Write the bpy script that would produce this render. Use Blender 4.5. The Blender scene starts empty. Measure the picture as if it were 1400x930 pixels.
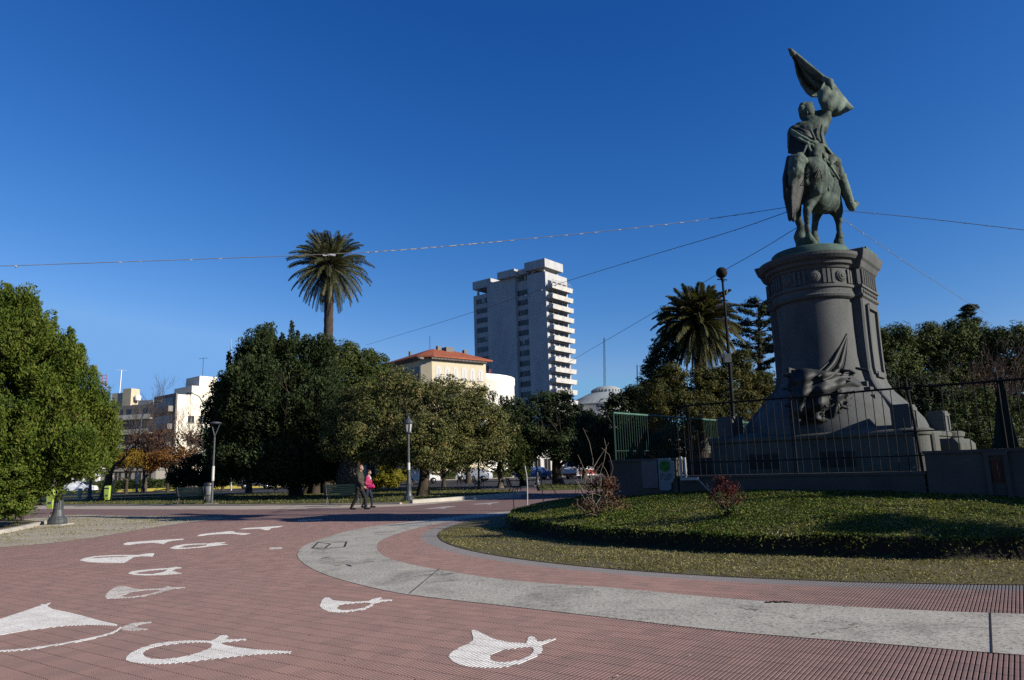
import bpy, bmesh, math, random
import numpy as np
from mathutils import Vector, Matrix
from mathutils.geometry import tessellate_polygon
R = math.radians
AZ, EL = math.radians(113.5), math.radians(22.5)      # bearing and height of the sun
rng = np.random.default_rng(7)
random.seed(7)
scn = bpy.context.scene
COL = scn.collection

# ---------------------------------------------------------------- camera
F, S, ROLL, CH = 985.0, 174.0, 0.032, 1.5
PITCH = math.atan(S / F)
cam = bpy.data.cameras.new('camera'); camo = bpy.data.objects.new('camera', cam); COL.objects.link(camo)
cam.sensor_width = 36; cam.lens = F / 1400 * 36; cam.clip_start = .1; cam.clip_end = 5000
cR, sR = math.cos(ROLL), math.sin(ROLL)
r0 = Vector((1, 0, 0)); fw = Vector((0, math.cos(PITCH), math.sin(PITCH))); u0 = Vector((0, -math.sin(PITCH), math.cos(PITCH)))
rr = cR * r0 - sR * u0; uu = sR * r0 + cR * u0
m = Matrix((rr, uu, -fw)).transposed().to_4x4(); m.translation = Vector((0, 0, CH)); camo.matrix_world = m
scn.camera = camo

def ray(px, py):
    x, y = px - 700, 465 - py
    return (fw * F + rr * x + uu * y)
def G(px, py, z=0.0):            # surveyed point on a level plane
    d = ray(px, py); t = (z - CH) / d.z
    return Vector((d.x * t, d.y * t, z))
def AT(px, py, Y):               # surveyed point at a distance
    d = ray(px, py); t = Y / d.y
    return Vector((d.x * t, Y, CH + d.z * t))
def SC(Y, py=600):               # metres per survey unit at a distance
    d = ray(700, py); return Y / d.y
def GX(px, Y, z=0.0):            # ground x under a bearing at distance Y
    py = 465
    for _ in range(6):
        p = AT(px, py, Y); py += (p.z - z) / SC(Y)
    return AT(px, py, Y).x

# ---------------------------------------------------------------- materials
MATS = {}
KA = .55          # shade deepened through the colours: every base colour scaled down against a raised exposure
def nmat(name):
    mt = bpy.data.materials.new(name); mt.use_nodes = True
    nt = mt.node_tree; b = nt.nodes['Principled BSDF']
    return mt, nt, b
def N(nt, t, **kw):
    n = nt.nodes.new(t)
    for k, v in kw.items():
        if k in n.inputs: n.inputs[k].default_value = v
        else: setattr(n, k, v)
    return n
def ramp(nt, fac, stops):
    r = nt.nodes.new('ShaderNodeValToRGB'); nt.links.new(fac, r.inputs[0])
    e = r.color_ramp.elements
    while len(e) < len(stops): e.new(.5)
    for i, (p, c) in enumerate(stops):
        e[i].position = p; e[i].color = (*c, 1) if len(c) == 3 else c
    return r.outputs[0]
def mixc(nt, fac, a, b, mode='MIX'):
    n = nt.nodes.new('ShaderNodeMix'); n.data_type = 'RGBA'; n.blend_type = mode
    for s, i in ((fac, 0), (a, 6), (b, 7)):
        if isinstance(s, (int, float)): n.inputs[i].default_value = s
        elif isinstance(s, tuple): n.inputs[i].default_value = (*s, 1)
        else: nt.links.new(s, n.inputs[i])
    return n.outputs[2]
def noise(nt, scale, detail=4, rough=.6, vec=None, dist=0):
    n = N(nt, 'ShaderNodeTexNoise', Scale=scale, Detail=detail, Roughness=rough, Distortion=dist)
    if vec is None:
        tc = nt.nodes.new('ShaderNodeTexCoord'); vec = tc.outputs['Object']
    nt.links.new(vec, n.inputs['Vector'])
    return n.outputs['Fac']
def math_(nt, op, a, b=None, c=None):
    n = nt.nodes.new('ShaderNodeMath'); n.operation = op
    for i, s in enumerate((a, b, c)):
        if s is None: continue
        if isinstance(s, (int, float)): n.inputs[i].default_value = s
        else: nt.links.new(s, n.inputs[i])
    return n.outputs[0]
def bump(nt, b, h, strength=.4, dist=.01):
    n = N(nt, 'ShaderNodeBump', Strength=strength, Distance=dist); nt.links.new(h, n.inputs['Height'])
    nt.links.new(n.outputs[0], b.inputs['Normal'])

def surf(name, c1, c2=None, c3=None, scale=3, fine=40, rough=.8, metal=0, bmp=.3, bd=.01, finek=.5, stretch=None):
    """generic weathered surface: broad patches c1..c2, fine speckle to c3"""
    if name in MATS: return MATS[name]
    mt, nt, b = nmat(name)
    c2 = c2 or tuple(x * .75 for x in c1); c3 = c3 or tuple(x * .6 for x in c1)
    c1, c2, c3 = (tuple(x * KA for x in c) for c in (c1, c2, c3))
    tc = nt.nodes.new('ShaderNodeTexCoord'); v = tc.outputs['Object']
    if stretch:
        mp = nt.nodes.new('ShaderNodeMapping'); mp.inputs['Scale'].default_value = stretch
        nt.links.new(v, mp.inputs[0]); v2 = mp.outputs[0]
    else: v2 = v
    n1 = noise(nt, scale, 5, .65, v2); n2 = noise(nt, fine, 3, .7, v2 if name == 'raw_concrete' else v)
    col = ramp(nt, n1, [(.35, c1), (.68, c2)])
    f = ramp(nt, n2, [(.5, (0, 0, 0)), (.68, (finek,) * 3)])
    col = mixc(nt, f, col, c3)
    nt.links.new(col, b.inputs['Base Color'])
    b.inputs['Roughness'].default_value = rough; b.inputs['Metallic'].default_value = metal
    b.inputs['Specular IOR Level'].default_value = .12 if rough >= .75 else .4
    if bmp: bump(nt, b, n2, bmp, bd)
    MATS[name] = mt; return mt

def leafmat(name, stops, trans=.25, rough=.7):
    if name in MATS: return MATS[name]
    mt, nt, b = nmat(name)
    g = nt.nodes.new('ShaderNodeNewGeometry')
    n1 = noise(nt, .9, 3, .6)
    f = math_(nt, 'ADD', math_(nt, 'MULTIPLY', g.outputs['Random Per Island'], .75), math_(nt, 'MULTIPLY', math_(nt, 'SUBTRACT', n1, .40), 1.4))
    col = ramp(nt, f, [(p, tuple(x * KA for x in c)) for p, c in stops])
    nt.links.new(col, b.inputs['Base Color']); b.inputs['Roughness'].default_value = rough
    b.inputs['Specular IOR Level'].default_value = .15
    tr = nt.nodes.new('ShaderNodeBsdfTranslucent'); nt.links.new(mixc(nt, 1.0, col, (1.0, 1.0, .45), 'MULTIPLY'), tr.inputs[0])
    mx = nt.nodes.new('ShaderNodeMixShader'); mx.inputs[0].default_value = trans
    nt.links.new(b.outputs[0], mx.inputs[1]); nt.links.new(tr.outputs[0], mx.inputs[2])
    nt.links.new(mx.outputs[0], nt.nodes['Material Output'].inputs[0])
    MATS[name] = mt; return mt

ROWA = R(-34.5)        # direction of the tile rows
def pave_mat(name, base, alt, joint=True):
    mt, nt, b = nmat(name)
    tc = nt.nodes.new('ShaderNodeTexCoord')
    mp = nt.nodes.new('ShaderNodeMapping'); mp.inputs['Rotation'].default_value = (0, 0, -ROWA)
    nt.links.new(tc.outputs['Object'], mp.inputs[0])
    sp = nt.nodes.new('ShaderNodeSeparateXYZ'); nt.links.new(mp.outputs[0], sp.inputs[0])
    TS = .2
    u = math_(nt, 'DIVIDE', sp.outputs[0], TS); v = math_(nt, 'DIVIDE', sp.outputs[1], TS)
    cu = math_(nt, 'FLOOR', u); cv = math_(nt, 'FLOOR', v)
    cb = nt.nodes.new('ShaderNodeCombineXYZ'); nt.links.new(cu, cb.inputs[0]); nt.links.new(cv, cb.inputs[1])
    wn = nt.nodes.new('ShaderNodeTexWhiteNoise'); wn.noise_dimensions = '2D'; nt.links.new(cb.outputs[0], wn.inputs['Vector'])
    n1 = noise(nt, .35, 5, .65); n2 = noise(nt, 60, 3, .7); n3 = noise(nt, 3.0, 5, .7)
    col = ramp(nt, math_(nt, 'ADD', math_(nt, 'MULTIPLY', wn.outputs['Value'], .36), math_(nt, 'MULTIPLY', n3, .6)), [(.2, tuple(x * KA for x in base)), (.75, tuple(x * KA for x in alt))])
    col = mixc(nt, ramp(nt, n1, [(.4, (0,)*3), (.62, (.5,)*3)]), col, (.27 * KA, .185 * KA, .17 * KA))      # dusty wear
    n4 = noise(nt, 1.3, 6, .75)
    col = mixc(nt, ramp(nt, n4, [(.56, (0,)*3), (.7, (.45,)*3)]), col, (.085, .06, .056))     # grimy stains
    col = mixc(nt, ramp(nt, n2, [(.58, (0,)*3), (.72, (.4,)*3)]), col, (.08, .05, .045))
    fu = math_(nt, 'FRACT', u); fv = math_(nt, 'FRACT', v)
    jv = math_(nt, 'LESS_THAN', math_(nt, 'ABSOLUTE', math_(nt, 'SUBTRACT', fv, .5)), .5 - .024)
    jn = noise(nt, 9, 2, .6)
    dirt = math_(nt, 'MULTIPLY', math_(nt, 'SUBTRACT', 1.0, jv), ramp(nt, jn, [(.3, (.35,)*3), (.6, (.95,)*3)]))
    vd = nt.nodes.new('ShaderNodeVectorMath'); vd.operation = 'DISTANCE'; nt.links.new(tc.outputs['Object'], vd.inputs[0]); vd.inputs[1].default_value = (8.06, 18.27, 0)     # border course of grey tiles round the verge
    ring = math_(nt, 'MULTIPLY', math_(nt, 'GREATER_THAN', vd.outputs['Value'], 9.9), math_(nt, 'LESS_THAN', vd.outputs['Value'], 10.34))
    col = mixc(nt, math_(nt, 'MULTIPLY', ring, .9), col, (.125, .122, .125))
    if joint: col = mixc(nt, dirt, col, (.022, .016, .016))
    nt.links.new(col, b.inputs['Base Color'])
    b.inputs['Roughness'].default_value = .85; b.inputs['Specular IOR Level'].default_value = .15
    h = math_(nt, 'ADD', math_(nt, 'MULTIPLY', jv, 1.0 if joint else 0.0), math_(nt, 'MULTIPLY', n2, .3))
    bump(nt, b, h, .5, .004)
    MATS[name] = mt; return mt

M = {}
M['pave'] = pave_mat('ribbed_red_tile', (.335, .205, .182), (.235, .158, .141))
M['pave_rib'] = pave_mat('ribbed_red_bar', (.365, .222, .197), (.25, .168, .150), joint=False)
M['pave_grey'] = pave_mat('ribbed_grey_tile', (0.288, 0.282, 0.288), (0.192, 0.186, 0.192))
M['dirt'] = surf('joint_dirt', (.05, .04, .037), (.035, .03, .028), rough=.95)
M['concrete'] = surf('terrazzo_band', (0.68, 0.645, 0.54), (0.54, 0.505, 0.425), (0.176, 0.169, 0.155), scale=1.6, fine=26, finek=.85, bmp=.6, bd=.008)
def crack_concrete():
    mt = M['concrete']; nt = mt.node_tree; b = nt.nodes['Principled BSDF']; old = b.inputs['Base Color'].links[0].from_socket
    tc = nt.nodes.new('ShaderNodeTexCoord'); ns = N(nt, 'ShaderNodeTexNoise', Scale=2.2, Detail=5.0, Roughness=.65); nt.links.new(tc.outputs['Object'], ns.inputs['Vector'])
    ad = nt.nodes.new('ShaderNodeVectorMath'); ad.operation = 'MULTIPLY_ADD'; nt.links.new(ns.outputs['Color'], ad.inputs[0]); ad.inputs[1].default_value = (.9, .9, 0); nt.links.new(tc.outputs['Object'], ad.inputs[2])
    vo = nt.nodes.new('ShaderNodeTexVoronoi'); vo.feature = 'DISTANCE_TO_EDGE'; vo.inputs['Scale'].default_value = .75; nt.links.new(ad.outputs[0], vo.inputs['Vector'])
    msk = noise(nt, .6, 3, .6)
    cr = math_(nt, 'MULTIPLY', math_(nt, 'LESS_THAN', vo.outputs['Distance'], .006), ramp(nt, msk, [(.48, (0,) * 3), (.56, (.8,) * 3)]))
    big = noise(nt, .9, 6, .8, dist=.6)
    c = mixc(nt, ramp(nt, big, [(.50, (0,) * 3), (.66, (.55,) * 3)]), old, (.085, .08, .07))
    c = mixc(nt, cr, c, (.02, .018, .016)); nt.links.new(c, b.inputs['Base Color'])
crack_concrete()
M['kerb'] = surf('kerb_concrete', (.62, .58, .50), (.48, .45, .39), scale=2, fine=25)
M['tan'] = surf('tan_concrete', (0.65, 0.55, 0.45), (0.525, 0.438, 0.35), scale=1, fine=20)
M['gravel'] = surf('pale_gravel', (0.676, 0.598, 0.468), (0.494, 0.429, 0.286), (0.234, 0.202, 0.143), scale=.8, fine=28, finek=.8, bmp=.8, bd=.02)
M['soil'] = surf('dry_soil', (0.224, 0.189, 0.091), (0.154, 0.14, 0.063), (0.084, 0.07, 0.042), scale=1.6, fine=30, finek=.7, bmp=1, bd=.03)
M['lawn'] = surf('lawn_soil', (0.09, 0.105, 0.033), (0.15, 0.15, 0.054), (0.045, 0.045, 0.018), scale=.6, fine=14, finek=.6, bmp=.8, bd=.03)
M['asphalt'] = surf('asphalt', (0.072, 0.072, 0.078), (0.054, 0.054, 0.06), scale=1, fine=20)
M['yellow'] = surf('yellow_paint', (1.0, .82, .16), (.82, .66, .15), scale=2, fine=15)
M['granite'] = surf('dark_granite', (.158, .163, .158), (.092, .096, .096), (.06, .06, .058), scale=1.3, fine=36, finek=.7, bmp=.35, bd=.01, stretch=(1, 1, .35))
M['granite_base'] = surf('stained_granite', (.165, .17, .150), (.10, .104, .09), (.06, .06, .05), scale=1.1, fine=30, finek=.6, bmp=.35, bd=.01, stretch=(1, 1, .5))
M['bronze'] = surf('verdigris_bronze', (.135, .185, .15), (.017, .022, .020), (.020, .028, .025), scale=3.6, fine=8, finek=.6, rough=.75, metal=.1, bmp=.5, bd=.04, stretch=(1, 1, .45))
M['bronze_pale'] = surf('pale_verdigris', (.22, .285, .225), (.055, .075, .065), (.05, .065, .055), scale=3, fine=9, finek=.5, rough=.8, metal=.05, bmp=.5, bd=.04, stretch=(1, 1, .5))
M['bronze_dark'] = surf('dark_bronze', (.018, .021, .020), (.010, .012, .012), (.06, .07, .065), scale=3, fine=12, finek=.4, rough=.65, metal=.2)
M['verdigris'] = surf('verdigris_plinth', (.10, .17, .14), (.06, .10, .085), (.04, .06, .05), scale=3, fine=20)
M['wallstone'] = surf('rendered_wall', (.13, .115, .10), (.09, .08, .07), (.09, .08, .07), scale=1.5, fine=20)
M['iron'] = surf('black_iron', (.016, .017, .017), (.026, .024, .02), rough=.8)
M['green_iron'] = surf('green_iron', (.07, .19, .14), (.045, .12, .09), rough=.7)
M['green_bar'] = surf('dull_green_bars', (.03, .075, .058), (.022, .05, .04), rough=.8)
M['lamp_iron'] = surf('grey_lamp_paint', (.095, .105, .115), (.06, .068, .075), rough=.45, scale=4)
M['bark'] = surf('bark', (.11, .085, .06), (.06, .048, .036), (.03, .025, .02), scale=5, fine=30, bmp=1, bd=.04, stretch=(1, 1, .2))
M['bark_pale'] = surf('pale_bark', (.24, .20, .15), (.15, .12, .09), (.06, .05, .04), scale=5, fine=30, bmp=1, bd=.04, stretch=(1, 1, .2))
M['twig'] = surf('twig', (.13, .10, .085), (.08, .062, .052), rough=.9)
M['twig_pale'] = surf('bare_twig_pale', (.30, .25, .20), (.18, .145, .12), rough=.8)
M['palmbark'] = surf('palm_trunk', (.10, .08, .065), (.06, .045, .036), (.02, .018, .015), scale=4, fine=14, bmp=1, bd=.06)
M['white'] = surf('white_render', (1.2, 1.18, 1.12), (1.1, 1.07, 1.0), scale=.3, fine=8, finek=.15)
M['cream'] = surf('cream_render', (.76, .66, .47), (.64, .56, .40), scale=.4, fine=6, finek=.2)
M['cream_white'] = surf('pale_block', (1.08, 1.0, .82), (.9, .82, .66), scale=.15, fine=4, finek=.2)
M['greyblock'] = surf('grey_block', (.36, .34, .31), (.27, .25, .23), scale=.2, fine=4, finek=.3)
M['brownblock'] = surf('brown_block', (.26, .24, .22), (.20, .18, .165), scale=.3, fine=4, finek=.3)
M['towerc'] = surf('raw_concrete', (.66, .655, .65), (.50, .50, .51), (.38, .38, .39), scale=.22, fine=.5, finek=.3, bmp=0, stretch=(1, 1, .35))
M['balcony'] = surf('pale_balcony_concrete', (.80, .78, .73), (.58, .56, .54), scale=.5, fine=3, finek=.3)
M['glass'] = surf('window_glass', (.03, .04, .055), (.05, .06, .075), scale=.5, rough=.2, bmp=0)
M['shade'] = surf('dark_opening', (.035, .033, .032), (.05, .045, .04), scale=1, bmp=0)
M['paleshut'] = surf('pale_shutter', (.55, .55, .52), (.45, .45, .42), bmp=0)
M['roof'] = surf('terracotta_roof', (.46, .15, .08), (.33, .10, .055), (.17, .06, .04), scale=.8, fine=5)
M['domegrey'] = surf('dome_grey', (.48, .52, .54), (.36, .40, .42))
M['lime'] = surf('lime_plastic', (.46, .60, .12), (.38, .52, .10), rough=.4, bmp=0, finek=.1)
M['binrey'] = surf('grey_bin', (.16, .165, .17), (.12, .125, .13), rough=.5)
M['dark'] = surf('dark_plastic', (.02, .02, .022), (.03, .03, .03), rough=.5, bmp=0)
M['benchgreen'] = surf('bench_green', (.010, .032, .028), (.008, .024, .02), rough=.5)
M['paint'] = surf('worn_white_paint', (0.82, 0.82, 0.80), (0.62, 0.60, 0.58), (0.35, 0.27, 0.25), scale=3, fine=34, finek=.5, bmp=.2)
M['paint_old'] = surf('faded_white_paint', (0.696, 0.672, 0.636), (0.396, 0.348, 0.33), (0.24, 0.18, 0.168), scale=4, fine=30, finek=.7)
M['rope'] = surf('pale_rope', (.30, .30, .29), (.18, .18, .18), rough=.8, bmp=0)
M['tuft'] = surf('white_tuft', (.55, .57, .6), (.45, .47, .5), bmp=0)
M['skin'] = surf('skin', (.50, .29, .21), (.44, .25, .18), rough=.5, bmp=0, finek=.1)
M['jacket'] = surf('olive_jacket', (.085, .075, .055), (.06, .055, .042), scale=8)
M['trousers'] = surf('charcoal_trousers', (.03, .03, .028), (.022, .022, .021), scale=8)
M['pink'] = surf('pink_jacket', (.50, .06, .14), (.42, .045, .12), scale=8)
M['hotpink'] = surf('hot_pink_bag', (.62, .04, .17), (.55, .035, .15), bmp=0)
M['whitecloth'] = surf('white_cloth', (.75, .74, .72), (.65, .64, .62), bmp=0)
M['denim'] = surf('dark_denim', (.025, .035, .065), (.02, .028, .05), scale=9)
M['hairgrey'] = surf('grey_hair', (.14, .12, .11), (.09, .08, .07))
M['hairdark'] = surf('dark_hair', (.06, .025, .015), (.04, .02, .012))
M['tyre'] = surf('tyre', (.02, .02, .02), bmp=0)
M['chrome'] = surf('wheel_rim', (.4, .4, .4), bmp=0, metal=.6, rough=.35)
M['carglass'] = surf('car_glass', (.02, .025, .03), bmp=0, rough=.1)
M['redpaint'] = surf('red_paint', (.55, .05, .04), (.42, .04, .035), rough=.4, bmp=0)
M['poster_grey'] = surf('faded_poster', (.20, .19, .19), (.16, .15, .15), scale=3, bmp=0)
M['poster_blue'] = surf('bluish_poster', (.24, .30, .32), (.28, .30, .31), scale=3, bmp=0)
M['posterink'] = surf('poster_ink', (.04, .06, .07), bmp=0)
M['postergreen'] = surf('poster_green', (.06, .26, .05), bmp=0)
M['posterred'] = surf('faded_red_ink', (.32, .22, .20), bmp=0)
M['tarp'] = surf('dark_green_tarp', (.015, .04, .03), (.01, .03, .024))
M['flagblue'] = surf('pale_blue_cloth', (.35, .55, .75), bmp=0)
M['rust'] = surf('rust_brown', (.16, .055, .03), (.10, .04, .025))

LM = {}
LM['conifer'] = leafmat('conifer_leaf', [(.0, (.030, .060, .008)), (.4, (.085, .135, .014)), (.8, (.155, .19, .022)), (1, (.19, .165, .05))], .12)
LM['dark'] = leafmat('dark_leaf', [(.0, (.012, .024, .008)), (.5, (.032, .054, .016)), (.85, (.062, .090, .026)), (1, (.11, .12, .04))], .06)
LM['deep'] = leafmat('deep_leaf', [(.0, (.008, .015, .005)), (.5, (.020, .036, .011)), (1, (.050, .070, .020))], .05)
LM['magnolia'] = leafmat('olive_leaf', [(.0, (.035, .050, .015)), (.35, (.085, .105, .030)), (.65, (.16, .165, .042)), (.88, (.23, .19, .07)), (1, (.36, .27, .14))], .12)
LM['mid'] = leafmat('mid_green_leaf', [(.0, (.024, .042, .011)), (.5, (.062, .090, .020)), (.85, (.12, .15, .030)), (1, (.17, .16, .05))], .12)
LM['olive'] = leafmat('yellow_olive_leaf', [(.0, (.028, .036, .010)), (.5, (.085, .09, .022)), (.85, (.16, .14, .034)), (1, (.22, .17, .05))], .3)
LM['yellow'] = leafmat('yellow_shrub_leaf', [(.0, (.20, .20, .02)), (.5, (.36, .34, .04)), (1, (.52, .44, .06))], .4)
LM['autumn'] = leafmat('autumn_leaf', [(.0, (.11, .045, .022)), (.5, (.26, .11, .035)), (.8, (.36, .18, .04)), (1, (.42, .28, .05))], .3)
LM['gold'] = leafmat('golden_leaf', [(.0, (.16, .10, .02)), (.5, (.40, .24, .03)), (1, (.5, .36, .05))], .4)
LM['rusty'] = leafmat('rusty_leaf', [(.0, (.07, .035, .025)), (.6, (.14, .07, .045)), (1, (.2, .11, .06))], .2)
LM['palm'] = leafmat('palm_frond', [(.0, (.045, .060, .022)), (.5, (.090, .105, .045)), (.85, (.15, .15, .07)), (1, (.24, .20, .09))], .2, .45)
LM['palmgold'] = leafmat('golden_palm_frond', [(.0, (.025, .038, .012)), (.5, (.065, .080, .022)), (.82, (.15, .13, .035)), (1, (.26, .18, .05))], .2, .5)
LM['hedge'] = leafmat('hedge_leaf', [(.0, (.03, .06, .012)), (1, (.10, .15, .03))], .25)
LM['cover'] = leafmat('ground_cover_leaf', [(.0, (0.0345, 0.069, 0.0138)), (.35, (0.0805, 0.138, 0.0253)), (.6, (0.155, 0.213, 0.0345)), (.8, (0.23, 0.247, 0.0517)), (.95, (0.299, 0.253, 0.103)), (1, (0.391, 0.345, 0.23))], .3)
LM['dry'] = leafmat('dry_grass_blade', [(.0, (0.104, 0.111, 0.0325)), (.4, (0.273, 0.247, 0.0845)), (.8, (0.442, 0.39, 0.169)), (1, (0.598, 0.533, 0.312))], .3)
LM['lawnblade'] = leafmat('lawn_blade', [(.0, (0.09, 0.105, 0.03)), (.6, (0.195, 0.203, 0.06)), (1, (0.33, 0.3, 0.12))], .3)
LM['moundgrass'] = leafmat('mound_grass_blade', [(.0, (.11, .12, .025)), (.4, (.27, .28, .055)), (.8, (.42, .39, .10)), (1, (.50, .42, .18))], .3)
LM['redleaf'] = leafmat('red_leaf', [(.0, (.05, .012, .010)), (.5, (.11, .022, .020)), (1, (.16, .035, .028))], .3)
LM['litter'] = leafmat('leaf_litter', [(.0, (.12, .08, .04)), (.6, (.30, .22, .12)), (1, (.6, .57, .5))], .1)

# ---------------------------------------------------------------- object helpers
def link_mesh(name, me, mat=None, parent=None):
    o = bpy.data.objects.new(name, me); COL.objects.link(o)
    if mat is not None:
        for x in (mat if isinstance(mat, (list, tuple)) else [mat]): me.materials.append(x)
    if parent is not None: o.parent = parent
    return o
def tag(o, label, cat, group=None, kind=None):
    if label: o['label'] = label
    if cat: o['category'] = cat
    if group: o['group'] = group
    if kind: o['kind'] = kind
    return o
def thing(name, label, cat, loc=(0, 0, 0), rz=0, group=None):
    o = bpy.data.objects.new(name, None); COL.objects.link(o); o.empty_display_size = .2
    o.location = loc; o.rotation_euler = (0, 0, rz)
    return tag(o, label, cat, group)
def copy_tree(o, parent=None):
    c = o.copy(); COL.objects.link(c)
    if parent is not None: c.parent = parent
    for ch in list(o.children): copy_tree(ch, c)
    return c

class MB:
    """collects shapes into ONE mesh"""
    def __init__(s): s.v = []; s.f = []; s.sm = []
    def add(s, vs, fs, smooth=False):
        k = len(s.v); s.v += [tuple(v) for v in vs]; s.f += [tuple(i + k for i in f) for f in fs]; s.sm += [smooth] * len(fs)
    def box(s, a, b, bev=0):
        x0, y0, z0 = a; x1, y1, z1 = b
        vs = [(x0, y0, z0), (x1, y0, z0), (x1, y1, z0), (x0, y1, z0), (x0, y0, z1), (x1, y0, z1), (x1, y1, z1), (x0, y1, z1)]
        s.add(vs, [(0, 3, 2, 1), (4, 5, 6, 7), (0, 1, 5, 4), (1, 2, 6, 5), (2, 3, 7, 6), (3, 0, 4, 7)])
    def loft(s, loops, cap=True, smooth=True):
        n = len(loops[0]); vs = [p for l in loops for p in l]; fs = []
        for i in range(len(loops) - 1):
            for j in range(n):
                a = i * n + j; b = i * n + (j + 1) % n
                fs.append((a, b, b + n, a + n))
        s.add(vs, fs, smooth)
        if cap:
            s.add(loops[0], [tuple(range(n - 1, -1, -1))]); s.add(loops[-1], [tuple(range(n))])
    def lathe(s, prof, c=(0, 0), n=32, smooth=True, a0=0, a1=2 * math.pi):
        loops = []
        for r, z in prof:
            loops.append([(c[0] + r * math.cos(a0 + (a1 - a0) * k / n), c[1] + r * math.sin(a0 + (a1 - a0) * k / n), z) for k in range(n)])
        s.loft(loops, True, smooth)
    def tube(s, pts, rad, n=8, cap=True):
        pts = [Vector(p) for p in pts]
        if not isinstance(rad, (list, tuple)): rad = [rad] * len(pts)
        loops = []; ref = None
        for i, p in enumerate(pts):
            d = (pts[min(i + 1, len(pts) - 1)] - pts[max(i - 1, 0)]).normalized()
            if ref is None:
                ref = Vector((1, 0, 0)) if abs(d.x) < .8 else Vector((0, 1, 0))
            ref = (ref - d * ref.dot(d)).normalized(); t = d.cross(ref)
            loops.append([p + (ref * math.cos(2 * math.pi * k / n) + t * math.sin(2 * math.pi * k / n)) * rad[i] for k in range(n)])
        s.loft(loops, cap, True)
    def capsule(s, a, b, ra, rb, n=14, m_=5):
        a = Vector(a); b = Vector(b); d = b - a; L = d.length
        d = d / L if L > 1e-6 else Vector((0, 0, 1))
        ref = Vector((1, 0, 0)) if abs(d.x) < .8 else Vector((0, 1, 0)); ref = (ref - d * ref.dot(d)).normalized(); t = d.cross(ref)
        loops = []
        for k in range(m_ + 1):
            th = math.pi / 2 * (1 - k / m_)
            loops.append((a - d * ra * math.sin(th), max(ra * math.cos(th), 1e-4)))
        for k in range(m_ + 1):
            th = math.pi / 2 * k / m_
            loops.append((b + d * rb * math.sin(th), max(rb * math.cos(th), 1e-4)))
        s.loft([[c + (ref * math.cos(2 * math.pi * j / n) + t * math.sin(2 * math.pi * j / n)) * r for j in range(n)] for c, r in loops], True, True)
    def ell(s, c, r, rot=None, n=16, m_=10):
        loops = []
        for k in range(m_ + 1):
            th = -math.pi / 2 + math.pi * k / m_
            l = []
            for j in range(n):
                a = 2 * math.pi * j / n
                v = Vector((math.cos(a) * max(math.cos(th), 1e-3) * r[0], math.sin(a) * max(math.cos(th), 1e-3) * r[1], math.sin(th) * r[2]))
                if rot is not None: v = rot @ v
                l.append(Vector(c) + v)
            loops.append(l)
        s.loft(loops, True, True)
    def mesh(s, name):
        me = bpy.data.meshes.new(name); me.from_pydata(s.v, [], s.f)
        me.polygons.foreach_set('use_smooth', s.sm); me.update(); return me
    def build(s, name, mat=None, parent=None):
        return link_mesh(name, s.mesh(name), mat, parent)
    def fuse(s, name, mat, parent=None, voxel=.05, smooth=2, noise_amp=0, noise_scale=.3):
        me = s.mesh(name + '_tmp'); o = link_mesh(name, me)
        r = o.modifiers.new('r', 'REMESH'); r.mode = 'VOXEL'; r.voxel_size = voxel; r.use_smooth_shade = True
        if smooth:
            q = o.modifiers.new('s', 'SMOOTH'); q.iterations = smooth; q.factor = .5
        if noise_amp:
            tx = bpy.data.textures.new(name + '_t', 'CLOUDS'); tx.noise_scale = noise_scale; tx.noise_depth = 3
            dm = o.modifiers.new('d', 'DISPLACE'); dm.texture = tx; dm.strength = noise_amp; dm.mid_level = .5
        dg = bpy.context.evaluated_depsgraph_get(); dg.update()
        nm = bpy.data.meshes.new_from_object(o.evaluated_get(dg)); nm.name = name
        o.modifiers.clear(); o.data = nm; bpy.data.meshes.remove(me)
        nm.materials.clear(); nm.materials.append(mat)
        nm.polygons.foreach_set('use_smooth', [True] * len(nm.polygons))
        if parent is not None: o.parent = parent
        return o

def np_mesh(name, V, Fq, mat, parent=None):
    """V (n,3), Fq (m,4) quads"""
    me = bpy.data.meshes.new(name)
    me.vertices.add(len(V)); me.vertices.foreach_set('co', np.ascontiguousarray(V, np.float32).ravel())
    k = Fq.shape[1]
    me.loops.add(Fq.size); me.loops.foreach_set('vertex_index', Fq.astype(np.int32).ravel())
    me.polygons.add(len(Fq)); me.polygons.foreach_set('loop_start', np.arange(0, Fq.size, k, dtype=np.int32))
    me.update(calc_edges=True); me.polygons.foreach_set('use_smooth', np.zeros(len(Fq), bool))
    return link_mesh(name, me, mat, parent)

def unit(a): return a / np.maximum(np.linalg.norm(a, axis=1, keepdims=True), 1e-9)
def leaf_quads(P, Nn, size, aspect=2.2, droop=0, up=None, tdir=None):
    """diamond leaves at P, facing Nn"""
    n = len(P); A = rng.normal(size=(n, 3))
    if up is not None: A = A * .5 + np.array(up)
    if tdir is not None: A = A * .35 + tdir
    T = unit(A - Nn * (A * Nn).sum(1, keepdims=True)); B = np.cross(Nn, T)
    L = (size * rng.uniform(.6, 1.25, (n, 1))); W = L / aspect
    V = np.stack([P - T * L * .5, P - B * W * .5 - T * L * .05 + Nn * W * .12, P + T * L * .5, P + B * W * .5 - T * L * .05 + Nn * W * .12], 1)
    return V.reshape(-1, 3)
def quads_of(V): return np.arange(len(V)).reshape(-1, 4)

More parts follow.
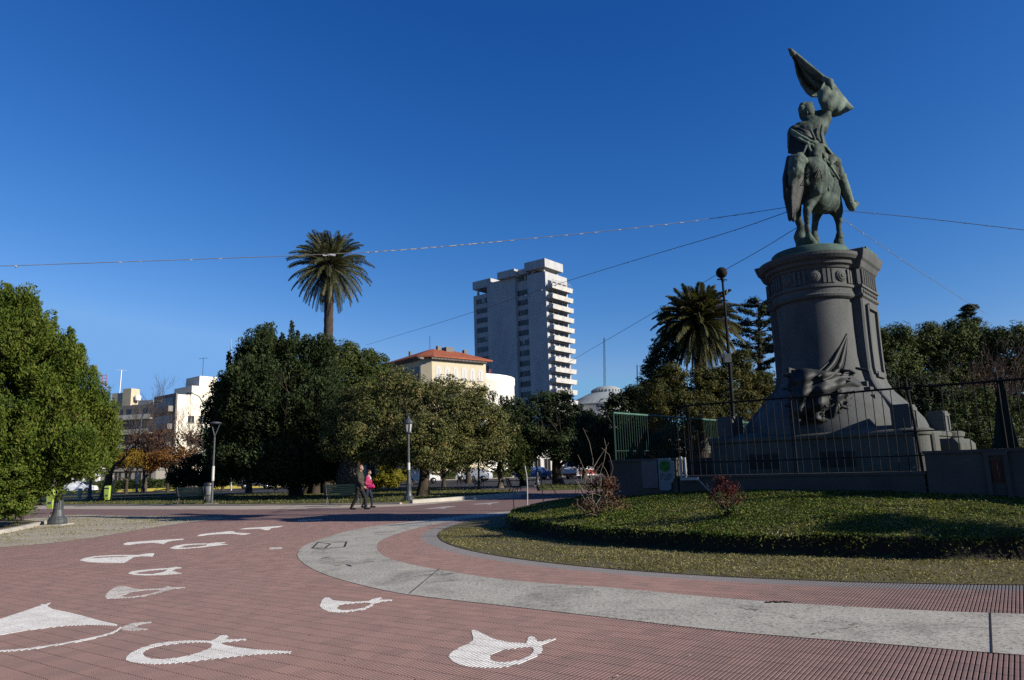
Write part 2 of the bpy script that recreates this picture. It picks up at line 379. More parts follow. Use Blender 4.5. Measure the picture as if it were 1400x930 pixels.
def crown_leaves(lobes, npuff, nleaf, pr, size, aspect=2.0, fill=.25, shell=(.72, 1.04), up=None, zflat=.7, low_cut=None, sub=9):
    lobes = [(np.array(c, float), np.array(r, float)) for c, r in lobes]
    if sub:
        L2 = []
        for c, r in lobes:
            L2.append((c, r * .84))
            for _ in range(sub):
                d = unit(rng.normal(size=(1, 3)))[0]; q = rng.uniform(.30, .48)
                L2.append((c + d * r * (1.02 - q * .92), r * q))
        lobes = L2
    w = np.array([(r[0] * r[1] + r[1] * r[2] + r[0] * r[2]) for _, r in lobes]); w = w / w.sum()
    idx = rng.choice(len(lobes), size=int(npuff), p=w)
    C = np.array([lobes[i][0] for i in idx]); RR = np.array([lobes[i][1] for i in idx])
    D = unit(rng.normal(size=(len(idx), 3)))
    rad = rng.uniform(shell[0], shell[1], (len(idx), 1))
    inner = rng.random(len(idx)) < fill
    rad[inner] = rng.uniform(.2, .75, (inner.sum(), 1))
    P = C + D * RR * rad
    # keep puffs that are not deep in some other lobe
    keep = np.ones(len(P), bool)
    for c, r in lobes:
        q = np.linalg.norm((P - c) / r, axis=1); keep &= ~((q < .62) & (rng.random(len(P)) > fill + .15))
    if low_cut is not None: keep &= P[:, 2] > low_cut
    P = P[keep]; D = D[keep]
    prr = pr * rng.uniform(.55, 1.35, (len(P), 1, 1))
    d = rng.normal(size=(len(P), nleaf, 3)); d /= np.linalg.norm(d, axis=2, keepdims=True)
    off = d * prr * rng.uniform(.5, 1.0, (len(P), nleaf, 1)) ** .4
    off[:, :, 2] *= zflat
    LP = (P[:, None, :] + off).reshape(-1, 3)
    NN = unit((d * 1.25 + D[:, None, :] * .35 + rng.normal(size=d.shape) * .42 + np.array([0, 0, .25])).reshape(-1, 3))
    if up is not None:      # needle sprays fan outwards and upwards from each tuft
        td = unit((d * .8 + D[:, None, :] * .7 + np.array(up) * .8).reshape(-1, 3)); NN = unit(np.cross(td, rng.normal(size=td.shape)) + .5 * d.reshape(-1, 3))
        return leaf_quads(LP, NN, size, aspect, tdir=td)
    return leaf_quads(LP, NN, size, aspect)

def branches(mb, base, h, r, n, spread, seed, top_only=.35, lean=(0, 0), sides=8, depth=2, split=.75):
    rd = random.Random(seed); base = Vector(base)
    pts = [base + Vector((0, 0, -.15))]; rads = [r * 1.35]
    K = 6
    for i in range(1, K + 1):
        t = i / K
        pts.append(base + Vector((lean[0] * t + rd.uniform(-1, 1) * r * .5, lean[1] * t + rd.uniform(-1, 1) * r * .5, h * t))); rads.append(r * (1 - .5 * t))
    mb.tube(pts, rads, sides)
    def limb(p, d, L, rr_, lev):
        q = [p]; k = 4; dd = d.copy(); rs = [rr_]
        for i in range(k):
            dd = (dd + Vector((rd.uniform(-.25, .25), rd.uniform(-.25, .25), rd.uniform(-.05, .22)))).normalized()
            q.append(q[-1] + dd * L / k); rs.append(rr_ * (1 - .8 * (i + 1) / k))
        mb.tube(q, rs, 5 if lev else 6)
        if lev < depth:
            for _ in range(3):
                j = rd.randint(1, k); e = (dd + Vector((rd.uniform(-1, 1), rd.uniform(-1, 1), rd.uniform(-.2, .8))) * split).normalized()
                limb(q[j], e, L * rd.uniform(.5, .7), max(rs[j] * .7, .012), lev + 1)
    for i in range(n):
        a = 2 * math.pi * (i + rd.random() * .6) / n; t = top_only + (1 - top_only) * rd.random()
        p = pts[0].lerp(pts[-1], t); k = min(int(t * K), K - 1); p = pts[k].lerp(pts[k + 1], t * K - k)
        d = Vector((math.cos(a), math.sin(a), rd.uniform(.25, .9))).normalized()
        limb(p, d, spread * rd.uniform(.7, 1.1), r * .42, 0)

def LP(px, py, Y, rx, ry, ryd=None):
    """lobe surveyed by bearing: centre, half widths -> world ellipsoid"""
    s = SC(Y, py); return (tuple(AT(px, py, Y)), (rx * s, (ryd or rx) * s, ry * s))

def tree(name, label, cat, base, th, tr, lobes, leaf, npuff, nleaf, pr, size, seed, group=None, bark='bark', nb=6, spread=3, aspect=2.0, fill=.3, lean=(0, 0), up=None, zflat=.7, shell=(.72, 1.04), depth=2, crown_name='crown', sub=6, spires=None):
    t = thing(name, label, cat, base, 0, group)
    mb = MB(); branches(mb, (0, 0, 0), th, tr, nb, spread, seed, lean=lean, depth=depth)
    mb.build('trunk', M[bark], t)
    ls = [((c[0] - base[0], c[1] - base[1], c[2] - base[2]), r) for c, r in lobes]
    V = crown_leaves(ls, npuff * 1.25, int(nleaf * 1.4), pr * .9, size * .70, aspect, fill, up=up, zflat=zflat, shell=shell, low_cut=.35, sub=sub)
    if spires:
        for px, y0, y1, Y, w in spires:
            p0, p1 = AT(px, y1, Y), AT(px, y0, Y); L = []
            for k in range(26):
                f = k / 26; ww = w * SC(Y, 500) * (1 - f) ** .8 + .05; a = k * 2.4
                L.append([p0.x - base[0] + (p1.x - p0.x) * f + ww * .6 * math.cos(a), Y - base[1] + ww * .6 * math.sin(a), p0.z - base[2] + (p1.z - p0.z) * f])
            C_ = np.array(L); C_ = np.repeat(C_, 26, 0); d = unit(rng.normal(size=C_.shape)); rad = np.repeat(np.linspace(.30, .08, 26), 26)[:, None]
            td = unit(d * .7 + np.array([0, 0, 1.1])); V = np.concatenate([V, leaf_quads(C_ + d * rad * rng.uniform(.3, 1, (len(C_), 1)), unit(np.cross(td, rng.normal(size=td.shape)) + .4 * d), size * .62, 2.4, tdir=td)])
    np_mesh(crown_name, V, quads_of(V), LM[leaf], t)
    return t

def poly(name, pts, z, mat, kind='structure', thick=0):
    pts = [Vector((p[0], p[1], 0)) for p in pts]
    tris = tessellate_polygon([pts])
    mb = MB()
    n = len(pts)
    vs = [(p.x, p.y, z) for p in pts]
    fs = []
    for t in tris:
        a, b, c = (pts[i] for i in t)
        if (b - a).cross(c - a).z < 0: t = (t[0], t[2], t[1])
        fs.append(tuple(t))
    mb.add(vs, fs)
    if thick:
        vs2 = [(p.x, p.y, z - thick) for p in pts]
        mb.add(vs + vs2, [(i, (i + 1) % n, (i + 1) % n + n, i + n) for i in range(n)])
    o = mb.build(name, mat)
    if kind: o['kind'] = kind
    return o

def smooth_line(pts, it=2):
    for _ in range(it):
        q = [pts[0]]
        for a, b in zip(pts[:-1], pts[1:]):
            q += [tuple(.75 * x + .25 * y for x, y in zip(a, b)), tuple(.25 * x + .75 * y for x, y in zip(a, b))]
        q.append(pts[-1]); pts = q
    return pts

#%%PART
# ---------------------------------------------------------------- ground
poly('ground', [(-1500, -1500), (1500, -1500), (1500, 1500), (-1500, 1500)], -.06, M['asphalt'])
REG = [(-3.6, 3.2), (4.2, 3.2), (9.3, 10.4), (2, 25), (-17, 25)]
def convex_clip(p, d, P):
    lo, hi = -1e9, 1e9; n = len(P)
    for i in range(n):
        a, b = P[i], P[(i + 1) % n]; nx, ny = -(b[1] - a[1]), b[0] - a[0]     # inward for ccw
        den = d[0] * nx + d[1] * ny; num = (a[0] - p[0]) * nx + (a[1] - p[1]) * ny
        if abs(den) < 1e-9:
            if num > 0: return None
            continue
        t = num / den
        if den > 0: lo = max(lo, t)
        else: hi = min(hi, t)
    return (lo, hi) if hi > lo else None
# paving sheet with an opening where the individually ribbed tiles are modelled
outer = [Vector((-70, -20, 0)), Vector((60, -20, 0)), Vector((60, 53, 0)), Vector((-70, 53, 0))]
hole = [Vector((p[0], p[1], 0)) for p in REG]
tris = tessellate_polygon([outer, hole]); allp = outer + hole
mb = MB(); mb.add([(p.x, p.y, 0) for p in allp], [])
fs = []
for t in tris:
    a, b, c = (allp[i] for i in t)
    fs.append(tuple(t) if (b - a).cross(c - a).z > 0 else (t[0], t[2], t[1]))
mb.f = fs; mb.sm = [False] * len(fs)
o = mb.build('plaza_paving', M['pave']); o['kind'] = 'structure'
poly('paving_bed', REG, -.0125, M['dirt'])
U_ = (math.cos(ROWA), math.sin(ROWA)); Gd = (-math.sin(ROWA), math.cos(ROWA))
TSL, GAP = .2, .006
PITCHB, HW, HWB = .0333, .0112, .0128
us = [p[0] * U_[0] + p[1] * U_[1] for p in REG]
i0, i1 = int(min(us) / PITCHB) - 1, int(max(us) / PITCHB) + 1
VV = []
TSL, GAP = .2, .006
for i in range(i0, i1):
    c = (i * PITCHB * U_[0], i * PITCHB * U_[1])
    q = convex_clip(c, Gd, REG)
    if not q or q[1] - q[0] < .02: continue
    k0, k1 = int(math.floor(q[0] / TSL)), int(math.floor(q[1] / TSL)) + 1
    for k in range(k0, k1):
        t0, t1 = max(k * TSL + GAP / 2, q[0]), min((k + 1) * TSL - GAP / 2, q[1])
        if t1 - t0 > .004: VV.append((c[0], c[1], t0, t1))
A_ = np.array(VV); nS = len(A_)
tile = np.floor(np.arange(nS) * 0 + (A_[:, 0] * U_[0] + A_[:, 1] * U_[1]) / .2).astype(int) * 7919 + np.floor((A_[:, 2] + .1) / .2).astype(int) * 104729
dz_ = ((tile % 97) / 97 - .5) * .0008
prof_ = ((-HWB, -.0118), (-HW, -.0006), (-HW * .7, 0), (HW * .7, 0), (HW, -.0006), (HWB, -.0118)); P_ = []
for t_ in (2, 3):
    for off, z in prof_:
        e_ = 0 if z < -.005 else .0
        P_.append(np.stack([A_[:, 0] + off * U_[0] + A_[:, t_] * Gd[0], A_[:, 1] + off * U_[1] + A_[:, t_] * Gd[1], z + (dz_ if z > -.005 else 0 * dz_)], 1))
V = np.stack(P_, 1).reshape(-1, 3); base_i = (np.arange(nS) * 12)[:, None, None]
quad = np.array([[k, k + 1, k + 7, k + 6] for k in range(5)] + [[0, 5, 4, 1], [1, 4, 3, 2], [6, 7, 10, 11], [7, 8, 9, 10]])
Fq = (base_i + quad[None]).reshape(-1, 4)
Fq = Fq[:, ::-1]
o = np_mesh('ribbed_paving', V, Fq, M['pave_rib']); o['kind'] = 'structure'; o.data.polygons.foreach_set('use_smooth', [False] * len(o.data.polygons))

def sheet(name, left, right, z, mat, kind='structure'):
    """strip between two polylines with the same number of points"""
    mb = MB(); n = len(left)
    vs = [(p[0], p[1], z) for p in left] + [(p[0], p[1], z) for p in right]
    mb.add(vs, [(i, i + 1, n + i + 1, n + i) for i in range(n - 1)])
    # make normals up
    a, b, c = (Vector(vs[k]) for k in mb.f[len(mb.f) // 2][:3])
    if (b - a).cross(c - a).z < 0: mb.f = [tuple(reversed(f)) for f in mb.f]
    o = mb.build(name, mat)
    if kind: o['kind'] = kind
    return o
def resample(pts, n):
    P = np.array([(p[0], p[1]) for p in pts], float); d = np.r_[0, np.cumsum(np.hypot(*np.diff(P, axis=0).T))]
    t = np.linspace(0, d[-1], n); return list(zip(np.interp(t, d, P[:, 0]), np.interp(t, d, P[:, 1])))
def arc(c, r, a0, a1, n=30):
    return [(c[0] + r * math.cos(R(a0 + (a1 - a0) * k / n)), c[1] + r * math.sin(R(a0 + (a1 - a0) * k / n))) for k in range(n + 1)]
BO = [(1400, 897), (1223, 882), (1001, 865), (820, 843.5), (694, 829), (569, 815), (537, 810), (490, 799.5), (449, 788), (418, 774), (404, 760), (411, 748), (437, 737), (490, 722)]
BI = [(1400, 840), (1223, 834), (1001, 820), (820, 802), (757, 799.5), (679, 792), (616, 782), (569, 774), (534, 765), (518, 757), (514, 748), (518, 740), (537, 732), (569, 722)]
bo = [(7.5, 4.3), (5.4, 5.0)] + [tuple(G(*p)[:2]) for p in BO]; bi = [(9.2, 5.6), (7.0, 6.2)] + [tuple(G(*p)[:2]) for p in BI]
bo += arc((6.9, 16.9), 11.3, 154, 40, 24); bi += arc((7.3, 17.2), 10.3, 149, 40, 24)
bo = resample(smooth_line(bo), 160); bi = resample(smooth_line(bi), 160)
sheet('terrazzo_path', bo, bi, .004, M['concrete'])
# joints and an open crack in the band
mb = MB()
for a, b in (((1354, 838), (1356.5, 894)), ((601, 778), (560, 812)), ((470, 740), (420, 741))):
    p, q = G(*a), G(*b); d = (q - p).normalized() * .006; nrm = Vector((-d.y, d.x, 0))
    mb.add([(p - nrm).to_tuple()[:2] + (.008,), (q - nrm).to_tuple()[:2] + (.008,), (q + nrm).to_tuple()[:2] + (.008,), (p + nrm).to_tuple()[:2] + (.008,)], [(0, 1, 2, 3)])
for pl_ in ([(427, 750), (435, 742), (452, 744), (444, 750), (427, 750)], [(444, 750), (471, 748.5), (474, 741), (454, 742)], [(458, 774), (466, 773)], [(474, 772.5), (481, 775)], [(440, 764), (451, 762)]):
    for a, b in zip(pl_, pl_[1:]):
        p, q = G(*a), G(*b); d = (q - p).normalized() * .018; nrm = Vector((-d.y, d.x, 0))
        mb.add([(p.x - nrm.x, p.y - nrm.y, .0085), (q.x - nrm.x, q.y - nrm.y, .0085), (q.x + nrm.x, q.y + nrm.y, .0085), (p.x + nrm.x, p.y + nrm.y, .0085)], [(0, 1, 2, 3)])
for k in range(16):
    x = 1048 + k * 2.2; y = 824 + math.sin(k) * .8
    p = G(x, y); s = .02 + .012 * math.sin(k * 2.1)
    mb.add([(p.x - s, p.y - s, .008), (p.x + s * 1.5, p.y - s * .6, .008), (p.x + s, p.y + s, .008), (p.x - s, p.y + s * .5, .008)], [(0, 1, 2, 3)])
o = mb.build('path_joints', M['dirt']); o['kind'] = 'structure'
# faint hopscotch-like scratches on the band
RC = (8.06, 18.27)
poly('grass_verge', arc(RC, 9.98, 0, 360, 120)[:-1], .007, M['soil'])

# mound
MC = (9.4, 19.75); MR = 9.67
mr = random.Random(3)
def nz(x, y, s):
    return math.sin(x * s + 1.3 * math.sin(y * s * .7)) * math.cos(y * s * 1.1 + math.sin(x * s * .6))
def mound_z(x, y):
    r = math.hypot(x - MC[0], y - MC[1]) + .10 * nz(x, y, 1.3) + .05 * nz(x, y, 3.7) + .03 * nz(x, y, 9.1)
    e = MR - r
    if e < 0: return 0.0
    if e < .06: return .29 * (e / .06)
    t = min((e - .05) / 3.85, 1)
    return .30 + .57 * (1.25 * t - .25 * t * t) + (.03 * nz(x, y, 1.7) + .015 * nz(x, y, 5.1)) * (1 - t)
mb = MB(); rs = [MR + .26 - k * .028 for k in range(22)] + [MR - .36 - k * .28 for k in range(33)]
NA = 420; loops = []
for r in rs:
    l = []
    for k in range(NA):
        a = 2 * math.pi * k / NA; x, y = MC[0] + r * math.cos(a), MC[1] + r * math.sin(a)
        z = max(mound_z(x, y), 0)
        sh = .10 * math.sin(math.pi * min(z / .30, 1)) if z < .29 else 0; fx, fy = (x - MC[0]) / r, (y - MC[1]) / r      # undercut earth bank
        l.append((x - fx * sh, y - fy * sh, z + (.008 if r <= MR else .0)))
    loops.append(l)
mb.loft(loops, cap=False, smooth=True); mb.add(loops[-1], [tuple(range(NA))])
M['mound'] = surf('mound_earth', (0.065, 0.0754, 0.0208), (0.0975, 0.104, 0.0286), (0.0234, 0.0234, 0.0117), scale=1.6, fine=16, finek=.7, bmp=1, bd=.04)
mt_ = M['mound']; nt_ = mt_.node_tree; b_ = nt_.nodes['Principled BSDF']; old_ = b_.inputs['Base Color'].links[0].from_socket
ge = nt_.nodes.new('ShaderNodeNewGeometry'); sx_ = nt_.nodes.new('ShaderNodeSeparateXYZ'); nt_.links.new(ge.outputs['True Normal'], sx_.inputs[0])      # near-black earth brown where the bank is steep
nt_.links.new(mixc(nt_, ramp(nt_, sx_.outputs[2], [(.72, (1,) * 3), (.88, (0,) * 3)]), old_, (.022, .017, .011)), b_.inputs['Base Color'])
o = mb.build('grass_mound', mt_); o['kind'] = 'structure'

def scatter_quads(P, size, aspect, tilt, updir=None):
    n = len(P); Nn = unit(rng.normal(size=(n, 3)) * tilt + np.array([0, 0, 1.0])); return leaf_quads(P, Nn, size, aspect)
def fbm(x, y, s):
    return (np.sin(x * s + 1.7 * np.sin(y * s * .8 + 1)) * np.cos(y * s * 1.2 + 1.1 * np.sin(x * s * .7)) + .5 * np.sin(x * s * 2.3 + y * s * 1.9) * np.cos(y * s * 2.7 - x * s)) / 1.5
n = 190000
a = rng.uniform(math.pi * .95, math.pi * 1.75, n); r = np.sqrt(rng.uniform(4.2 ** 2, (MR - .0) ** 2, n))
x = MC[0] + r * np.cos(a); y = MC[1] + r * np.sin(a)
keep = (fbm(x, y, 1.1) + fbm(x, y, 4.5) * .7 > rng.uniform(-.9, 1.0, n)); x, y = x[keep], y[keep]
z = np.array([mound_z(i, j) for i, j in zip(x, y)]); k_ = z > .2; x, y, z = x[k_], y[k_], z[k_] + rng.uniform(.01, .04, k_.sum())
V = scatter_quads(np.stack([x, y, z], 1), .044, 1.7, .8)
np_mesh('ground_cover', V, quads_of(V), LM['cover'])['kind'] = 'stuff'
n = 110000
a = rng.uniform(math.pi * .95, math.pi * 1.75, n); r = np.sqrt(rng.uniform(4.2 ** 2, (MR - .03) ** 2, n)); x = MC[0] + r * np.cos(a); y = MC[1] + r * np.sin(a)
keep = (-fbm(x, y, 1.1) + fbm(x, y, 6.5) * .5 > rng.uniform(-1.5, .5, n)); x, y = x[keep], y[keep]
z = np.array([mound_z(i, j) for i, j in zip(x, y)]) + rng.uniform(.0, .03, len(x))
V = scatter_quads(np.stack([x, y, z], 1), .04, 3.2, .9)
np_mesh('mound_grass', V, quads_of(V), LM['moundgrass'])['kind'] = 'stuff'
n = 9000
a = rng.uniform(math.pi * .95, math.pi * 1.75, n); dr_ = rng.uniform(-.10, .07, n); re_ = np.array([MR - (.10 * nz(MC[0] + MR * math.cos(q), MC[1] + MR * math.sin(q), 1.3) + .05 * nz(MC[0] + MR * math.cos(q), MC[1] + MR * math.sin(q), 3.7) + .03 * nz(MC[0] + MR * math.cos(q), MC[1] + MR * math.sin(q), 9.1)) for q in a]); x = MC[0] + (re_ - .05 + dr_) * np.cos(a); y = MC[1] + (re_ - .05 + dr_) * np.sin(a)
zt_ = .30 - np.maximum(dr_, 0) * rng.uniform(.5, 3.5, n) + rng.uniform(-.02, .05, n) + .02 * fbm(x, y, 6)
k = fbm(x, y, 3.5) > rng.uniform(-1.3, .7, n)
V = scatter_quads(np.stack([x, y, zt_], 1)[k], .05, 1.9, 1.2)
np_mesh('bank_edge_leaves', V, quads_of(V), LM['cover'])['kind'] = 'stuff'
# dry grass on the verge
n = 75000
a = rng.uniform(math.pi * .98, math.pi * 1.62, n); r = np.sqrt(rng.uniform(7.2 ** 2, 9.95 ** 2, n))
x = RC[0] + r * np.cos(a); y = RC[1] + r * np.sin(a)
k = (np.array([mound_z(i, j) for i, j in zip(x, y)]) < .01) & (fbm(x, y, 1.6) + .6 * fbm(x, y, 5) > rng.uniform(-1.0, 1.1, n)); x, y = x[k], y[k]
V = scatter_quads(np.stack([x, y, rng.uniform(.01, .03, len(x))], 1), .044, 3.5, .8)
np_mesh('dry_grass', V, quads_of(V), LM['dry'])['kind'] = 'stuff'
n = 500
a = rng.uniform(math.pi * 1.0, math.pi * 1.62, n); r = np.sqrt(rng.uniform(8.0 ** 2, 9.9 ** 2, n))
x = RC[0] + r * np.cos(a); y = RC[1] + r * np.sin(a); k = np.hypot(x - MC[0], y - MC[1]) > MR + .05; x, y = x[k], y[k]
xx = np.r_[x, rng.uniform(-10, 6, 260)]; yy = np.r_[y, 4 + 20 * rng.random(260) ** 1.4]
V = scatter_quads(np.stack([xx, yy, np.full(len(xx), .012)], 1), .03, 1.5, .2)
V = V.reshape(-1, 4, 3); V[:, :, :2] = V[:, :, :2]; V = V.reshape(-1, 3)
np_mesh('leaf_litter', V, quads_of(V), LM['litter'])['kind'] = 'stuff'

# left gravel corner with dry tufts, kerbed bed of the conifer
gp = [G(*p)[:2] for p in [(-260, 790), (0, 749), (60, 744), (130, 735), (200, 723), (260, 714), (312, 709.5), (300, 707.5), (230, 706), (170, 705.5), (120, 704), (70, 705), (20, 712), (-200, 712)]]
poly('gravel_ground', gp, .005, M['gravel'])
n = 26000; x = rng.uniform(-30, -9, n); y = rng.uniform(16, 34, n)
def inside(px_, py_, P):
    c = np.zeros(len(px_), bool); m_ = len(P)
    for i in range(m_):
        x1, y1 = P[i][0], P[i][1]; x2, y2 = P[(i + 1) % m_][0], P[(i + 1) % m_][1]
        h = ((y1 > py_) != (y2 > py_)); c ^= h & (px_ < (x2 - x1) * (py_ - y1) / ((y2 - y1) or 1e-9) + x1)
    return c
pxr = G(0, 740); 
k = inside(x, y, gp); x, y = x[k], y[k]
k = (fbm(x, y, .8) + .5 * fbm(x, y, 3)) > rng.uniform(-.5, 1.1, len(x)); x, y = x[k], y[k]
V = scatter_quads(np.stack([x, y, np.full(len(x), .02)], 1), .08, 3.0, .8)
np_mesh('dry_tufts', V, quads_of(V), LM['dry'])['kind'] = 'stuff'
bed = [G(*p)[:2] for p in [(-200, 760), (0, 729), (30, 723), (62, 716), (20, 712), (-200, 712)]]
poly('planting_bed', bed, .06, M['soil'])
def kerb(name, pts, w, h, mat, label=None):
    mb = MB(); pts = [Vector((p[0], p[1], 0)) for p in pts]; L = []
    for i, p in enumerate(pts):
        d = (pts[min(i + 1, len(pts) - 1)] - pts[max(i - 1, 0)]).normalized(); nrm = Vector((-d.y, d.x, 0)) * w / 2
        b_ = .02
        L.append([p - nrm + Vector((0, 0, -.05)), p - nrm + Vector((0, 0, h - b_)), p - nrm * .8 + Vector((0, 0, h)), p + nrm * .8 + Vector((0, 0, h)), p + nrm + Vector((0, 0, h - b_)), p + nrm + Vector((0, 0, -.05))])
    mb.loft(L, True, False); o = mb.build(name, mat); o['kind'] = 'structure'; return o
kerb('bed_kerb', [G(*p)[:2] for p in [(-200, 760), (-60, 739), (0, 730), (30, 724), (60, 716.5)]], .22, .12, M['kerb'])

# tan strip, lawns, paths, street
near = [(60, 691), (200, 691.5), (330, 691), (460, 690), (545, 689), (566, 687.5), (640, 682), (712, 677.5)]
nw = [G(*p)[:2] for p in near]
poly('tan_strip', [G(*p)[:2] for p in [(20, 696), (330, 697), (460, 695.5), (560, 692), (640, 685), (712, 680)]] + [(p[0], p[1] + .5) for p in reversed(nw)], .004, M['tan'])
far1 = [(0.6, 42.5), (GX(700, 46), 46), (GX(650, 52), 52), (GX(590, 60), 60), (GX(480, 60), 60), (GX(300, 60), 60), (-45, 60)]
lawn1 = [(p[0], p[1] + .1) for p in nw] + far1
poly('lawn', lawn1, .07, M['lawn'], thick=.1)
kerb('lawn_kerb', [G(*p)[:2] for p in [(562, 688.5), (600, 686), (640, 683), (680, 680), (708, 678), (716, 675.5)]], .28, .17, M['kerb'])
kerb('low_kerb', [G(*p)[:2] for p in [(60, 691.5), (330, 691.5), (460, 690.5), (548, 689.5)]], .15, .07, M['tan'])
lawn2 = [(GX(738, 46), 46), (GX(850, 46), 46), (GX(850, 58), 58), (GX(735, 60), 60)]
poly('lawn_right', lawn2, .07, M['lawn'], thick=.1)
poly('park_path', [(-90, 53), (90, 53), (90, 76), (-90, 76)], -.02, M['asphalt'])
poly('back_lawn', [(-90, 68), (-30, 68), (-30, 76), (-90, 76)], .03, M['lawn'])
poly('street', [(-250, 76), (250, 76), (250, 104), (-250, 104)], -.012, M['asphalt'])
poly('back_ground', [(-90, 53.2), (-52, 53.2), (-52, 68), (-90, 68)], .01, M['lawn'])
poly('far_pavement', [(-250, 104), (250, 104), (250, 125), (-250, 125)], .1, M['tan'], thick=.15)
for a, b in ((60, 246), (288, 412)):
    kerb('yellow_kerb', [(GX(a, 92), 92), (GX((a + b) / 2, 92), 92), (GX(b, 92), 92)], .9, .32, M['yellow'])
n = 30000; x = rng.uniform(-34, 12, n); y = rng.uniform(34, 60, n)
k = inside(x, y, [tuple(p) for p in lawn1]) | inside(x, y, lawn2); x, y = x[k], y[k]
V = scatter_quads(np.stack([x, y, np.full(len(x), .09)], 1), .12, 2.5, .8)
np_mesh('lawn_grass', V, quads_of(V), LM['lawnblade'])['kind'] = 'stuff'

# ---------------------------------------------------------------- painted headscarves
def z1(p): return (p[0] / 3.333, 680 + p[1] / 3.333)
def z2(p): return (380 + p[0] / 3.182, 680 + p[1] / 3.182)
def scarf(label, loops, mat='paint', z=.0022):
    L = [[tuple(G(*p)[:2]) for p in lp] for lp in loops]
    cx = sum(p[0] for p in L[0]) / len(L[0]); cy = sum(p[1] for p in L[0]) / len(L[0])
    T = [[((p[0] - 0) * U_[0] + p[1] * U_[1], p[0] * Gd[0] + p[1] * Gd[1]) for p in lp] for lp in L]
    u_min = min(p[0] for p in T[0]); u_max = max(p[0] for p in T[0])
    def cuts(u):
        r = []
        for lp in T:
            for i in range(len(lp)):
                a, b = lp[i], lp[(i + 1) % len(lp)]
                if (a[0] > u) != (b[0] > u): r.append(a[1] + (u - a[0]) / (b[0] - a[0]) * (b[1] - a[1]))
        return sorted(r)
    mb = MB(); inreg = all(inside(np.array([p[0]]), np.array([p[1]]), REG)[0] for p in L[0])
    zz = z if inreg else .0045
    i = int(u_min / PITCHB) - 1
    while i * PITCHB < u_max + PITCHB:
        uc = i * PITCHB
        w = HW if inreg else PITCHB / 2
        for u in ([uc] if True else []):
            c = cuts(u)
            ca, cb_ = cuts(u - w * .9), cuts(u + w * .9)
            for k in range(0, len(c) - 1, 2):
                a0, a1 = (ca[k], ca[k + 1]) if len(ca) == len(c) else (c[k], c[k + 1])
                b0, b1 = (cb_[k], cb_[k + 1]) if len(cb_) == len(c) else (c[k], c[k + 1])
                segs = [(-1e9, 1e9)] if not inreg else [(q * TSL + GAP / 2, (q + 1) * TSL - GAP / 2) for q in range(int(math.floor(min(a0, b0) / TSL)), int(math.floor(max(a1, b1) / TSL)) + 1)]
                for lo_, hi_ in segs:
                    aa0, aa1, bb0, bb1 = max(a0, lo_), min(a1, hi_), max(b0, lo_), min(b1, hi_)
                    if aa1 - aa0 < .002 and bb1 - bb0 < .002: continue
                    aa1, bb1 = max(aa1, aa0), max(bb1, bb0)
                    P = []
                    for uu_, v in ((u - w, aa0), (u + w, bb0), (u + w, bb1), (u - w, aa1)):
                        P.append((uu_ * U_[0] + v * Gd[0] - cx, uu_ * U_[1] + v * Gd[1] - cy, zz))
                    mb.add(P, [(0, 1, 2, 3)])
                    if not (inreg and w == HW): continue      # paint runs down the side of each rib
                    Q = [P[1], P[2], (P[2][0] + .0018 * U_[0], P[2][1] + .0018 * U_[1], -.004), (P[1][0] + .0018 * U_[0], P[1][1] + .0018 * U_[1], -.004)]
                    mb.add(Q, [(0, 3, 2, 1)])
        i += 1
    o = mb.build('painted_headscarf', M[mat]); o.location = (cx, cy, 0)
    tag(o, label, 'painted symbol', 'white headscarves painted on the red paving'); return o
def stroke(pts, w):
    up, dn = [], []
    for i, p in enumerate(pts):
        a, b = pts[max(i - 1, 0)], pts[min(i + 1, len(pts) - 1)]; d = math.hypot(b[0] - a[0], b[1] - a[1]) or 1
        nx, ny = -(b[1] - a[1]) / d, (b[0] - a[0]) / d
        up.append((p[0] + nx * w / 2, p[1] + ny * w / 2)); dn.append((p[0] - nx * w / 2, p[1] - ny * w / 2))
    return up + dn[::-1]
big = [(-120, 605), (0, 555), (100, 522), (165, 500), (190, 492), (183, 486), (205, 488), (232, 479), (214, 496), (240, 510), (310, 524), (380, 541), (460, 563), (535, 580), (530, 586), (460, 582), (400, 582), (300, 586), (200, 597), (100, 611), (0, 630), (-120, 655)]
s = scarf('large painted white triangular scarf cut by the left edge of the paving', [[z1(p) for p in big]])
mbx = [z1(p) for p in stroke([(-140, 700), (0, 701), (60, 698), (130, 691), (210, 680), (300, 665), (380, 650), (450, 635), (500, 622), (530, 609), (552, 592)], 7)]
s2 = scarf('thin curved painted line under the large white scarf at the left', [mbx])
tl = [(548, 598), (570, 585), (600, 575), (640, 570), (688, 566), (692, 571), (650, 580), (610, 590), (640, 596), (680, 600), (640, 607), (600, 608), (560, 605)]
s3 = scarf('small painted knot at the end of the thin curved line', [[z1(p) for p in tl]], 'paint_old')
scarf('painted white ring-shaped scarf with long tail at lower left of the paving', [[z1(p) for p in [(572, 740), (578, 725), (595, 710), (640, 688), (700, 669), (770, 658), (850, 653), (920, 653), (960, 655), (985, 644), (1000, 632), (1032, 627), (1042, 634), (1025, 648), (1070, 647), (1118, 645), (1122, 650), (1075, 656), (1030, 661), (1005, 666), (1030, 675), (1080, 684), (1150, 692), (1240, 698), (1330, 703), (1322, 711), (1240, 713), (1150, 718), (1040, 730), (950, 740), (870, 750), (780, 758), (700, 761), (640, 757), (595, 750)]], [z1(p) for p in [(650, 712), (655, 703), (680, 690), (740, 676), (830, 665), (900, 661), (940, 662), (966, 668), (962, 683), (940, 695), (900, 710), (860, 722), (800, 732), (740, 738), (690, 736), (660, 726)]]])
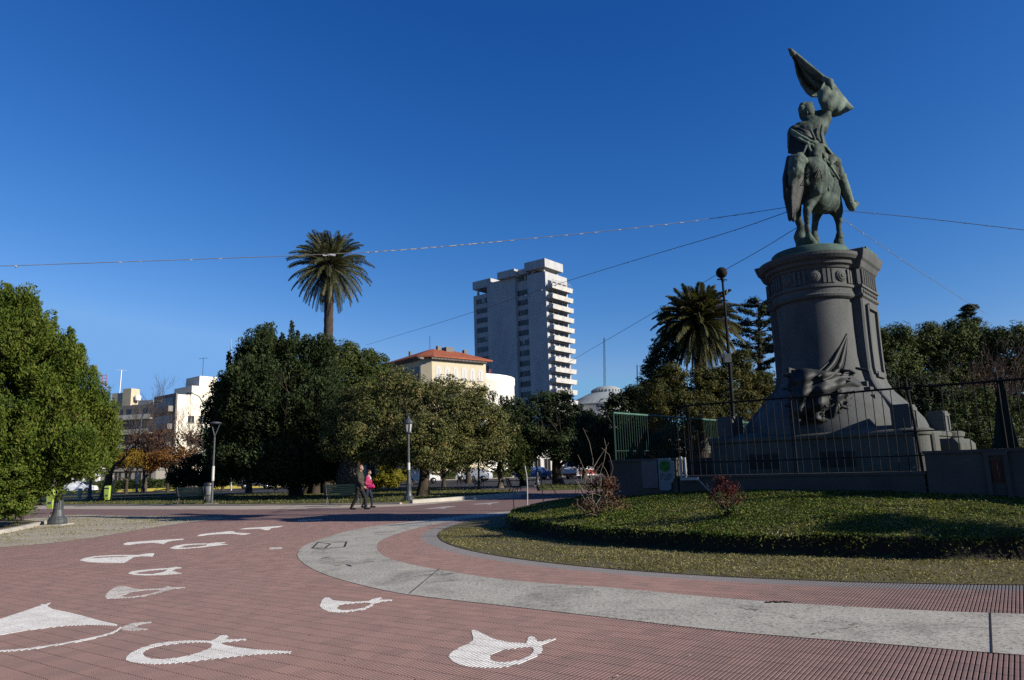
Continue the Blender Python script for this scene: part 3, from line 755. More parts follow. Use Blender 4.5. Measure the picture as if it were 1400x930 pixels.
scarf('painted scarf with solid pale left corner above the ring-shaped scarf', [[z1(p) for p in [(479, 455), (484, 442), (500, 425), (520, 412), (535, 404), (570, 405), (600, 413), (640, 420), (700, 417), (740, 415), (765, 405), (782, 411), (845, 409), (842, 413), (780, 420), (740, 431), (700, 443), (650, 452), (600, 458), (540, 461), (490, 463)]], [z1(p) for p in [(545, 453), (590, 436), (650, 425), (700, 422), (738, 421), (720, 428), (690, 438), (640, 448), (600, 453)]]], 'paint_old')
scarf('painted oval scarf in the middle of the left column of scarves', [[z1(p) for p in [(583, 347), (600, 338), (640, 332), (700, 327), (765, 323), (800, 317), (832, 321), (800, 327), (782, 335), (828, 347), (800, 350), (740, 354), (660, 356), (610, 353)]], [z1(p) for p in [(612, 346), (650, 338), (700, 333), (765, 328), (755, 336), (735, 343), (690, 350), (640, 350)]]])
scarf('painted pale oval scarf near the gravel corner', [[z1(p) for p in [(363, 287), (385, 277), (430, 269), (500, 264), (570, 263), (630, 263), (665, 257), (702, 255), (700, 262), (695, 270), (640, 268), (610, 272), (588, 286), (565, 299), (500, 299), (440, 297), (395, 294)]], [z1(p) for p in [(400, 280), (440, 272), (520, 268), (600, 267), (560, 272), (480, 275)]]])
scarf('painted narrow sliver scarf beside the gravel, left of its pair', [[z1(p) for p in [(560, 213), (580, 206), (640, 201), (700, 197), (760, 193), (838, 189), (835, 193), (790, 197), (765, 202), (745, 213), (700, 207), (640, 210), (590, 217), (570, 217)]]])
scarf('painted open oval scarf beside the narrow sliver scarf', [[z1(p) for p in [(773, 232), (800, 221), (840, 214), (900, 211), (950, 211), (985, 206), (1032, 205), (1000, 212), (1038, 214), (1000, 219), (960, 223), (920, 228), (860, 233), (800, 236)]], [z1(p) for p in [(810, 229), (850, 219), (900, 215), (945, 214), (940, 220), (900, 226), (850, 230)]]])
scarf('painted thin curved scarf, second farthest of the left group', [[z1(p) for p in [(897, 177), (910, 170), (950, 164), (1000, 160), (1040, 155), (1062, 155), (1072, 161), (1142, 165), (1120, 170), (1100, 171), (1060, 166), (1000, 168), (950, 171), (920, 176)]]])
scarf('painted farthest small scarf of the left group', [[z1(p) for p in [(1092, 146), (1120, 140), (1180, 137), (1240, 133), (1290, 130), (1270, 137), (1235, 141), (1225, 150), (1205, 149), (1185, 143), (1130, 145)]]])
scarf('short faint painted dash left of the grey path', [[z1(p) for p in [(1226, 232), (1230, 229), (1285, 228), (1285, 235), (1230, 237)]]], 'paint_old')
scarf('painted scarf with open oval just outside the grey path edge', [[z2(p) for p in [(181, 472), (188, 458), (192, 446), (205, 437), (222, 437), (240, 448), (280, 452), (330, 455), (390, 452), (412, 443), (430, 437), (450, 436), (442, 446), (497, 445), (495, 450), (440, 456), (422, 461), (405, 475), (380, 487), (340, 495), (290, 500), (260, 501), (220, 497), (195, 486)]], [z2(p) for p in [(253, 484), (262, 473), (285, 466), (330, 461), (380, 458), (405, 460), (400, 468), (375, 480), (330, 489), (280, 492)]]])
scarf('painted large white scarf with solid left body at bottom centre', [[z2(p) for p in [(741, 692), (750, 678), (770, 664), (800, 649), (830, 636), (848, 622), (850, 612), (841, 580), (850, 576), (870, 583), (900, 598), (940, 617), (1000, 630), (1080, 636), (1085, 612), (1098, 603), (1115, 610), (1130, 630), (1170, 622), (1207, 613), (1210, 619), (1180, 632), (1145, 645), (1152, 662), (1145, 676), (1125, 692), (1095, 708), (1050, 724), (1000, 737), (960, 742), (900, 742), (830, 738), (790, 728), (758, 712)]], [z2(p) for p in [(918, 698), (928, 684), (950, 673), (985, 664), (1030, 657), (1085, 652), (1108, 653), (1114, 665), (1106, 680), (1080, 698), (1040, 710), (990, 718), (950, 717), (925, 708)]]])
scarf('painted arrow-like scarf in front of the lamp kerb', [[(579, 695.8), (596, 694.2), (606, 692.6), (623, 692.2), (622, 693.2), (611, 694.3), (606, 696.2), (601, 695.3), (588, 696.0)]], 'paint_old')
scarf('painted arrow-like scarf nearest the end of the white kerb', [[(641, 689.6), (655, 688.6), (668, 687.6), (683, 686.4), (681, 687.6), (673, 688.6), (669, 690.6), (665, 689.4), (652, 690.2)]], 'paint_old')
scarf('pale painted dash on the paving by the long shadow', [[(406, 711.2), (440, 710), (441, 711.3), (407, 712.5)]], 'paint')

#%%PART
# ---------------------------------------------------------------- monument
TH = R(40); CX, CY, Z0 = 8.36, 18.95, .8
cT, sT = math.cos(TH), math.sin(TH)
def L2W(x, y, z=0): return Vector((CX + x * cT + y * sT, CY - x * sT + y * cT, z))
ped = thing('monument_pedestal', 'tall dark granite monument pedestal with drum front and flared base, carrying the rider', 'pedestal', (CX, CY, Z0), -TH)
def rect(a0, a1, b0, b1, z, ch=.04):
    return [(a0 + ch, b0, z), (a1 - ch, b0, z), (a1, b0 + ch, z), (a1, b1 - ch, z), (a1 - ch, b1, z), (a0 + ch, b1, z), (a0, b1 - ch, z), (a0, b0 + ch, z)]
def zz(z): return (2.05 + (z - 2.05) * .945 if z > 2.05 else z) - Z0
LV = [(2.05, 1.95, 1.38), (2.25, 1.92, 1.36), (2.43, 1.86, 1.30), (2.75, 1.66, 1.13), (3.0, 1.47, .96), (3.2, 1.32, .85), (3.45, 1.21, .76), (3.75, 1.165, .715), (4.3, 1.16, .705), (4.9, 1.165, .71), (5.68, 1.18, .72), (6.5, 1.18, .72)]
def AB(z):
    for (z0, a0, b0), (z1_, a1, b1) in zip(LV, LV[1:]):
        if z0 <= z <= z1_:
            t = (z - z0) / (z1_ - z0); return a0 + (a1 - a0) * t, b0 + (b1 - b0) * t
    return LV[-1][1:]
mb = MB(); mb.loft([rect(-a, a, -b, b, zz(z)) for z, a, b in LV], True, False)
mb.build('core_block', M['granite'], ped)
# drums front and rear
DP = [(1.93, 2.05), (1.91, 2.2), (1.83, 2.42), (1.64, 2.7), (1.46, 2.95), (1.36, 3.08), (1.26, 3.10), (1.22, 3.22), (1.14, 3.24), (1.04, 3.42), (.97, 3.72), (.93, 4.1), (.925, 4.8), (.94, 5.62)]
BP = [(.98, 5.60), (1.03, 5.64), (1.05, 5.70), (1.02, 5.74), (1.02, 5.86), (1.06, 5.89), (1.06, 5.96), (.99, 5.98), (.985, 6.40), (1.02, 6.42), (1.05, 6.48), (1.12, 6.52), (1.14, 6.60), (1.22, 6.64), (1.28, 6.72), (1.29, 6.80), (1.20, 6.83), (.5, 6.84)]
for sy in (-1, 1):
    mb = MB(); mb.lathe([(r, zz(z)) for r, z in DP], (0, sy * .65), 72); mb.build('drum', M['granite'], ped)
    mb = MB(); mb.lathe([(r, zz(z)) for r, z in BP], (0, sy * .65), 72, smooth=False); mb.build('drum_cornice', M['granite'], ped)
# frieze: triglyph ribs and roundels round the front drum
for k in range(-5, 6):
    mb = MB(); mr_ = MB()
    a = R(-90 + k * 20); ca, sa = math.cos(a), math.sin(a); c0 = Vector((0, -.65, 0))
    if k % 2 == 0:
        for j in (-.11, 0, .11):
            q = a + j; p = c0 + Vector((math.cos(q), math.sin(q), 0)) * 1.0; t = Vector((-math.sin(q), math.cos(q), 0)) * .036; n = Vector((math.cos(q), math.sin(q), 0)) * .045
            l = [p - t - n, p + t - n, p + t + n * .6, p - t + n * .6]
            mb.loft([[v + Vector((0, 0, zz(6.0))) for v in l], [v + Vector((0, 0, zz(6.38))) for v in l]], True, False)
    else:
        n = Vector((ca, sa, 0)); t = Vector((-sa, ca, 0)); p = c0 + n * .97 + Vector((0, 0, zz(6.19)))
        for r_, d_ in ((.155, .035), (.11, .055), (.05, .075)):
            lo = [[p + (t * math.cos(w) + Vector((0, 0, 1)) * math.sin(w)) * r_ * rr_ + n * dd for w in np.linspace(0, 2 * math.pi, 20, endpoint=False)] for rr_, dd in ((1, 0), (1, d_), (.8, d_ + .012))]
            mr_.loft(lo, True, True)
    (mb.build('triglyph', M['granite'], ped) if k % 2 == 0 else mr_.build('roundel', M['granite'], ped))
# wing cornices and bands
mb = MB()
for z, da, db in ((6.42, .02, .02), (6.46, .06, .06), (6.54, .09, .09), (6.60, .11, .11), (6.66, .16, .15), (6.80, .20, .19), (6.90, .22, .21), (6.92, .18, .17)):
    mb_ = rect(-1.18 - da, 1.18 + da, -0.72 - db, 0.72 + db, zz(z), .01)
    mb.__dict__.setdefault('L', []).append(mb_)
mb.loft(mb.L, True, False); mb.build('cornice', M['granite'], ped)
mb = MB()
mb.loft([rect(-1.18 - d, 1.18 + d, -0.72 - d, 0.72 + d, zz(z), .01) for z, d in ((5.62, .005), (5.66, .05), (5.72, .05), (5.74, .02), (5.88, .02), (5.90, .06), (5.97, .06), (5.98, .01))], True, False)
for k in range(9):           # carved studs on the band
    y = -.60 + k * .15
    for sx in (-1, 1): mb.ell((sx * 1.205, y, zz(5.81)), (.035, .055, .055), n=10, m_=6)
mb.build('carved_band', M['granite'], ped)
for sx in (-1, 1):
    mb = MB()
    for k in range(7):
        y = -.60 + k * .20
        for j in (-.05, .02):
            x0, x1 = (1.18, 1.23) if sx > 0 else (-1.23, -1.18)
            mb.box((x0, y + j, zz(6.0)), (x1, y + j + .045, zz(6.40)))
    for x in (.95, 1.02, 1.09):
        a, b_ = (x, x + .045) if sx > 0 else (-x - .045, -x)
        mb.box((a, -.76, zz(6.0)), (b_, -0.72, zz(6.40)))
    mb.build('flutes', M['granite'], ped)
# sunk panels in the side faces: raised frame strips that follow the curve
for sx in (-1, 1):
    mb = MB(); zs = np.linspace(3.6, 5.45, 12)
    for y0, y1 in ((-.52, -.36), (.36, .52)):
        lo = []
        for z in zs:
            a = AB(z)[0] - .01; e = a + .075
            lo.append([(sx * a, y0, zz(z)), (sx * e, y0 + .015, zz(z)), (sx * e, y1 - .015, zz(z)), (sx * a, y1, zz(z))][::sx])
        mb.loft(lo, True, False)
    for z0, z1_ in ((3.52, 3.66), (5.36, 5.50)):
        a = AB(z0)[0] - .02; e = AB(z0)[0] + .07
        mb.box((min(sx * a, sx * e), -.36, zz(z0)), (max(sx * a, sx * e), .36, zz(z1_)))
    mb.build('panel_frame', M['granite'], ped)
# stepped links between drum flare and wings
for sx in (-1, 1):
    mb = MB()
    for k, (z0, z1_, xx_, yy_) in enumerate(((3.20, 3.36, 1.14, 1.05), (2.98, 3.20, 1.24, 1.2), (2.72, 2.98, 1.36, 1.35))):
        mb.box((min(sx * 1.0, sx * xx_), -yy_, zz(z0)), (max(sx * 1.0, sx * xx_), -.9, zz(z1_)))
    mb.build('flank_steps', M['granite'], ped)
# verdigris plinth of the horse
mb = MB(); mb.lathe([(.96, zz(6.82)), (.96, zz(7.07)), (.92, zz(7.11))], (0, -.62), 48)
mb.box((-.9, -.6, zz(6.82)), (.9, 1.5, zz(7.10)))
mb.box((1.0, -.45, zz(6.92)), (1.35, .7, zz(7.04)))
mb.build('bronze_plinth', M['verdigris'], ped)
# platform
mb = MB()
XL, XR, YF, YB = -2.18, 2.32, -2.62, 2.2
mb.loft([rect(XL - d, XR + d, YF - d, YB + d, zz(z), .03) for z, d in ((.6, .06), (.98, .06), (1.0, 0), (1.90, 0), (1.93, .05), (2.0, .06), (2.03, .03), (2.10, -.25), (2.16, -.36))], True, False)
mb.build('platform', M['granite_base'], ped)
for sx, x in ((1, XR - .02), (-1, XL + .02)):
    for y in (YF + .22, YB - .22):
        mb = MB(); mb.lathe([(.42, zz(.6)), (.42, zz(.97)), (.38, zz(1.0)), (.37, zz(1.89)), (.41, zz(1.925)), (.42, zz(2.025)), (.36, zz(2.06))], (x - sx * .12, y + (.12 if y < 0 else -.12)), 36, smooth=False)
        mb.build('corner_pillar', M['granite_base'], ped)
for sx in (-1, 1):
    for y0 in (YF + .18, YB - .85):
        mb = MB()
        a, b_ = (1.88, 2.26) if sx > 0 else (-2.12, -1.74)
        mb.box((a, y0, zz(2.0)), (b_, y0 + .66, zz(2.62)))
        e0, e1 = (b_, b_ + .03) if sx > 0 else (a - .03, a)
        mb.box((e0, y0 + .02, zz(2.1)), (e1, y0 + .14, zz(2.56))); mb.box((e0, y0 + .5, zz(2.1)), (e1, y0 + .64, zz(2.56)))
        mb.box((e0, y0 + .14, zz(2.48)), (e1, y0 + .5, zz(2.56)))
        mb.build('corner_block', M['granite'], ped)
for sx in (1, -1):
    x0 = XR if sx > 0 else XL
    for (y0, y1, w, h) in ((-1.5, -.9, .18, 1.95), (-.75, 1.4, .55, 1.72)):
        a, b_ = (x0, x0 + w) if sx > 0 else (x0 - w, x0)
        mb = MB(); mb.loft([rect(a, b_, y0, y1, zz(.6)), rect(a, b_, y0, y1, zz(h)), rect(a + (.0 if sx > 0 else .1), b_ - (.1 if sx > 0 else 0), y0 + .08, y1 - .08, zz(h + .12))], True, False)
        mb.build('side_buttress', M['granite_base'], ped)
for x in (-1.35, .35):
    mb = MB(); mb.box((x, YF - .025, zz(1.28)), (x + .75, YF, zz(1.62))); mb.build('dedication_plaque', M['bronze_dark'], ped)

def Yd(px): return 18.28 - math.sqrt(max(1.33 ** 2 - ((px - 1118) / 47) ** 2, .08))
# bronze trophy on the drum front
PO = Vector((CX, CY, Z0)); INV = Matrix.Rotation(TH, 4, 'Z')
def toped(v): return INV @ (Vector(v) - PO)
def cloth(name, top, bot, mat, parent, Yf, rows=14, thick=.04, conv=lambda v: v, sub=5, fold=lambda s, t: 0, gather=1):
    tp = resample(top, len(top) * sub); bt = resample(bot, len(top) * sub); n = len(tp); V = []
    for i in range(n):
        for j in range(rows):
            t = j / (rows - 1); px = tp[i][0] * (1 - t) + bt[i][0] * t; py = tp[i][1] * (1 - t) + bt[i][1] * t
            V.append(conv(AT(px, py, Yf(px, py) + fold(i / (n - 1), t))))
    mb = MB(); mb.add(V, [(i * rows + j, i * rows + j + 1, (i + 1) * rows + j + 1, (i + 1) * rows + j) for i in range(n - 1) for j in range(rows - 1)], True)
    o = mb.build(name, mat, parent); s = o.modifiers.new('thickness', 'SOLIDIFY'); s.thickness = thick; s.offset = 0
    return o
tro = MB()
def TP(px, py, d=0): return toped(AT(px, py, Yd(px) + d))
rt = random.Random(11)
for (a, b, ra, rb) in [((1078, 505), (1192, 534), .05, .03), ((1110, 512), (1190, 527), .045, .03), ((1085, 520), (1165, 512), .05, .05), ((1140, 549), (1178, 548), .12, .09), ((1178, 548), (1184, 548), .06, .05),
                       ((1088, 512), (1084, 562), .10, .06), ((1100, 515), (1095, 548), .12, .08), ((1112, 540), (1135, 553), .22, .18), ((1105, 556), (1118, 566), .19, .16), ((1136, 560), (1150, 548), .2, .14),
                       ((1120, 568), (1128, 574), .14, .12), ((1095, 560), (1100, 578), .07, .04), ((1125, 520), (1160, 520), .14, .1), ((1150, 527), (1180, 531), .08, .05), ((1078, 507), (1082, 545), .05, .04)]:
    tro.capsule(TP(*a, -.12), TP(*b, -.12), ra, rb)
tro.ell(TP(1186, 548, -.12), (.085, .085, .085))
for k in range(60):
    px = rt.uniform(1084, 1172); py = rt.uniform(508, 572) - max(0, px - 1135) * .5
    a = TP(px, py, -.08 - rt.random() * .14); d = Vector((rt.choice((-1, 1)) * rt.uniform(.5, 1.3), rt.uniform(-.3, .3), rt.uniform(-.5, .5))) * .22
    tro.capsule(a, a + d, rt.uniform(.03, .065), rt.uniform(.02, .045))
for k in range(34):
    px = rt.uniform(1086, 1170); py = rt.uniform(508, 574) - max(0, px - 1135) * .5
    a = TP(px, py, -.25 - .04 * rt.random()); d = Vector((rt.choice((-1, 1)) * rt.uniform(.3, 1.2), rt.uniform(-.2, .1), rt.uniform(-.6, .6))) * .2
    tro.capsule(a, a + d, rt.uniform(.022, .05), rt.uniform(.012, .03))
trophy = tro.fuse('bronze_trophy', M['bronze_dark'], ped, voxel=.022, smooth=1)
ring = MB()
for (px, py, r) in ((1120, 560, .17), (1143, 556, .12)):
    c = TP(px, py, -.3)
    for k in range(9):
        a0 = math.pi * (k / 9) * 1.6 + .3; a1 = a0 + .45
        ring.capsule(c + Vector((math.cos(a0) * r, 0, math.sin(a0) * r)), c + Vector((math.cos(a1) * r, 0, math.sin(a1) * r)), .035, .03)
ring.fuse('wreath', M['bronze_dark'], trophy, voxel=.02, smooth=1)
YT = lambda px, py: Yd(px) - .06 - max(0, (py - 470)) * .0045
cloth('draped_flag', [(1112, 512), (1122, 505), (1134, 493), (1144, 478), (1152, 466), (1158, 456)], [(1128, 524), (1140, 520), (1150, 512), (1156, 500), (1158, 484), (1158.8, 460)], M['bronze_dark'], trophy, YT, rows=20, conv=toped, fold=lambda s, t: .10 * math.sin(t * 15 + s * 2) * (1 - .75 * s))
cloth('draped_flag', [(1082, 506), (1100, 504), (1120, 507), (1140, 509), (1162, 512), (1184, 530)], [(1084, 572), (1097, 582), (1113, 573), (1131, 580), (1150, 560), (1180, 547)], M['bronze_dark'], trophy, lambda px, py: Yd(px) - .24 - .14 * math.sin(min(1, max(0, (py - 505) / 60)) * 3.1), rows=20, conv=toped, fold=lambda s, t: .09 * math.sin(s * 24 + t * 3) * (.4 + t) + .06 * math.sin(t * 21 + s * 9))
# small dark graffito on the drum band
mb = MB()
for pts in ([(1136, 394), (1134, 398), (1140, 398)], [(1139, 394), (1138, 401)], [(1144, 396), (1144, 400)], [(1142, 396), (1147, 396.5)]):
    mb.tube([toped(AT(p[0], p[1], 18.45 - math.sqrt(1.04 ** 2 - .42 ** 2) - .03)) for p in pts], .022, 5)
mb.build('graffito', M['bronze_dark'], ped)

# ---------------------------------------------------------------- equestrian statue
st = thing('equestrian_statue', 'green bronze horse and rider holding a furled flag aloft, on top of the granite pedestal', 'statue', (CX, CY, 7.1), 0)
SO = Vector((CX, CY, 7.1))
def SP(px, py, d=0): return AT(px, py, CY + d) - SO
h = MB()
def hc(a, b, ra, rb): h.capsule(SP(*a), SP(*b), ra, rb, 18, 6)
hc((1107, 234, -.60), (1112, 238, .1), .38, .46)
hc((1110, 240, -.62), (1112, 262, -.35), .36, .36)
hc((1100, 244, -.45), (1094, 262, -.35), .34, .30)
hc((1113, 250, -.1), (1128, 264, .9), .46, .42)
hc((1116, 272, .1), (1130, 276, .8), .38, .36)
hc((1133, 264, .9), (1138, 282, 1.0), .30, .24)
hc((1128, 238, 1.2), (1120, 208, 1.7), .34, .25)      # neck, beyond the rider
hc((1118, 206, 1.7), (1122, 212, 2.1), .2, .13)       # head
# near hind leg
hc((1111, 254, -.55), (1108, 275, -.5), .31, .18)
hc((1108, 275, -.5), (1103, 290, -.70), .165, .105)
hc((1103, 291, -.72), (1103, 308, -.66), .095, .07)
hc((1103, 308, -.66), (1106, 324, -.58), .07, .075)
hc((1106, 324, -.58), (1111, 333, -.5), .10, .13)
# far hind leg
hc((1092, 252, -.3), (1088, 280, -.2), .26, .16)
hc((1088, 278, -.2), (1089, 294, -.38), .16, .12)
hc((1089, 294, -.38), (1095, 312, -.3), .10, .085)
hc((1095, 312, -.3), (1093, 323, -.3), .11, .14)
hc((1093, 325, -.3), (1096, 331, -.3), .15, .17)
# standing fore leg
hc((1139, 274, 1.0), (1144, 290, 1.0), .24, .17)
hc((1144, 290, 1.0), (1146, 299, 1.0), .15, .115)
hc((1146, 299, 1.0), (1147, 303, 1.0), .12, .105)
hc((1146, 303, 1.0), (1148, 322, .98), .082, .066)
hc((1148, 322, .98), (1147, 329, .98), .11, .13)
hc((1147, 330, .98), (1147, 334, .98), .14, .16)
# second fore leg, seen behind
hc((1120, 284, 1.1), (1115, 300, 1.2), .2, .11)
hc((1115, 300, 1.2), (1113, 320, 1.2), .10, .085)
hc((1113, 320, 1.2), (1115, 333, 1.15), .10, .13)
hc((1111, 333, -.5), (1111.5, 342, -.5), .12, .16); hc((1096, 331, -.3), (1096.5, 343, -.3), .15, .17); hc((1147, 334, .98), (1148, 341, .98), .13, .17); hc((1115, 333, 1.15), (1116, 341, 1.15), .12, .16)
# muscle and bone lines
hc((1116, 216, -.75), (1124, 236, -.62), .10, .12); hc((1122, 236, -.7), (1118, 262, -.72), .12, .10); hc((1104, 222, -.85), (1101, 250, -.78), .12, .10); hc((1103, 286, -.78), (1108, 280, -.72), .06, .07)
hc((1127, 268, .35), (1138, 286, .7), .16, .12)
horse = h.fuse('horse', M['bronze'], st, voxel=.032, smooth=2, noise_amp=.03, noise_scale=.22)
tl_ = MB()
def tc_(a, b, ra, rb): tl_.capsule(SP(*a), SP(*b), ra, rb, 14, 5)
tc_((1100, 222, -.85), (1093, 215, -1.05), .12, .14); tc_((1093, 215, -1.05), (1090, 224, -1.1), .14, .17)
tc_((1091, 220, -1.12), (1087, 236, -1.15), .20, .20); tc_((1087, 236, -1.15), (1081, 253, -1.12), .19, .06); tc_((1084, 216, -1.1), (1082, 236, -1.12), .10, .10)
tail = tl_.fuse('tail', M['bronze_pale'], horse, voxel=.03, smooth=2, noise_amp=.07, noise_scale=.16)
tl_ = MB()
tc_((1088, 232, -.8), (1086, 258, -.72), .22, .24); tc_((1086, 258, -.72), (1084, 284, -.72), .24, .17)
qt = random.Random(12)
for k in range(30):
    x0 = 1079 + k % 10 * 1.3 + qt.uniform(-.6, .6); d0 = -.9 + qt.uniform(-.12, .15); x1 = 1076 + (k % 10) * 1.15 + qt.uniform(-1, 1); y1 = qt.uniform(278, 303)
    P_ = [(x0, qt.uniform(216, 228), d0), ((x0 + x1) / 2 - 3.2 + (k % 10) * .3, 245 + qt.uniform(-6, 6), d0 - .02), (x1 - 1, 270, d0 + .05), (x1 + 1, y1, d0 + .1)]
    for a_, b_, r1, r2 in zip(P_, P_[1:], (.075, .085, .07), (.085, .07, .03)): tc_(a_, b_, r1, r2)
tl_.fuse('tail_hair', M['bronze_dark'], horse, voxel=.028, smooth=1)
mb = MB()
for pts in ([(1113, 231), (1115, 227.5), (1119, 228.5), (1118.5, 234), (1113.5, 243), (1121, 242)], [(1117, 243), (1121, 232), (1124, 244)]):
    mb.tube([SP(x, y, -1.0 - .10 + abs(x - 1113) * .012) for x, y in pts], .017, 5)
mb.build('scratched_mark', M['bronze_dark'], horse)
# rider
rd_ = MB()
def rc(a, b, ra, rb): rd_.capsule(SP(*a), SP(*b), ra, rb, 18, 6)
rc((1110, 207, .0), (1104, 186, 0), .42, .40)
rc((1096, 180, .0), (1119, 175, .05), .28, .27)
rc((1104, 188, 0), (1110, 176, .05), .40, .36)
rc((1103, 172, .05), (1103, 158, .08), .15, .13)          # neck
rc((1087, 181, -.05), (1085, 200, .15), .20, .18)           # near arm
rc((1085, 200, .15), (1096, 207, .6), .17, .12)
rc((1120, 174, .05), (1129, 163, .1), .23, .17)             # raised arm
rc((1129, 163, .1), (1131, 154, .12), .15, .12)
rc((1130, 156, .1), (1120, 158, .3), .14, .15)              # forearm and fist
rc((1131, 154, .12), (1130, 132, .2), .12, .10)
for k in range(4): rc((1119, 153.5 + k * 3, .2), (1115.5, 154 + k * 3, .35), .055, .045)
rc((1115, 212, .2), (1138, 226, .6), .36, .26)              # near thigh
rc((1138, 226, .6), (1146, 243, .7), .25, .19)
head = MB()
rider = rd_.fuse('rider', M['bronze'], st, voxel=.034, smooth=2, noise_amp=.05, noise_scale=.22)
rq = Matrix.Rotation(R(20), 3, 'Y')
head.ell(SP(1103, 152, .08), (.205, .22, .25), rq); head.ell(SP(1105, 155, .05), (.17, .19, .19))
head.capsule(SP(1111, 151.5, .12), SP(1113.2, 153, .13), .055, .035)     # nose
head.capsule(SP(1110, 157, .12), SP(1109, 160, .12), .07, .05)         # chin
head.capsule(SP(1109, 147.5, .1), SP(1111.5, 148.5, .1), .06, .045)      # brow
head.capsule(SP(1103, 153, -.17), SP(1103.4, 155.5, -.17), .035, .03)     # ear
head.capsule(SP(1098, 145, .05), SP(1107, 143.8, .08), .11, .10)        # hair
head.capsule(SP(1096, 149, .0), SP(1097.5, 160, .05), .10, .09)
head.fuse('head', M['bronze'], rider, voxel=.02, smooth=1)
bt_ = MB()
def bc(a, b, ra, rb): bt_.capsule(SP(*a), SP(*b), ra, rb, 14, 5)
bc((1148, 243, .7), (1156, 262, .75), .185, .155); bc((1156, 262, .75), (1162, 277, .8), .15, .115)
bc((1162, 278, .8), (1165, 284, .75), .13, .115); bc((1165, 283, .75), (1171, 279, .85), .105, .075); bc((1152, 241, .7), (1155, 240, .65), .06, .05)
fo = lambda amp, k, ph=0: (lambda s, t: amp * math.sin(s * k + ph) * (.35 + .65 * t))
def body(px, py): return -.42 + ((px - 1106) / 47) ** 2 * .7
Yb = lambda px, py: CY + body(px, py)
rg_ = MB()
for P_ in ([(1082, 178), (1092, 184), (1106, 192), (1122, 198), (1129, 201)], [(1083, 183), (1093, 190), (1106, 197), (1120, 202)], [(1104, 196), (1107, 204), (1112, 212)], [(1110, 198), (1115, 206), (1122, 216)], [(1118, 201), (1124, 209), (1131, 221)], [(1127, 199), (1134, 207), (1141, 216), (1144, 221)],
           [(1102, 200), (1099, 207), (1096, 212)], [(1122, 217), (1127, 230), (1131, 246), (1133, 260)], [(1126, 218), (1132, 232), (1136, 248)], [(1132, 222), (1140, 234), (1147, 245)], [(1124, 172), (1122, 184), (1125, 195)], [(1108, 178), (1112, 186), (1114, 191)]):
    for a_, b_ in zip(P_, P_[1:]): rg_.capsule(SP(a_[0], a_[1], body(*a_) - .14), SP(b_[0], b_[1], body(*b_) - .14), .038, .038, 10, 3)
rg_.fuse('coat_folds', M['bronze_pale'], rider, voxel=.02, smooth=1)
boot = bt_.fuse('boot', M['bronze_pale'], rider, voxel=.026, smooth=1, noise_amp=.02, noise_scale=.1)
mb = MB(); mb.tube([SP(1164 + 8.5 * math.cos(a) * .9, 280 + 6.5 * math.sin(a), .8) for a in np.linspace(-2.2, 1.3, 14)], .025, 6)
mb.tube([SP(1148, 250, .75), SP(1160, 274, .78)], .02, 5); mb.build('stirrup', M['bronze_dark'], st)
cloth('coat_back', [(1081.5, 176), (1092, 174), (1102, 178), (1112, 183), (1120, 189), (1127, 193)], [(1077, 209), (1086, 212), (1098, 213), (1109, 214), (1122, 216), (1134, 220)], M['bronze_dark'], rider, Yb, thick=.05, fold=fo(.06, 11), conv=lambda v: v - SO)
cloth('sash', [(1080, 176), (1093, 179), (1104, 186), (1115, 192), (1127, 196)], [(1081, 181), (1092, 187), (1103, 193), (1114, 199), (1128, 200)], M['bronze_pale'], rider, lambda px, py: Yb(px, py) - .07, thick=.05, fold=fo(.03, 9), conv=lambda v: v - SO)
cloth('coat_front', [(1103, 192), (1111, 194), (1119, 197), (1127, 196), (1132, 203), (1139, 211), (1144, 218)], [(1097, 212), (1106, 213), (1116, 214), (1126, 222), (1132, 228), (1139, 224), (1142, 221)], M['bronze'], rider, lambda px, py: Yb(px, py) - .12, thick=.045, fold=fo(.15, 11, 1), conv=lambda v: v - SO)
cloth('coat_skirt', [(1122, 214), (1126, 216), (1130, 219), (1136, 222), (1141, 225)], [(1128, 236), (1134, 240), (1139, 240), (1145, 246), (1149, 240)], M['bronze'], rider, lambda px, py: CY - .30 + (px - 1124) * .035, thick=.045, fold=fo(.12, 10), conv=lambda v: v - SO)
cloth('coat_tail', [(1120, 216), (1123, 215), (1127, 217), (1131, 222)], [(1129, 259), (1132, 262), (1135, 262), (1137, 252)], M['bronze_pale'], rider, lambda px, py: CY - .42 + (px - 1122) * .03, thick=.05, fold=fo(.08, 13), conv=lambda v: v - SO)
cloth('saddle_cloth', [(1126, 222), (1132, 223), (1140, 226), (1146, 230)], [(1134, 258), (1138, 259), (1142, 260), (1146, 252)], M['bronze'], horse, lambda px, py: CY - .02 + (px - 1126) * .02, thick=.05, fold=fo(.05, 9), conv=lambda v: v - SO)
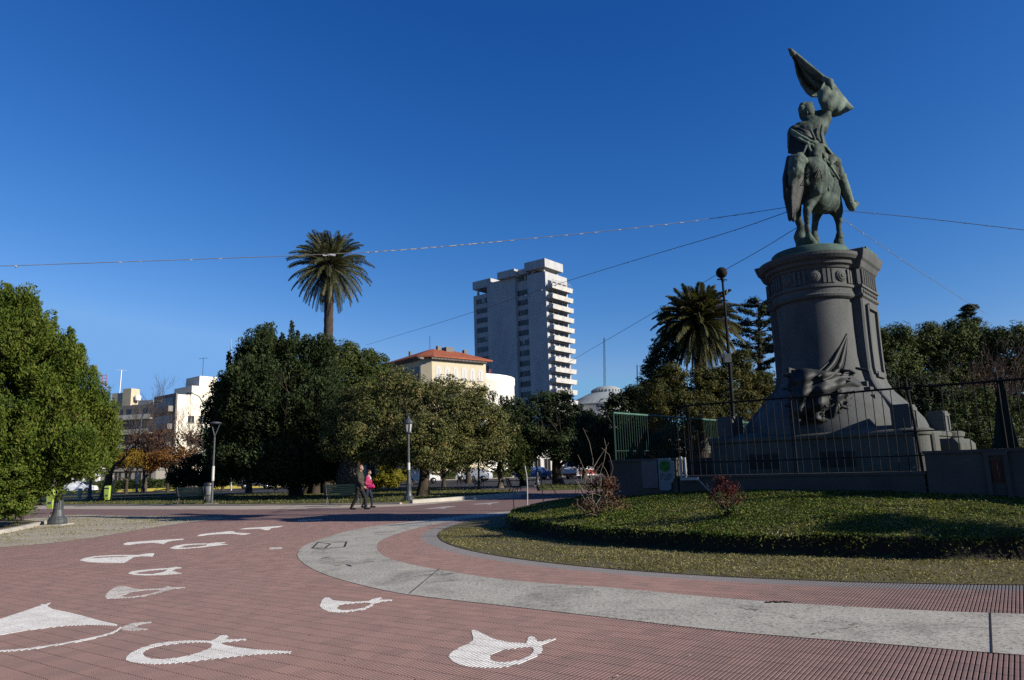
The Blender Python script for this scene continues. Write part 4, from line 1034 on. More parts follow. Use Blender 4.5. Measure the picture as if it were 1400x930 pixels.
# flag
ft = [(1078, 66.5), (1086, 73.5), (1096, 81.5), (1106, 90), (1116, 98.5), (1125, 106.5), (1131, 109.5)]
fb = [(1079.2, 69), (1086.5, 84), (1089.7, 102), (1094.8, 116), (1103, 127.5), (1110, 132.5), (1119, 132)]
flag = cloth('flag', ft, fb, M['bronze_pale'], st, lambda px, py: CY + .35, rows=22, thick=.05, sub=7,
             fold=lambda s, t: .28 * math.sin(t * 2.6 + .1) * (1 - .3 * s) * (.3 + s) + .05 * math.sin(t * 17 + s * 4) * s + (0.30 if t > .52 else 0) * min(1, s * 2), conv=lambda v: v - SO)
cloth('flag_fold', [(1129, 108), (1134, 111.5), (1138, 113), (1143, 119), (1149, 127.5), (1156, 136), (1165, 147)], [(1117.5, 127), (1120, 141), (1125, 152.5), (1132, 159), (1140, 160), (1149, 157.5), (1164.5, 148.5)], M['bronze_pale'], flag, lambda px, py: CY + .18,
      rows=22, thick=.05, sub=7, fold=lambda s, t: -.22 * math.sin(t * 2.7) + .07 * math.sin(s * 9 + t * 2.5) * (.25 + t) + .02 * math.sin(s * 26), conv=lambda v: v - SO)
mb = MB(); mb.tube([SP(1077.6, 66, .36), SP(1086, 73.2, .36), SP(1131, 110.5, .34)], [.02, .06, .06], 8)
mb.tube([SP(1131, 110.5, .34), SP(1166, 148.5, .32)], .04, 8); mb.capsule(SP(1081, 69, .36), SP(1084, 73.5, .36), .06, .09)
mb.build('flag_pole', M['bronze_pale'], flag)
mb = MB(); mb.capsule(SP(1128, 108.5, .2), SP(1134, 113, .12), .09, .12); mb.capsule(SP(1133, 112, .1), SP(1137, 122, .05), .11, .05)
mb.fuse('flag_knot', M['bronze_pale'], flag, voxel=.025, smooth=1)

# ---------------------------------------------------------------- wall and iron fence
def wx(px):         # local x where a bearing meets the wall line (local y = -4.565)
    lo, hi = -30, 30
    f = lambda x: (lambda p: (p.x / p.y))(L2W(x, -4.565))
    tgt = ray(px, 640); tgt = tgt.x / tgt.y
    for _ in range(60):
        mid = (lo + hi) / 2
        if f(mid) < tgt: lo = mid
        else: hi = mid
    return mid
WY = -4.565
xa, xb, xc, xd = wx(838), wx(929), wx(1268), 9.5
wall = thing('enclosure_wall', 'low rendered wall around the monument, higher at both ends, with posters on its left part', 'wall', tuple(L2W(0, WY, .6)), -TH)
def wl(z): return z - .6
def wallbox(name, x0, x1, zt, y0=-.14, y1=.14, mat='wallstone', cop=.03):
    mb = MB(); mb.loft([rect(x0, x1, y0, y1, wl(.2), .01), rect(x0, x1, y0, y1, wl(zt - .06), .01), rect(x0 - cop, x1 + cop, y0 - cop, y1 + cop, wl(zt - .055), .01), rect(x0 - cop, x1 + cop, y0 - cop, y1 + cop, wl(zt), .01)], True, False)
    return mb.build(name, M[mat], wall)
wallbox('wall_section', xa, xb, 1.60); wallbox('wall_section', xb + .04, xc - .04, 1.19); wallbox('wall_section', xc, xd, 1.555)
mb = MB(); mb.box((xa - .14, .17, wl(.2)), (xa + .14, 9.2, wl(1.60))); mb.build('side_wall', M['wallstone'], wall)
mb = MB(); mb.box((xd - .3, .17, wl(.2)), (xd, 9.2, wl(1.555))); mb.build('side_wall', M['wallstone'], wall)
# broken pale pier at the step in the wall
mb = MB(); e = wx(936)
for dx, zt in ((0, 1.62), (.10, 1.60)): mb.box((e + dx - .02, -.2, wl(1.12)), (e + dx + .03, -.15, wl(zt)))
mb.box((e, -.24, wl(1.09)), (e + .42, -.12, wl(1.15))); mb.tube([(e + .42, -.2, wl(1.1)), (e + .75, -.28, wl(.8))], .012, 5)
mb.build('bent_bracket', M['paleshut'], wall)
# meter niche
xn0, xn1 = wx(1349), wx(1382)
mb = MB()
mb.box((xn0, -.20, wl(.7)), (xn0 + .07, -.14, wl(1.50))); mb.box((xn1 - .07, -.20, wl(.7)), (xn1, -.14, wl(1.50))); mb.box((xn0, -.21, wl(1.44)), (xn1, -.14, wl(1.51)))
nf = mb.build('niche_frame', M['wallstone'], wall)
mb = MB(); mb.box((xn0 + .10, -.165, wl(.98)), (xn1 - .12, -.142, wl(1.36))); mb.build('niche_door', M['rust'], nf)
mb = MB(); mb.box((xn0 + .19, -.18, wl(1.06)), (xn1 - .16, -.168, wl(1.18))); mb.build('niche_label', M['poster_blue'], nf)
mb = MB(); mb.box((xn0 + .19, -.18, wl(1.20)), (xn1 - .18, -.168, wl(1.30))); mb.build('niche_label', M['posterred'], nf)
# posters
def poster(name, label, px0, px1, z0, z1_, mat, tilt=0):
    x0, x1 = wx(px0), wx(px1); w = x1 - x0
    p = L2W(x0, WY - .19, 0)
    t = thing(name, label, 'poster', (p.x, p.y, z0), -TH, 'posters pasted on the low wall')
    return t, w, z1_ - z0
t, w, hh = poster('wall_poster', 'faded grey poster with lines of reddish print, left one on the low wall', 883, 904, .92, 1.57, 'poster_grey')
mb = MB(); mb.loft([[(0, -.006, 0), (w, -.008, .01), (w, .0, .01), (0, 0, 0)], [(0, -.006, hh), (w * .55, -.006, hh - .01), (w * .55, 0, hh - .01), (0, 0, hh)]], True, False)
mb = MB(); mb.add([(0, -.008, 0), (w, -.008, .01), (w, -.008, hh), (w * .6, -.01, hh - .03), (0, -.008, hh - .01), (0, 0, 0), (w, 0, .01), (w, 0, hh), (w * .6, 0, hh - .03), (0, 0, hh - .01)], [(0, 1, 2, 3, 4), (9, 8, 7, 6, 5), (0, 5, 6, 1), (1, 6, 7, 2), (2, 7, 8, 3), (3, 8, 9, 4), (4, 9, 5, 0)])
mb.build('paper', M['poster_grey'], t)
mb = MB()
for k in range(9): mb.box((w * .3, -.0115, hh * (.18 + k * .072)), (w * (.72 if k % 3 else .64), -.0095, hh * (.205 + k * .072)))
mb.build('print', M['posterred'], t)
t, w, hh = poster('wall_poster', 'pale blue poster with green blot above dark lettering, torn on its right edge', 905.5, 928, .88, 1.60, 'poster_blue')
O_ = [(0, 0), (w * .5, -.02), (w * .72, .02), (w * .72, .14), (w * .9, .2), (w * .97, hh * .55), (w, hh * .85), (w * .75, hh * .97), (w * .7, hh), (0, hh)]
mb = MB(); n_ = len(O_); mb.add([(x, -.008, z) for x, z in O_] + [(x, 0, z) for x, z in O_], [tuple(range(n_)), tuple(range(2 * n_ - 1, n_ - 1, -1))] + [(i, i + n_, (i + 1) % n_ + n_, (i + 1) % n_) for i in range(n_)])
mb.build('paper', M['poster_blue'], t)
mb = MB(); rt = random.Random(4)
for k in range(9):
    a = rt.random() * 6.28; q = rt.random() * .07; mb.lathe([(.055 + .03 * rt.random(), 0), (.05, .002)], (0, 0), 9)
vs = [(x + w * .42 + .07 * math.cos(i // 18 * .7 * 2), -.010 - (i // 18) * .0003, y + hh * .74 + .06 * math.sin(i // 18 * .7 * 2)) for i, (x, y, z) in enumerate(mb.v)]
mb.v = vs; mb.build('green_blot', M['postergreen'], t)
mb = MB()
for r_, zc in enumerate((.46, .385, .31)):
    for k in range(7):
        x0 = w * (.12 + k * .10)
        if (k + r_) % 5 == 3: continue
        mb.box((x0, -.0118, hh * zc), (x0 + w * .03, -.0095, hh * (zc + .055))); mb.box((x0 + w * .03, -.0116, hh * (zc + (.04 if k % 2 else 0))), (x0 + w * .075, -.0095, hh * (zc + (.055 if k % 2 else .015))))
mb.build('lettering', M['posterink'], t)

fence = thing('iron_fence', 'dark iron railing with thin vertical bars standing on the wall in front of the pedestal', 'fence', tuple(L2W(0, WY, .6)), -TH)
rf = random.Random(5)
ZT = 2.76
def rail(name, x0, x1, z, r=.018, y=0, jig=0, mat='iron'):
    n = 8; mb = MB(); mb.tube([(x0 + (x1 - x0) * k / n, y + rf.uniform(-jig, jig), wl(z) + rf.uniform(-jig, jig)) for k in range(n + 1)], r, 6); return mb.build(name, M[mat], fence)
x930, x1262, x1211 = wx(930), wx(1262), wx(1214)
rail('top_rail', x930 - .05, x1262, ZT, .022, jig=.012); rail('top_rail', xc + .1, xd, ZT - .01, .024, jig=.01)
rail('lower_rail', x930 + .05, wx(1268), 1.48, .014, jig=.006); rail('middle_rail', wx(1240), wx(1292), 1.93, .014)
mb = MB(); x = x930; k = 0
while x < wx(1258):
    bow = rf.uniform(-.02, .02); top = ZT if rf.random() > .08 else 2.2
    mb.tube([(x + bow, 0, wl(1.19)), (x + bow * .2, rf.uniform(-.015, .015), wl(1.9)), (x, 0, wl(top))], .0085, 5); x += .163; k += 1
mb.build('bars', M['iron'], fence)
mb = MB()
for px in (1301, 1316, 1332, 1347, 1362, 1377, 1391, 1406, 1420): mb.tube([(wx(px), 0, wl(1.555)), (wx(px), 0, wl(ZT))], .009, 5)
mb.build('bars', M['iron'], fence)
for px, top, off, rr_ in ((945, ZT + .06, 0, .022), (1090, ZT + .02, .0, .02), (1262, 2.9, -.11, .026), (1381, ZT + .12, 0, .018)):
    mb = MB(); b0 = 1.19 if px < 1265 else 1.55
    mb.tube([(wx(px), 0, wl(b0 - .3 if px == 1262 else b0)), (wx(px) + off * .4, 0, wl((b0 + top) / 2)), (wx(px) + off, 0, wl(top))], rr_, 8); mb.build('post', M['iron'], fence)
mb = MB()
tx = [wx(1366), wx(1386), wx(1393), wx(1372)]
mb.loft([[(tx[3] - .12, .05, wl(1.56)), (tx[2] + .05, .05, wl(1.56)), (tx[2] + .05, .07, wl(1.56)), (tx[3] - .12, .07, wl(1.56))], [(wx(1374), .05, wl(2.3)), (wx(1391), .02, wl(2.3)), (wx(1391), .04, wl(2.3)), (wx(1374), .07, wl(2.3))], [(wx(1381), .04, wl(2.8)), (wx(1389), .04, wl(2.8)), (wx(1389), .06, wl(2.8)), (wx(1381), .06, wl(2.8))]], True, False)
o = mb.build('hanging_tarp', M['tarp']); o.location = L2W(0, WY, .6); o.rotation_euler = (0, 0, -TH)
tag(o, 'dark green cloth hanging on the iron fence at the far right', 'tarp')

pl = L2W(xa, WY, 1.6)
gf = thing('green_fence', 'green painted iron railing running back along the left side of the monument', 'fence', tuple(pl), -TH)
mb = MB(); mb.tube([(.03, .1, 1.16), (.03, 4.6, 1.15), (.03, 9.1, 1.13)], .028, 8); mb.build('top_rail', M['green_iron'], gf)
mb = MB(); mb.tube([(.03, .1, .22), (.03, 9.1, .20)], .012, 6); mb.build('lower_rail', M['green_bar'], gf)
mb = MB(); y = .15
while y < 9.1: mb.tube([(.03, y, 0), (.03, y, 1.16)], .010, 5); y += .115
mb.build('bars', M['green_bar'], gf)
for y in (.1, 3.1, 6.1, 9.1):
    mb = MB(); mb.tube([(.03, y, -.05), (.03, y, 1.17)], .018, 8); mb.build('post', M['green_bar'], gf)

#%%PART
# ---------------------------------------------------------------- trees
def gb(px, Y, z=.05): return (GX(px, Y, z), Y, z)
GT = 'trees of the park behind the plaza'
tree('conifer_tree', 'large bright green bushy conifer at the left edge, behind the lamp base', 'tree', gb(-30, 26.5), 4.5, .28,
     [LP(-60, 540, 27, 110, 130), LP(-10, 480, 26.5, 60, 75, 75), LP(10, 450, 27, 34, 55), LP(-60, 440, 27, 60, 70), LP(52, 510, 26.5, 50, 82, 60), LP(92, 545, 26.5, 42, 72, 50), LP(122, 588, 27, 36, 50, 40), LP(60, 590, 25.6, 62, 62, 50), LP(10, 600, 25.2, 60, 75, 50), LP(20, 665, 25.6, 34, 36, 34), LP(-30, 660, 25.2, 60, 50, 50), LP(95, 618, 24.8, 46, 34, 30), LP(45, 640, 24.8, 44, 38, 30), LP(125, 630, 25.5, 24, 22, 20), LP(70, 650, 24.8, 30, 22, 24), LP(105, 500, 27, 13, 34), LP(62, 452, 27, 16, 38), LP(30, 425, 27, 16, 30), LP(140, 560, 27, 16, 30), LP(145, 610, 27, 14, 24)],
     'conifer', 2100, 130, .34, .19, 1, spires=[(12, 388, 425, 27, 8), (30, 408, 440, 27, 7), (52, 425, 460, 27, 8), (74, 440, 478, 27, 7), (97, 447, 490, 27, 9), (112, 470, 510, 27, 8), (128, 500, 535, 27, 7), (142, 535, 570, 27, 7), (155, 560, 600, 27, 6)], aspect=2.6, fill=.45, up=(0, 0, 1.0), zflat=1.3, nb=8, spread=2.0, shell=(.86, 1.06), depth=1, sub=8)
tree('shrub', 'low twiggy dark shrub at the foot of the left conifer', 'shrub', gb(-5, 24.2, .06), .5, .05,
     [LP(10, 690, 24.2, 36, 30), LP(-30, 690, 24.2, 34, 32), LP(42, 676, 24.6, 18, 30), LP(20, 655, 24.6, 50, 24), LP(-20, 640, 24.6, 40, 40)], 'conifer', 520, 50, .2, .10, 2, nb=5, spread=.6, aspect=1.6)
# spiky dark evergreen, centre left
sp_l = [LP(385, 560, 50, 90, 80), LP(360, 500, 50, 48, 50), LP(420, 505, 50, 44, 50), LP(330, 560, 49, 38, 66), LP(440, 570, 48, 46, 66), LP(318, 610, 49, 34, 40), LP(300, 560, 50, 22, 34), LP(400, 625, 48, 80, 34), LP(338, 505, 50, 24, 40), LP(298, 600, 50, 20, 26), LP(335, 628, 49, 44, 24), LP(450, 632, 48, 34, 26), LP(390, 640, 47.5, 60, 20)]
tree('evergreen_tree', 'big dark evergreen with spiky top, left of the tall palm trunk', 'tree', gb(405, 50), 6, .42, sp_l, 'dark', 2300, 80, .50, .30, 3, GT, spires=[(399, 438, 480, 50, 7), (371, 441, 485, 50, 8), (352, 451, 490, 50, 7), (337, 464, 505, 50, 7), (415, 460, 490, 50, 8), (386, 455, 488, 50, 8), (313, 480, 530, 50, 6), (324, 486, 525, 50, 6), (299, 530, 570, 50, 6), (305, 515, 555, 50, 5), (291, 560, 600, 50, 5), (428, 466, 495, 50, 7), (344, 474, 505, 49, 6), (407, 452, 480, 51, 5)], aspect=2.4, fill=.42, up=(0, 0, 1.0), zflat=1.3, nb=8, spread=3.2)
tree('evergreen_tree', 'round dense dark green tree right behind the tall palm trunk', 'tree', gb(492, 60), 6, .4,
     [LP(485, 530, 60, 48, 60), LP(470, 500, 60, 34, 38), LP(508, 508, 60, 28, 34), LP(528, 545, 60, 26, 40), LP(450, 540, 60, 30, 50)], 'mid', 1700, 36, .5, .26, 4, GT, fill=.25, nb=7, spread=3)
tree('magnolia_tree', 'broad olive green tree with thick grey trunk behind the central lamp', 'tree', gb(578, 42), 3.4, .34,
     [LP(600, 572, 43, 64, 46), LP(530, 572, 43, 54, 50), LP(500, 600, 42, 52, 40), LP(470, 575, 44, 30, 44), LP(640, 585, 43, 46, 50), LP(556, 541, 43, 46, 30), LP(618, 540, 43, 44, 30), LP(655, 552, 43, 26, 26), LP(500, 548, 43.5, 34, 26), LP(585, 545, 43, 34, 24), LP(640, 565, 42, 30, 28), LP(465, 605, 43, 28, 30), LP(685, 598, 43.5, 26, 30), LP(545, 520, 44, 26, 20), LP(675, 570, 43.5, 20, 20), LP(590, 618, 41, 60, 26), LP(650, 625, 42, 34, 24), LP(520, 628, 41.5, 36, 18), LP(578, 590, 40.5, 50, 40)],
     'magnolia', 2900, 36, .40, .20, 5, GT, bark='bark', fill=.18, sub=10, nb=9, spread=2.7, zflat=.75, shell=(.6, 1.06))
tree('leafy_tree', 'small light green weeping tree with pale trunk right of the bench', 'tree', gb(684, 56), 2.6, .22,
     [LP(690, 618, 56, 32, 36), LP(670, 600, 56, 26, 28), LP(712, 630, 56, 22, 24), LP(645, 612, 57, 22, 22)], 'mid', 700, 34, .42, .22, 6, GT, bark='bark_pale', nb=6, spread=2, up=(0, 0, 1))
tree('leafy_tree', 'small green low tree beyond the grey path, left of the bench', 'tree', gb(607, 66), 1.8, .2,
     [LP(617, 622, 66, 28, 26), LP(594, 628, 66, 18, 20), LP(640, 606, 66, 26, 22)], 'mid', 480, 32, .42, .22, 7, GT, nb=5, spread=1.8)
tree('dark_tree', 'dark leafy tree with thick trunk in front of the tower base', 'tree', gb(764, 58), 3.4, .42,
     [LP(735, 580, 58, 42, 34), LP(770, 572, 58, 34, 32), LP(710, 596, 58, 34, 30), LP(792, 592, 58, 26, 36), LP(755, 608, 57, 44, 24), LP(740, 552, 58, 20, 18), LP(768, 548, 58, 16, 14), LP(700, 565, 58, 24, 22)],
     'dark', 1500, 34, .46, .25, 8, GT, fill=.2, nb=8, spread=3.6)
tree('dark_tree', 'dark tree with slim trunk between the small light tree and the thick dark trunk', 'tree', gb(716, 60), 4, .3,
     [LP(700, 588, 60, 34, 34), LP(725, 605, 60, 26, 24)], 'dark', 520, 32, .46, .25, 9, GT, nb=6, spread=2.5)
tree('dark_tree', 'very dark dense tree at the left end of the green fence', 'tree', gb(835, 38), 2.5, .3,
     [LP(835, 605, 38, 44, 48), LP(870, 590, 38, 40, 40), LP(815, 590, 40, 26, 30), LP(800, 620, 40, 26, 30), LP(850, 560, 38, 30, 26), LP(868, 545, 38, 22, 20), LP(905, 620, 36, 60, 40)],
     'deep', 1800, 36, .34, .2, 10, GT, fill=.35, nb=6, spread=1.8)
tree('leafy_tree', 'yellowish green tree in front of the right palm', 'tree', gb(950, 34), 2.4, .22,
     [LP(905, 545, 34, 38, 36), LP(950, 530, 34, 42, 32), LP(1000, 532, 34, 40, 38), LP(1035, 540, 34, 34, 36), LP(930, 570, 33, 60, 34), LP(1000, 572, 33, 56, 36), LP(1010, 500, 34, 22, 20), LP(915, 515, 34, 24, 18)],
     'olive', 2100, 32, .30, .17, 11, GT, fill=.22, nb=8, spread=2.6)
tree('conifer_tree', 'thin dark conifer just left of the right palm', 'tree', gb(902, 46), 8, .22,
     [LP(905, 500, 46, 20, 40), LP(912, 450, 46, 11, 26), LP(908, 430, 46, 6, 12), LP(893, 520, 46, 20, 34), LP(884, 545, 46, 22, 28), LP(918, 470, 46, 16, 26)], 'deep', 620, 34, .3, .2, 12, GT, nb=10, spread=1.2, zflat=.5)
# araucaria: tiers of dark tufts with sky between
au = thing('araucaria_tree', 'dark umbrella shaped pine with sky showing between its branches, left of the pedestal', 'tree', gb(1042, 52), 0, GT)
mb = MB(); br = random.Random(9); base = Vector(gb(1042, 52)); top = AT(1037, 412, 52)
mb.tube([(0, 0, -.1), (-.1, 0, 4), (top - base) * .6, (top - base)], [.35, .3, .2, .05], 8)
tips = []
for k in range(105):
    t = br.uniform(.42, .99); a = br.uniform(0, 6.283); p = (top - base) * t; prof = (1.0 if t > .62 else .7) * (2.0 * math.sqrt(max(0, 1 - ((t - .80) / .22) ** 2)) if abs(t - .80) < .22 else .9)
    L = (prof * .9 + .3) * br.uniform(.7, 1.05); q = p + Vector((math.cos(a) * L, math.sin(a) * L, L * .22)); mb.tube([p, p.lerp(q, .5) + Vector((0, 0, -.1)), q], [.06, .045, .02], 5); tips += [q, p.lerp(q, .75), p.lerp(q, .5)]
mb.build('trunk', M['bark'], au)
Cn = np.array([tuple(v) for v in tips]); d = unit(rng.normal(size=(len(Cn) * 60, 3))); P = np.repeat(Cn, 60, 0) + d * rng.uniform(.1, .42, (len(d), 1)) * np.array([1, 1, .45])
V = leaf_quads(P, unit(d + np.array([0, 0, .6])), .2, 2.6); np_mesh('crown', V, quads_of(V), LM['deep'], au)

# right mass
tree('evergreen_tree', 'tall dark green tree right of the pedestal, first of the right group', 'tree', gb(1222, 46), 5, .4,
     [LP(1212, 500, 46, 42, 48), LP(1225, 462, 46, 26, 22), LP(1200, 540, 46, 40, 50), LP(1195, 470, 46, 22, 28)], 'mid', 1300, 34, .45, .22, 13, GT, fill=.3, nb=7, spread=2.5)
tree('evergreen_tree', 'wide rounded dark green tree in the middle of the right group', 'tree', gb(1300, 48), 5, .45,
     [LP(1290, 490, 48, 56, 46), LP(1325, 468, 48, 46, 36), LP(1270, 470, 48, 30, 28), LP(1345, 500, 48, 40, 50), LP(1280, 540, 47, 64, 44), LP(1320, 560, 47, 50, 40)], 'mid', 2300, 34, .46, .23, 14, GT, fill=.3, nb=8, spread=3)
tree('evergreen_tree', 'dark green tree cut by the right edge of the view', 'tree', gb(1412, 46), 5, .45,
     [LP(1400, 480, 46, 44, 40), LP(1440, 490, 46, 50, 50), LP(1410, 530, 46, 50, 44)], 'mid', 1200, 34, .45, .23, 15, GT, fill=.3, nb=7, spread=2.5)
tree('evergreen_tree', 'olive green low tree behind the right part of the wall', 'tree', gb(1335, 30), 2, .2,
     [LP(1335, 560, 30, 46, 28), LP(1300, 575, 30, 34, 30), LP(1375, 575, 30, 40, 34), LP(1410, 570, 30, 30, 30), LP(1340, 600, 29, 70, 26)], 'mid', 1000, 30, .26, .14, 16, GT, fill=.3, nb=7, spread=1.6)
tree('dark_tree', 'very dark low tree right behind the right flank of the pedestal', 'tree', gb(1230, 33), 2, .22,
     [LP(1225, 545, 33, 36, 34), LP(1265, 560, 33, 40, 50), LP(1200, 520, 33, 24, 30), LP(1250, 600, 32, 60, 26)], 'deep', 900, 32, .3, .16, 17, GT, fill=.35, nb=6, spread=1.6)
tree('conifer_tree', 'small dark flat-topped conifer tip above the right trees', 'tree', gb(1324, 58), 12, .22,
     [LP(1325, 421, 58, 11, 5), LP(1321, 431, 58, 12, 5), LP(1330, 440, 58, 14, 6), LP(1325, 452, 58, 14, 7), LP(1325, 470, 58, 16, 12)], 'deep', 330, 30, .3, .2, 18, GT, nb=8, spread=1.2, zflat=.4)
def bare(name, label, cat, base, h, r, n, spread, seed, group, mat='twig', leaf=None, leafn=0, leafsize=.2, lobes=None, depth=4, split=.8, top=.3, lean=(0, 0)):
    t = thing(name, label, cat, base, 0, group); mb = MB(); branches(mb, (0, 0, 0), h, r, n, spread, seed, top_only=top, depth=depth, sides=7, split=split, lean=lean)
    mb.build('branches', M[mat], t)
    if leaf:
        ls = [((c[0] - base[0], c[1] - base[1], c[2] - base[2]), q) for c, q in lobes]
        V = crown_leaves(ls, leafn, 10, .5, leafsize, 1.5, .5, shell=(.3, 1.0)); np_mesh('crown', V, quads_of(V), LM[leaf], t)
    return t
bare('bare_tree', 'leafless reddish brown twiggy tree in front of the right tree group', 'tree', gb(1370, 34), 4.0, .16, 9, 3.3, 21, None, leaf='rusty', leafn=160, leafsize=.10, lobes=[LP(1365, 515, 34, 56, 42), LP(1330, 535, 34, 30, 28)])
GB = 'bare and autumn trees on the far side of the street'
bare('bare_tree', 'bare brownish tree with forked dark trunk before the cream building', 'tree', gb(251, 84), 4.2, .30, 11, 5.4, 22, GB, leaf='rusty', leafn=330, leafsize=.25, lobes=[LP(240, 600, 84, 44, 24), LP(205, 605, 84, 30, 20)], depth=4)
bare('bare_tree', 'bare grey tree with reaching branches before the grey block', 'tree', gb(196, 88), 4.4, .28, 10, 5.4, 23, GB, leaf='rusty', leafn=170, leafsize=.25, lobes=[LP(190, 612, 88, 34, 22)])
bare('bare_tree', 'bare thin tree close to the dark spiky evergreen', 'tree', gb(283, 90), 4.4, .24, 10, 5.2, 24, GB, leaf='rusty', leafn=170, leafsize=.25, lobes=[LP(285, 608, 90, 28, 22)])
tree('autumn_tree', 'golden yellow autumn tree between the street lamps at left', 'tree', gb(172, 80), 2.6, .18, [LP(176, 627, 80, 20, 14), LP(160, 632, 80, 14, 12), LP(194, 632, 80, 13, 12)], 'gold', 330, 16, .6, .28, 25, GB, nb=5, spread=1.8, shell=(.4, 1))
tree('autumn_tree', 'orange autumn tree beneath the bare tree at left', 'tree', gb(229, 81), 2.6, .2, [LP(225, 628, 81, 28, 17), LP(250, 626, 81, 20, 15), LP(208, 634, 81, 16, 12)], 'autumn', 430, 18, .6, .28, 26, GB, nb=5, spread=2, shell=(.4, 1))
tree('autumn_tree', 'small golden tree beside the V-shaped lamp', 'tree', gb(304, 82), 2.6, .18, [LP(300, 616, 82, 15, 14), LP(314, 622, 82, 12, 12)], 'gold', 200, 16, .6, .28, 27, GB, nb=5, spread=2, shell=(.4, 1))
tree('dark_tree', 'low dark spreading tree behind the grey bin', 'tree', gb(275, 56), 1.5, .2, [LP(270, 642, 56, 36, 22), LP(300, 648, 56, 28, 18), LP(250, 655, 56, 22, 14), LP(310, 628, 56, 24, 22)], 'deep', 800, 34, .38, .2, 28, GT, fill=.35, nb=6, spread=1.6)
tree('dark_tree', 'dark trunked tree just right of the left conifer crown', 'tree', gb(141, 52), 4.2, .30, [LP(150, 590, 52, 16, 26), LP(130, 600, 52, 30, 30)], 'mid', 260, 30, .4, .2, 29, GT, nb=6, spread=1.8, lean=(.7, 0))
tree('yellow_shrub', 'bright yellow green shrub left of the central lamp', 'shrub', gb(532, 52), .8, .08, [LP(535, 653, 52, 21, 13), LP(520, 658, 52, 15, 10), LP(549, 649, 52, 13, 10), LP(527, 641, 52, 8, 10)], 'yellow', 420, 34, .24, .17, 30, nb=5, spread=.7)
# more distant park trees closing the view under the crowns
for i, (px, Y, lb, l) in enumerate(((340, 66, 'dark slim trunk tree deep in the shade behind the spiky evergreen', 'deep'), (448, 57, 'dark tree with several stout trunks behind the walking couple', 'deep'), (640, 78, 'dark tree beyond the path behind the small bench', 'dark'), (800, 80, 'dark tree beyond the right lawn', 'dark'), (560, 78, 'distant dark tree behind the yellow shrub', 'deep'))):
    s = Y / 985
    tree('dark_tree', lb, 'tree', gb(px, Y), 4.0, .4 if i == 1 else .28, [LP(px, 600, Y, 40, 26), LP(px - 30, 608, Y, 24, 22), LP(px + 30, 606, Y, 26, 22)], l, 620, 30, .5, .28, 40 + i, GT, nb=7, spread=3)
tr_g = thing('old_tree', 'cluster of stout pale roots and trunks in the shade behind the couple', 'tree', gb(438, 54), 0, GT)
mb = MB(); q = random.Random(8)
for k in range(7):
    a = k * .9; mb.tube([(math.cos(a) * 1.1, math.sin(a) * .6, -.1), (math.cos(a) * .6, math.sin(a) * .4, 1.2), (math.cos(a) * .5, math.sin(a) * .4, 3.5), (math.cos(a) * 1.6, math.sin(a) * 1.2, 6)], [.38, .24, .2, .12], 8)
mb.build('trunk', M['bark'], tr_g)
V = crown_leaves([((0, 0, 5.6), (4.2, 3, 2.2))], 500, 30, .5, .26, fill=.3); np_mesh('crown', V, quads_of(V), LM['deep'], tr_g)

# hedges
def hedge(label, pa, pb, Y, h, dpt, n, leaf='hedge'):
    xa_, xb_ = GX(pa, Y), GX(pb, Y); t = thing('hedge', label, 'hedge', ((xa_ + xb_) / 2, Y, 0))
    w = (xb_ - xa_) / 2; mb = MB(); mb.loft([rect(-w, w, -dpt * .4, dpt * .4, 0), rect(-w * .98, w * .98, -dpt * .35, dpt * .35, h * .85)], True, False); mb.build('inner_growth', M['lawn'], t)
    P = np.stack([rng.uniform(-w, w, n), rng.uniform(-dpt / 2, dpt / 2, n), rng.uniform(.1, h, n)], 1); P[:, 2] += .12 * np.sin(P[:, 0] * 2.3)
    V = leaf_quads(P, unit(rng.normal(size=P.shape) + np.array([0, -.6, .4])), .24, 1.6); np_mesh('leaves', V, quads_of(V), LM[leaf], t)
hedge('long clipped green hedge beyond the yellow kerb, left', 90, 246, 98, 1.5, 1.4, 6000)
hedge('dark green hedge beyond the street behind the spiky evergreen', 290, 420, 99, 1.3, 1.4, 3500, 'mid')
hedge('low dark planting beyond the street, centre', 560, 700, 106, 1.2, 1.4, 3000, 'dark')

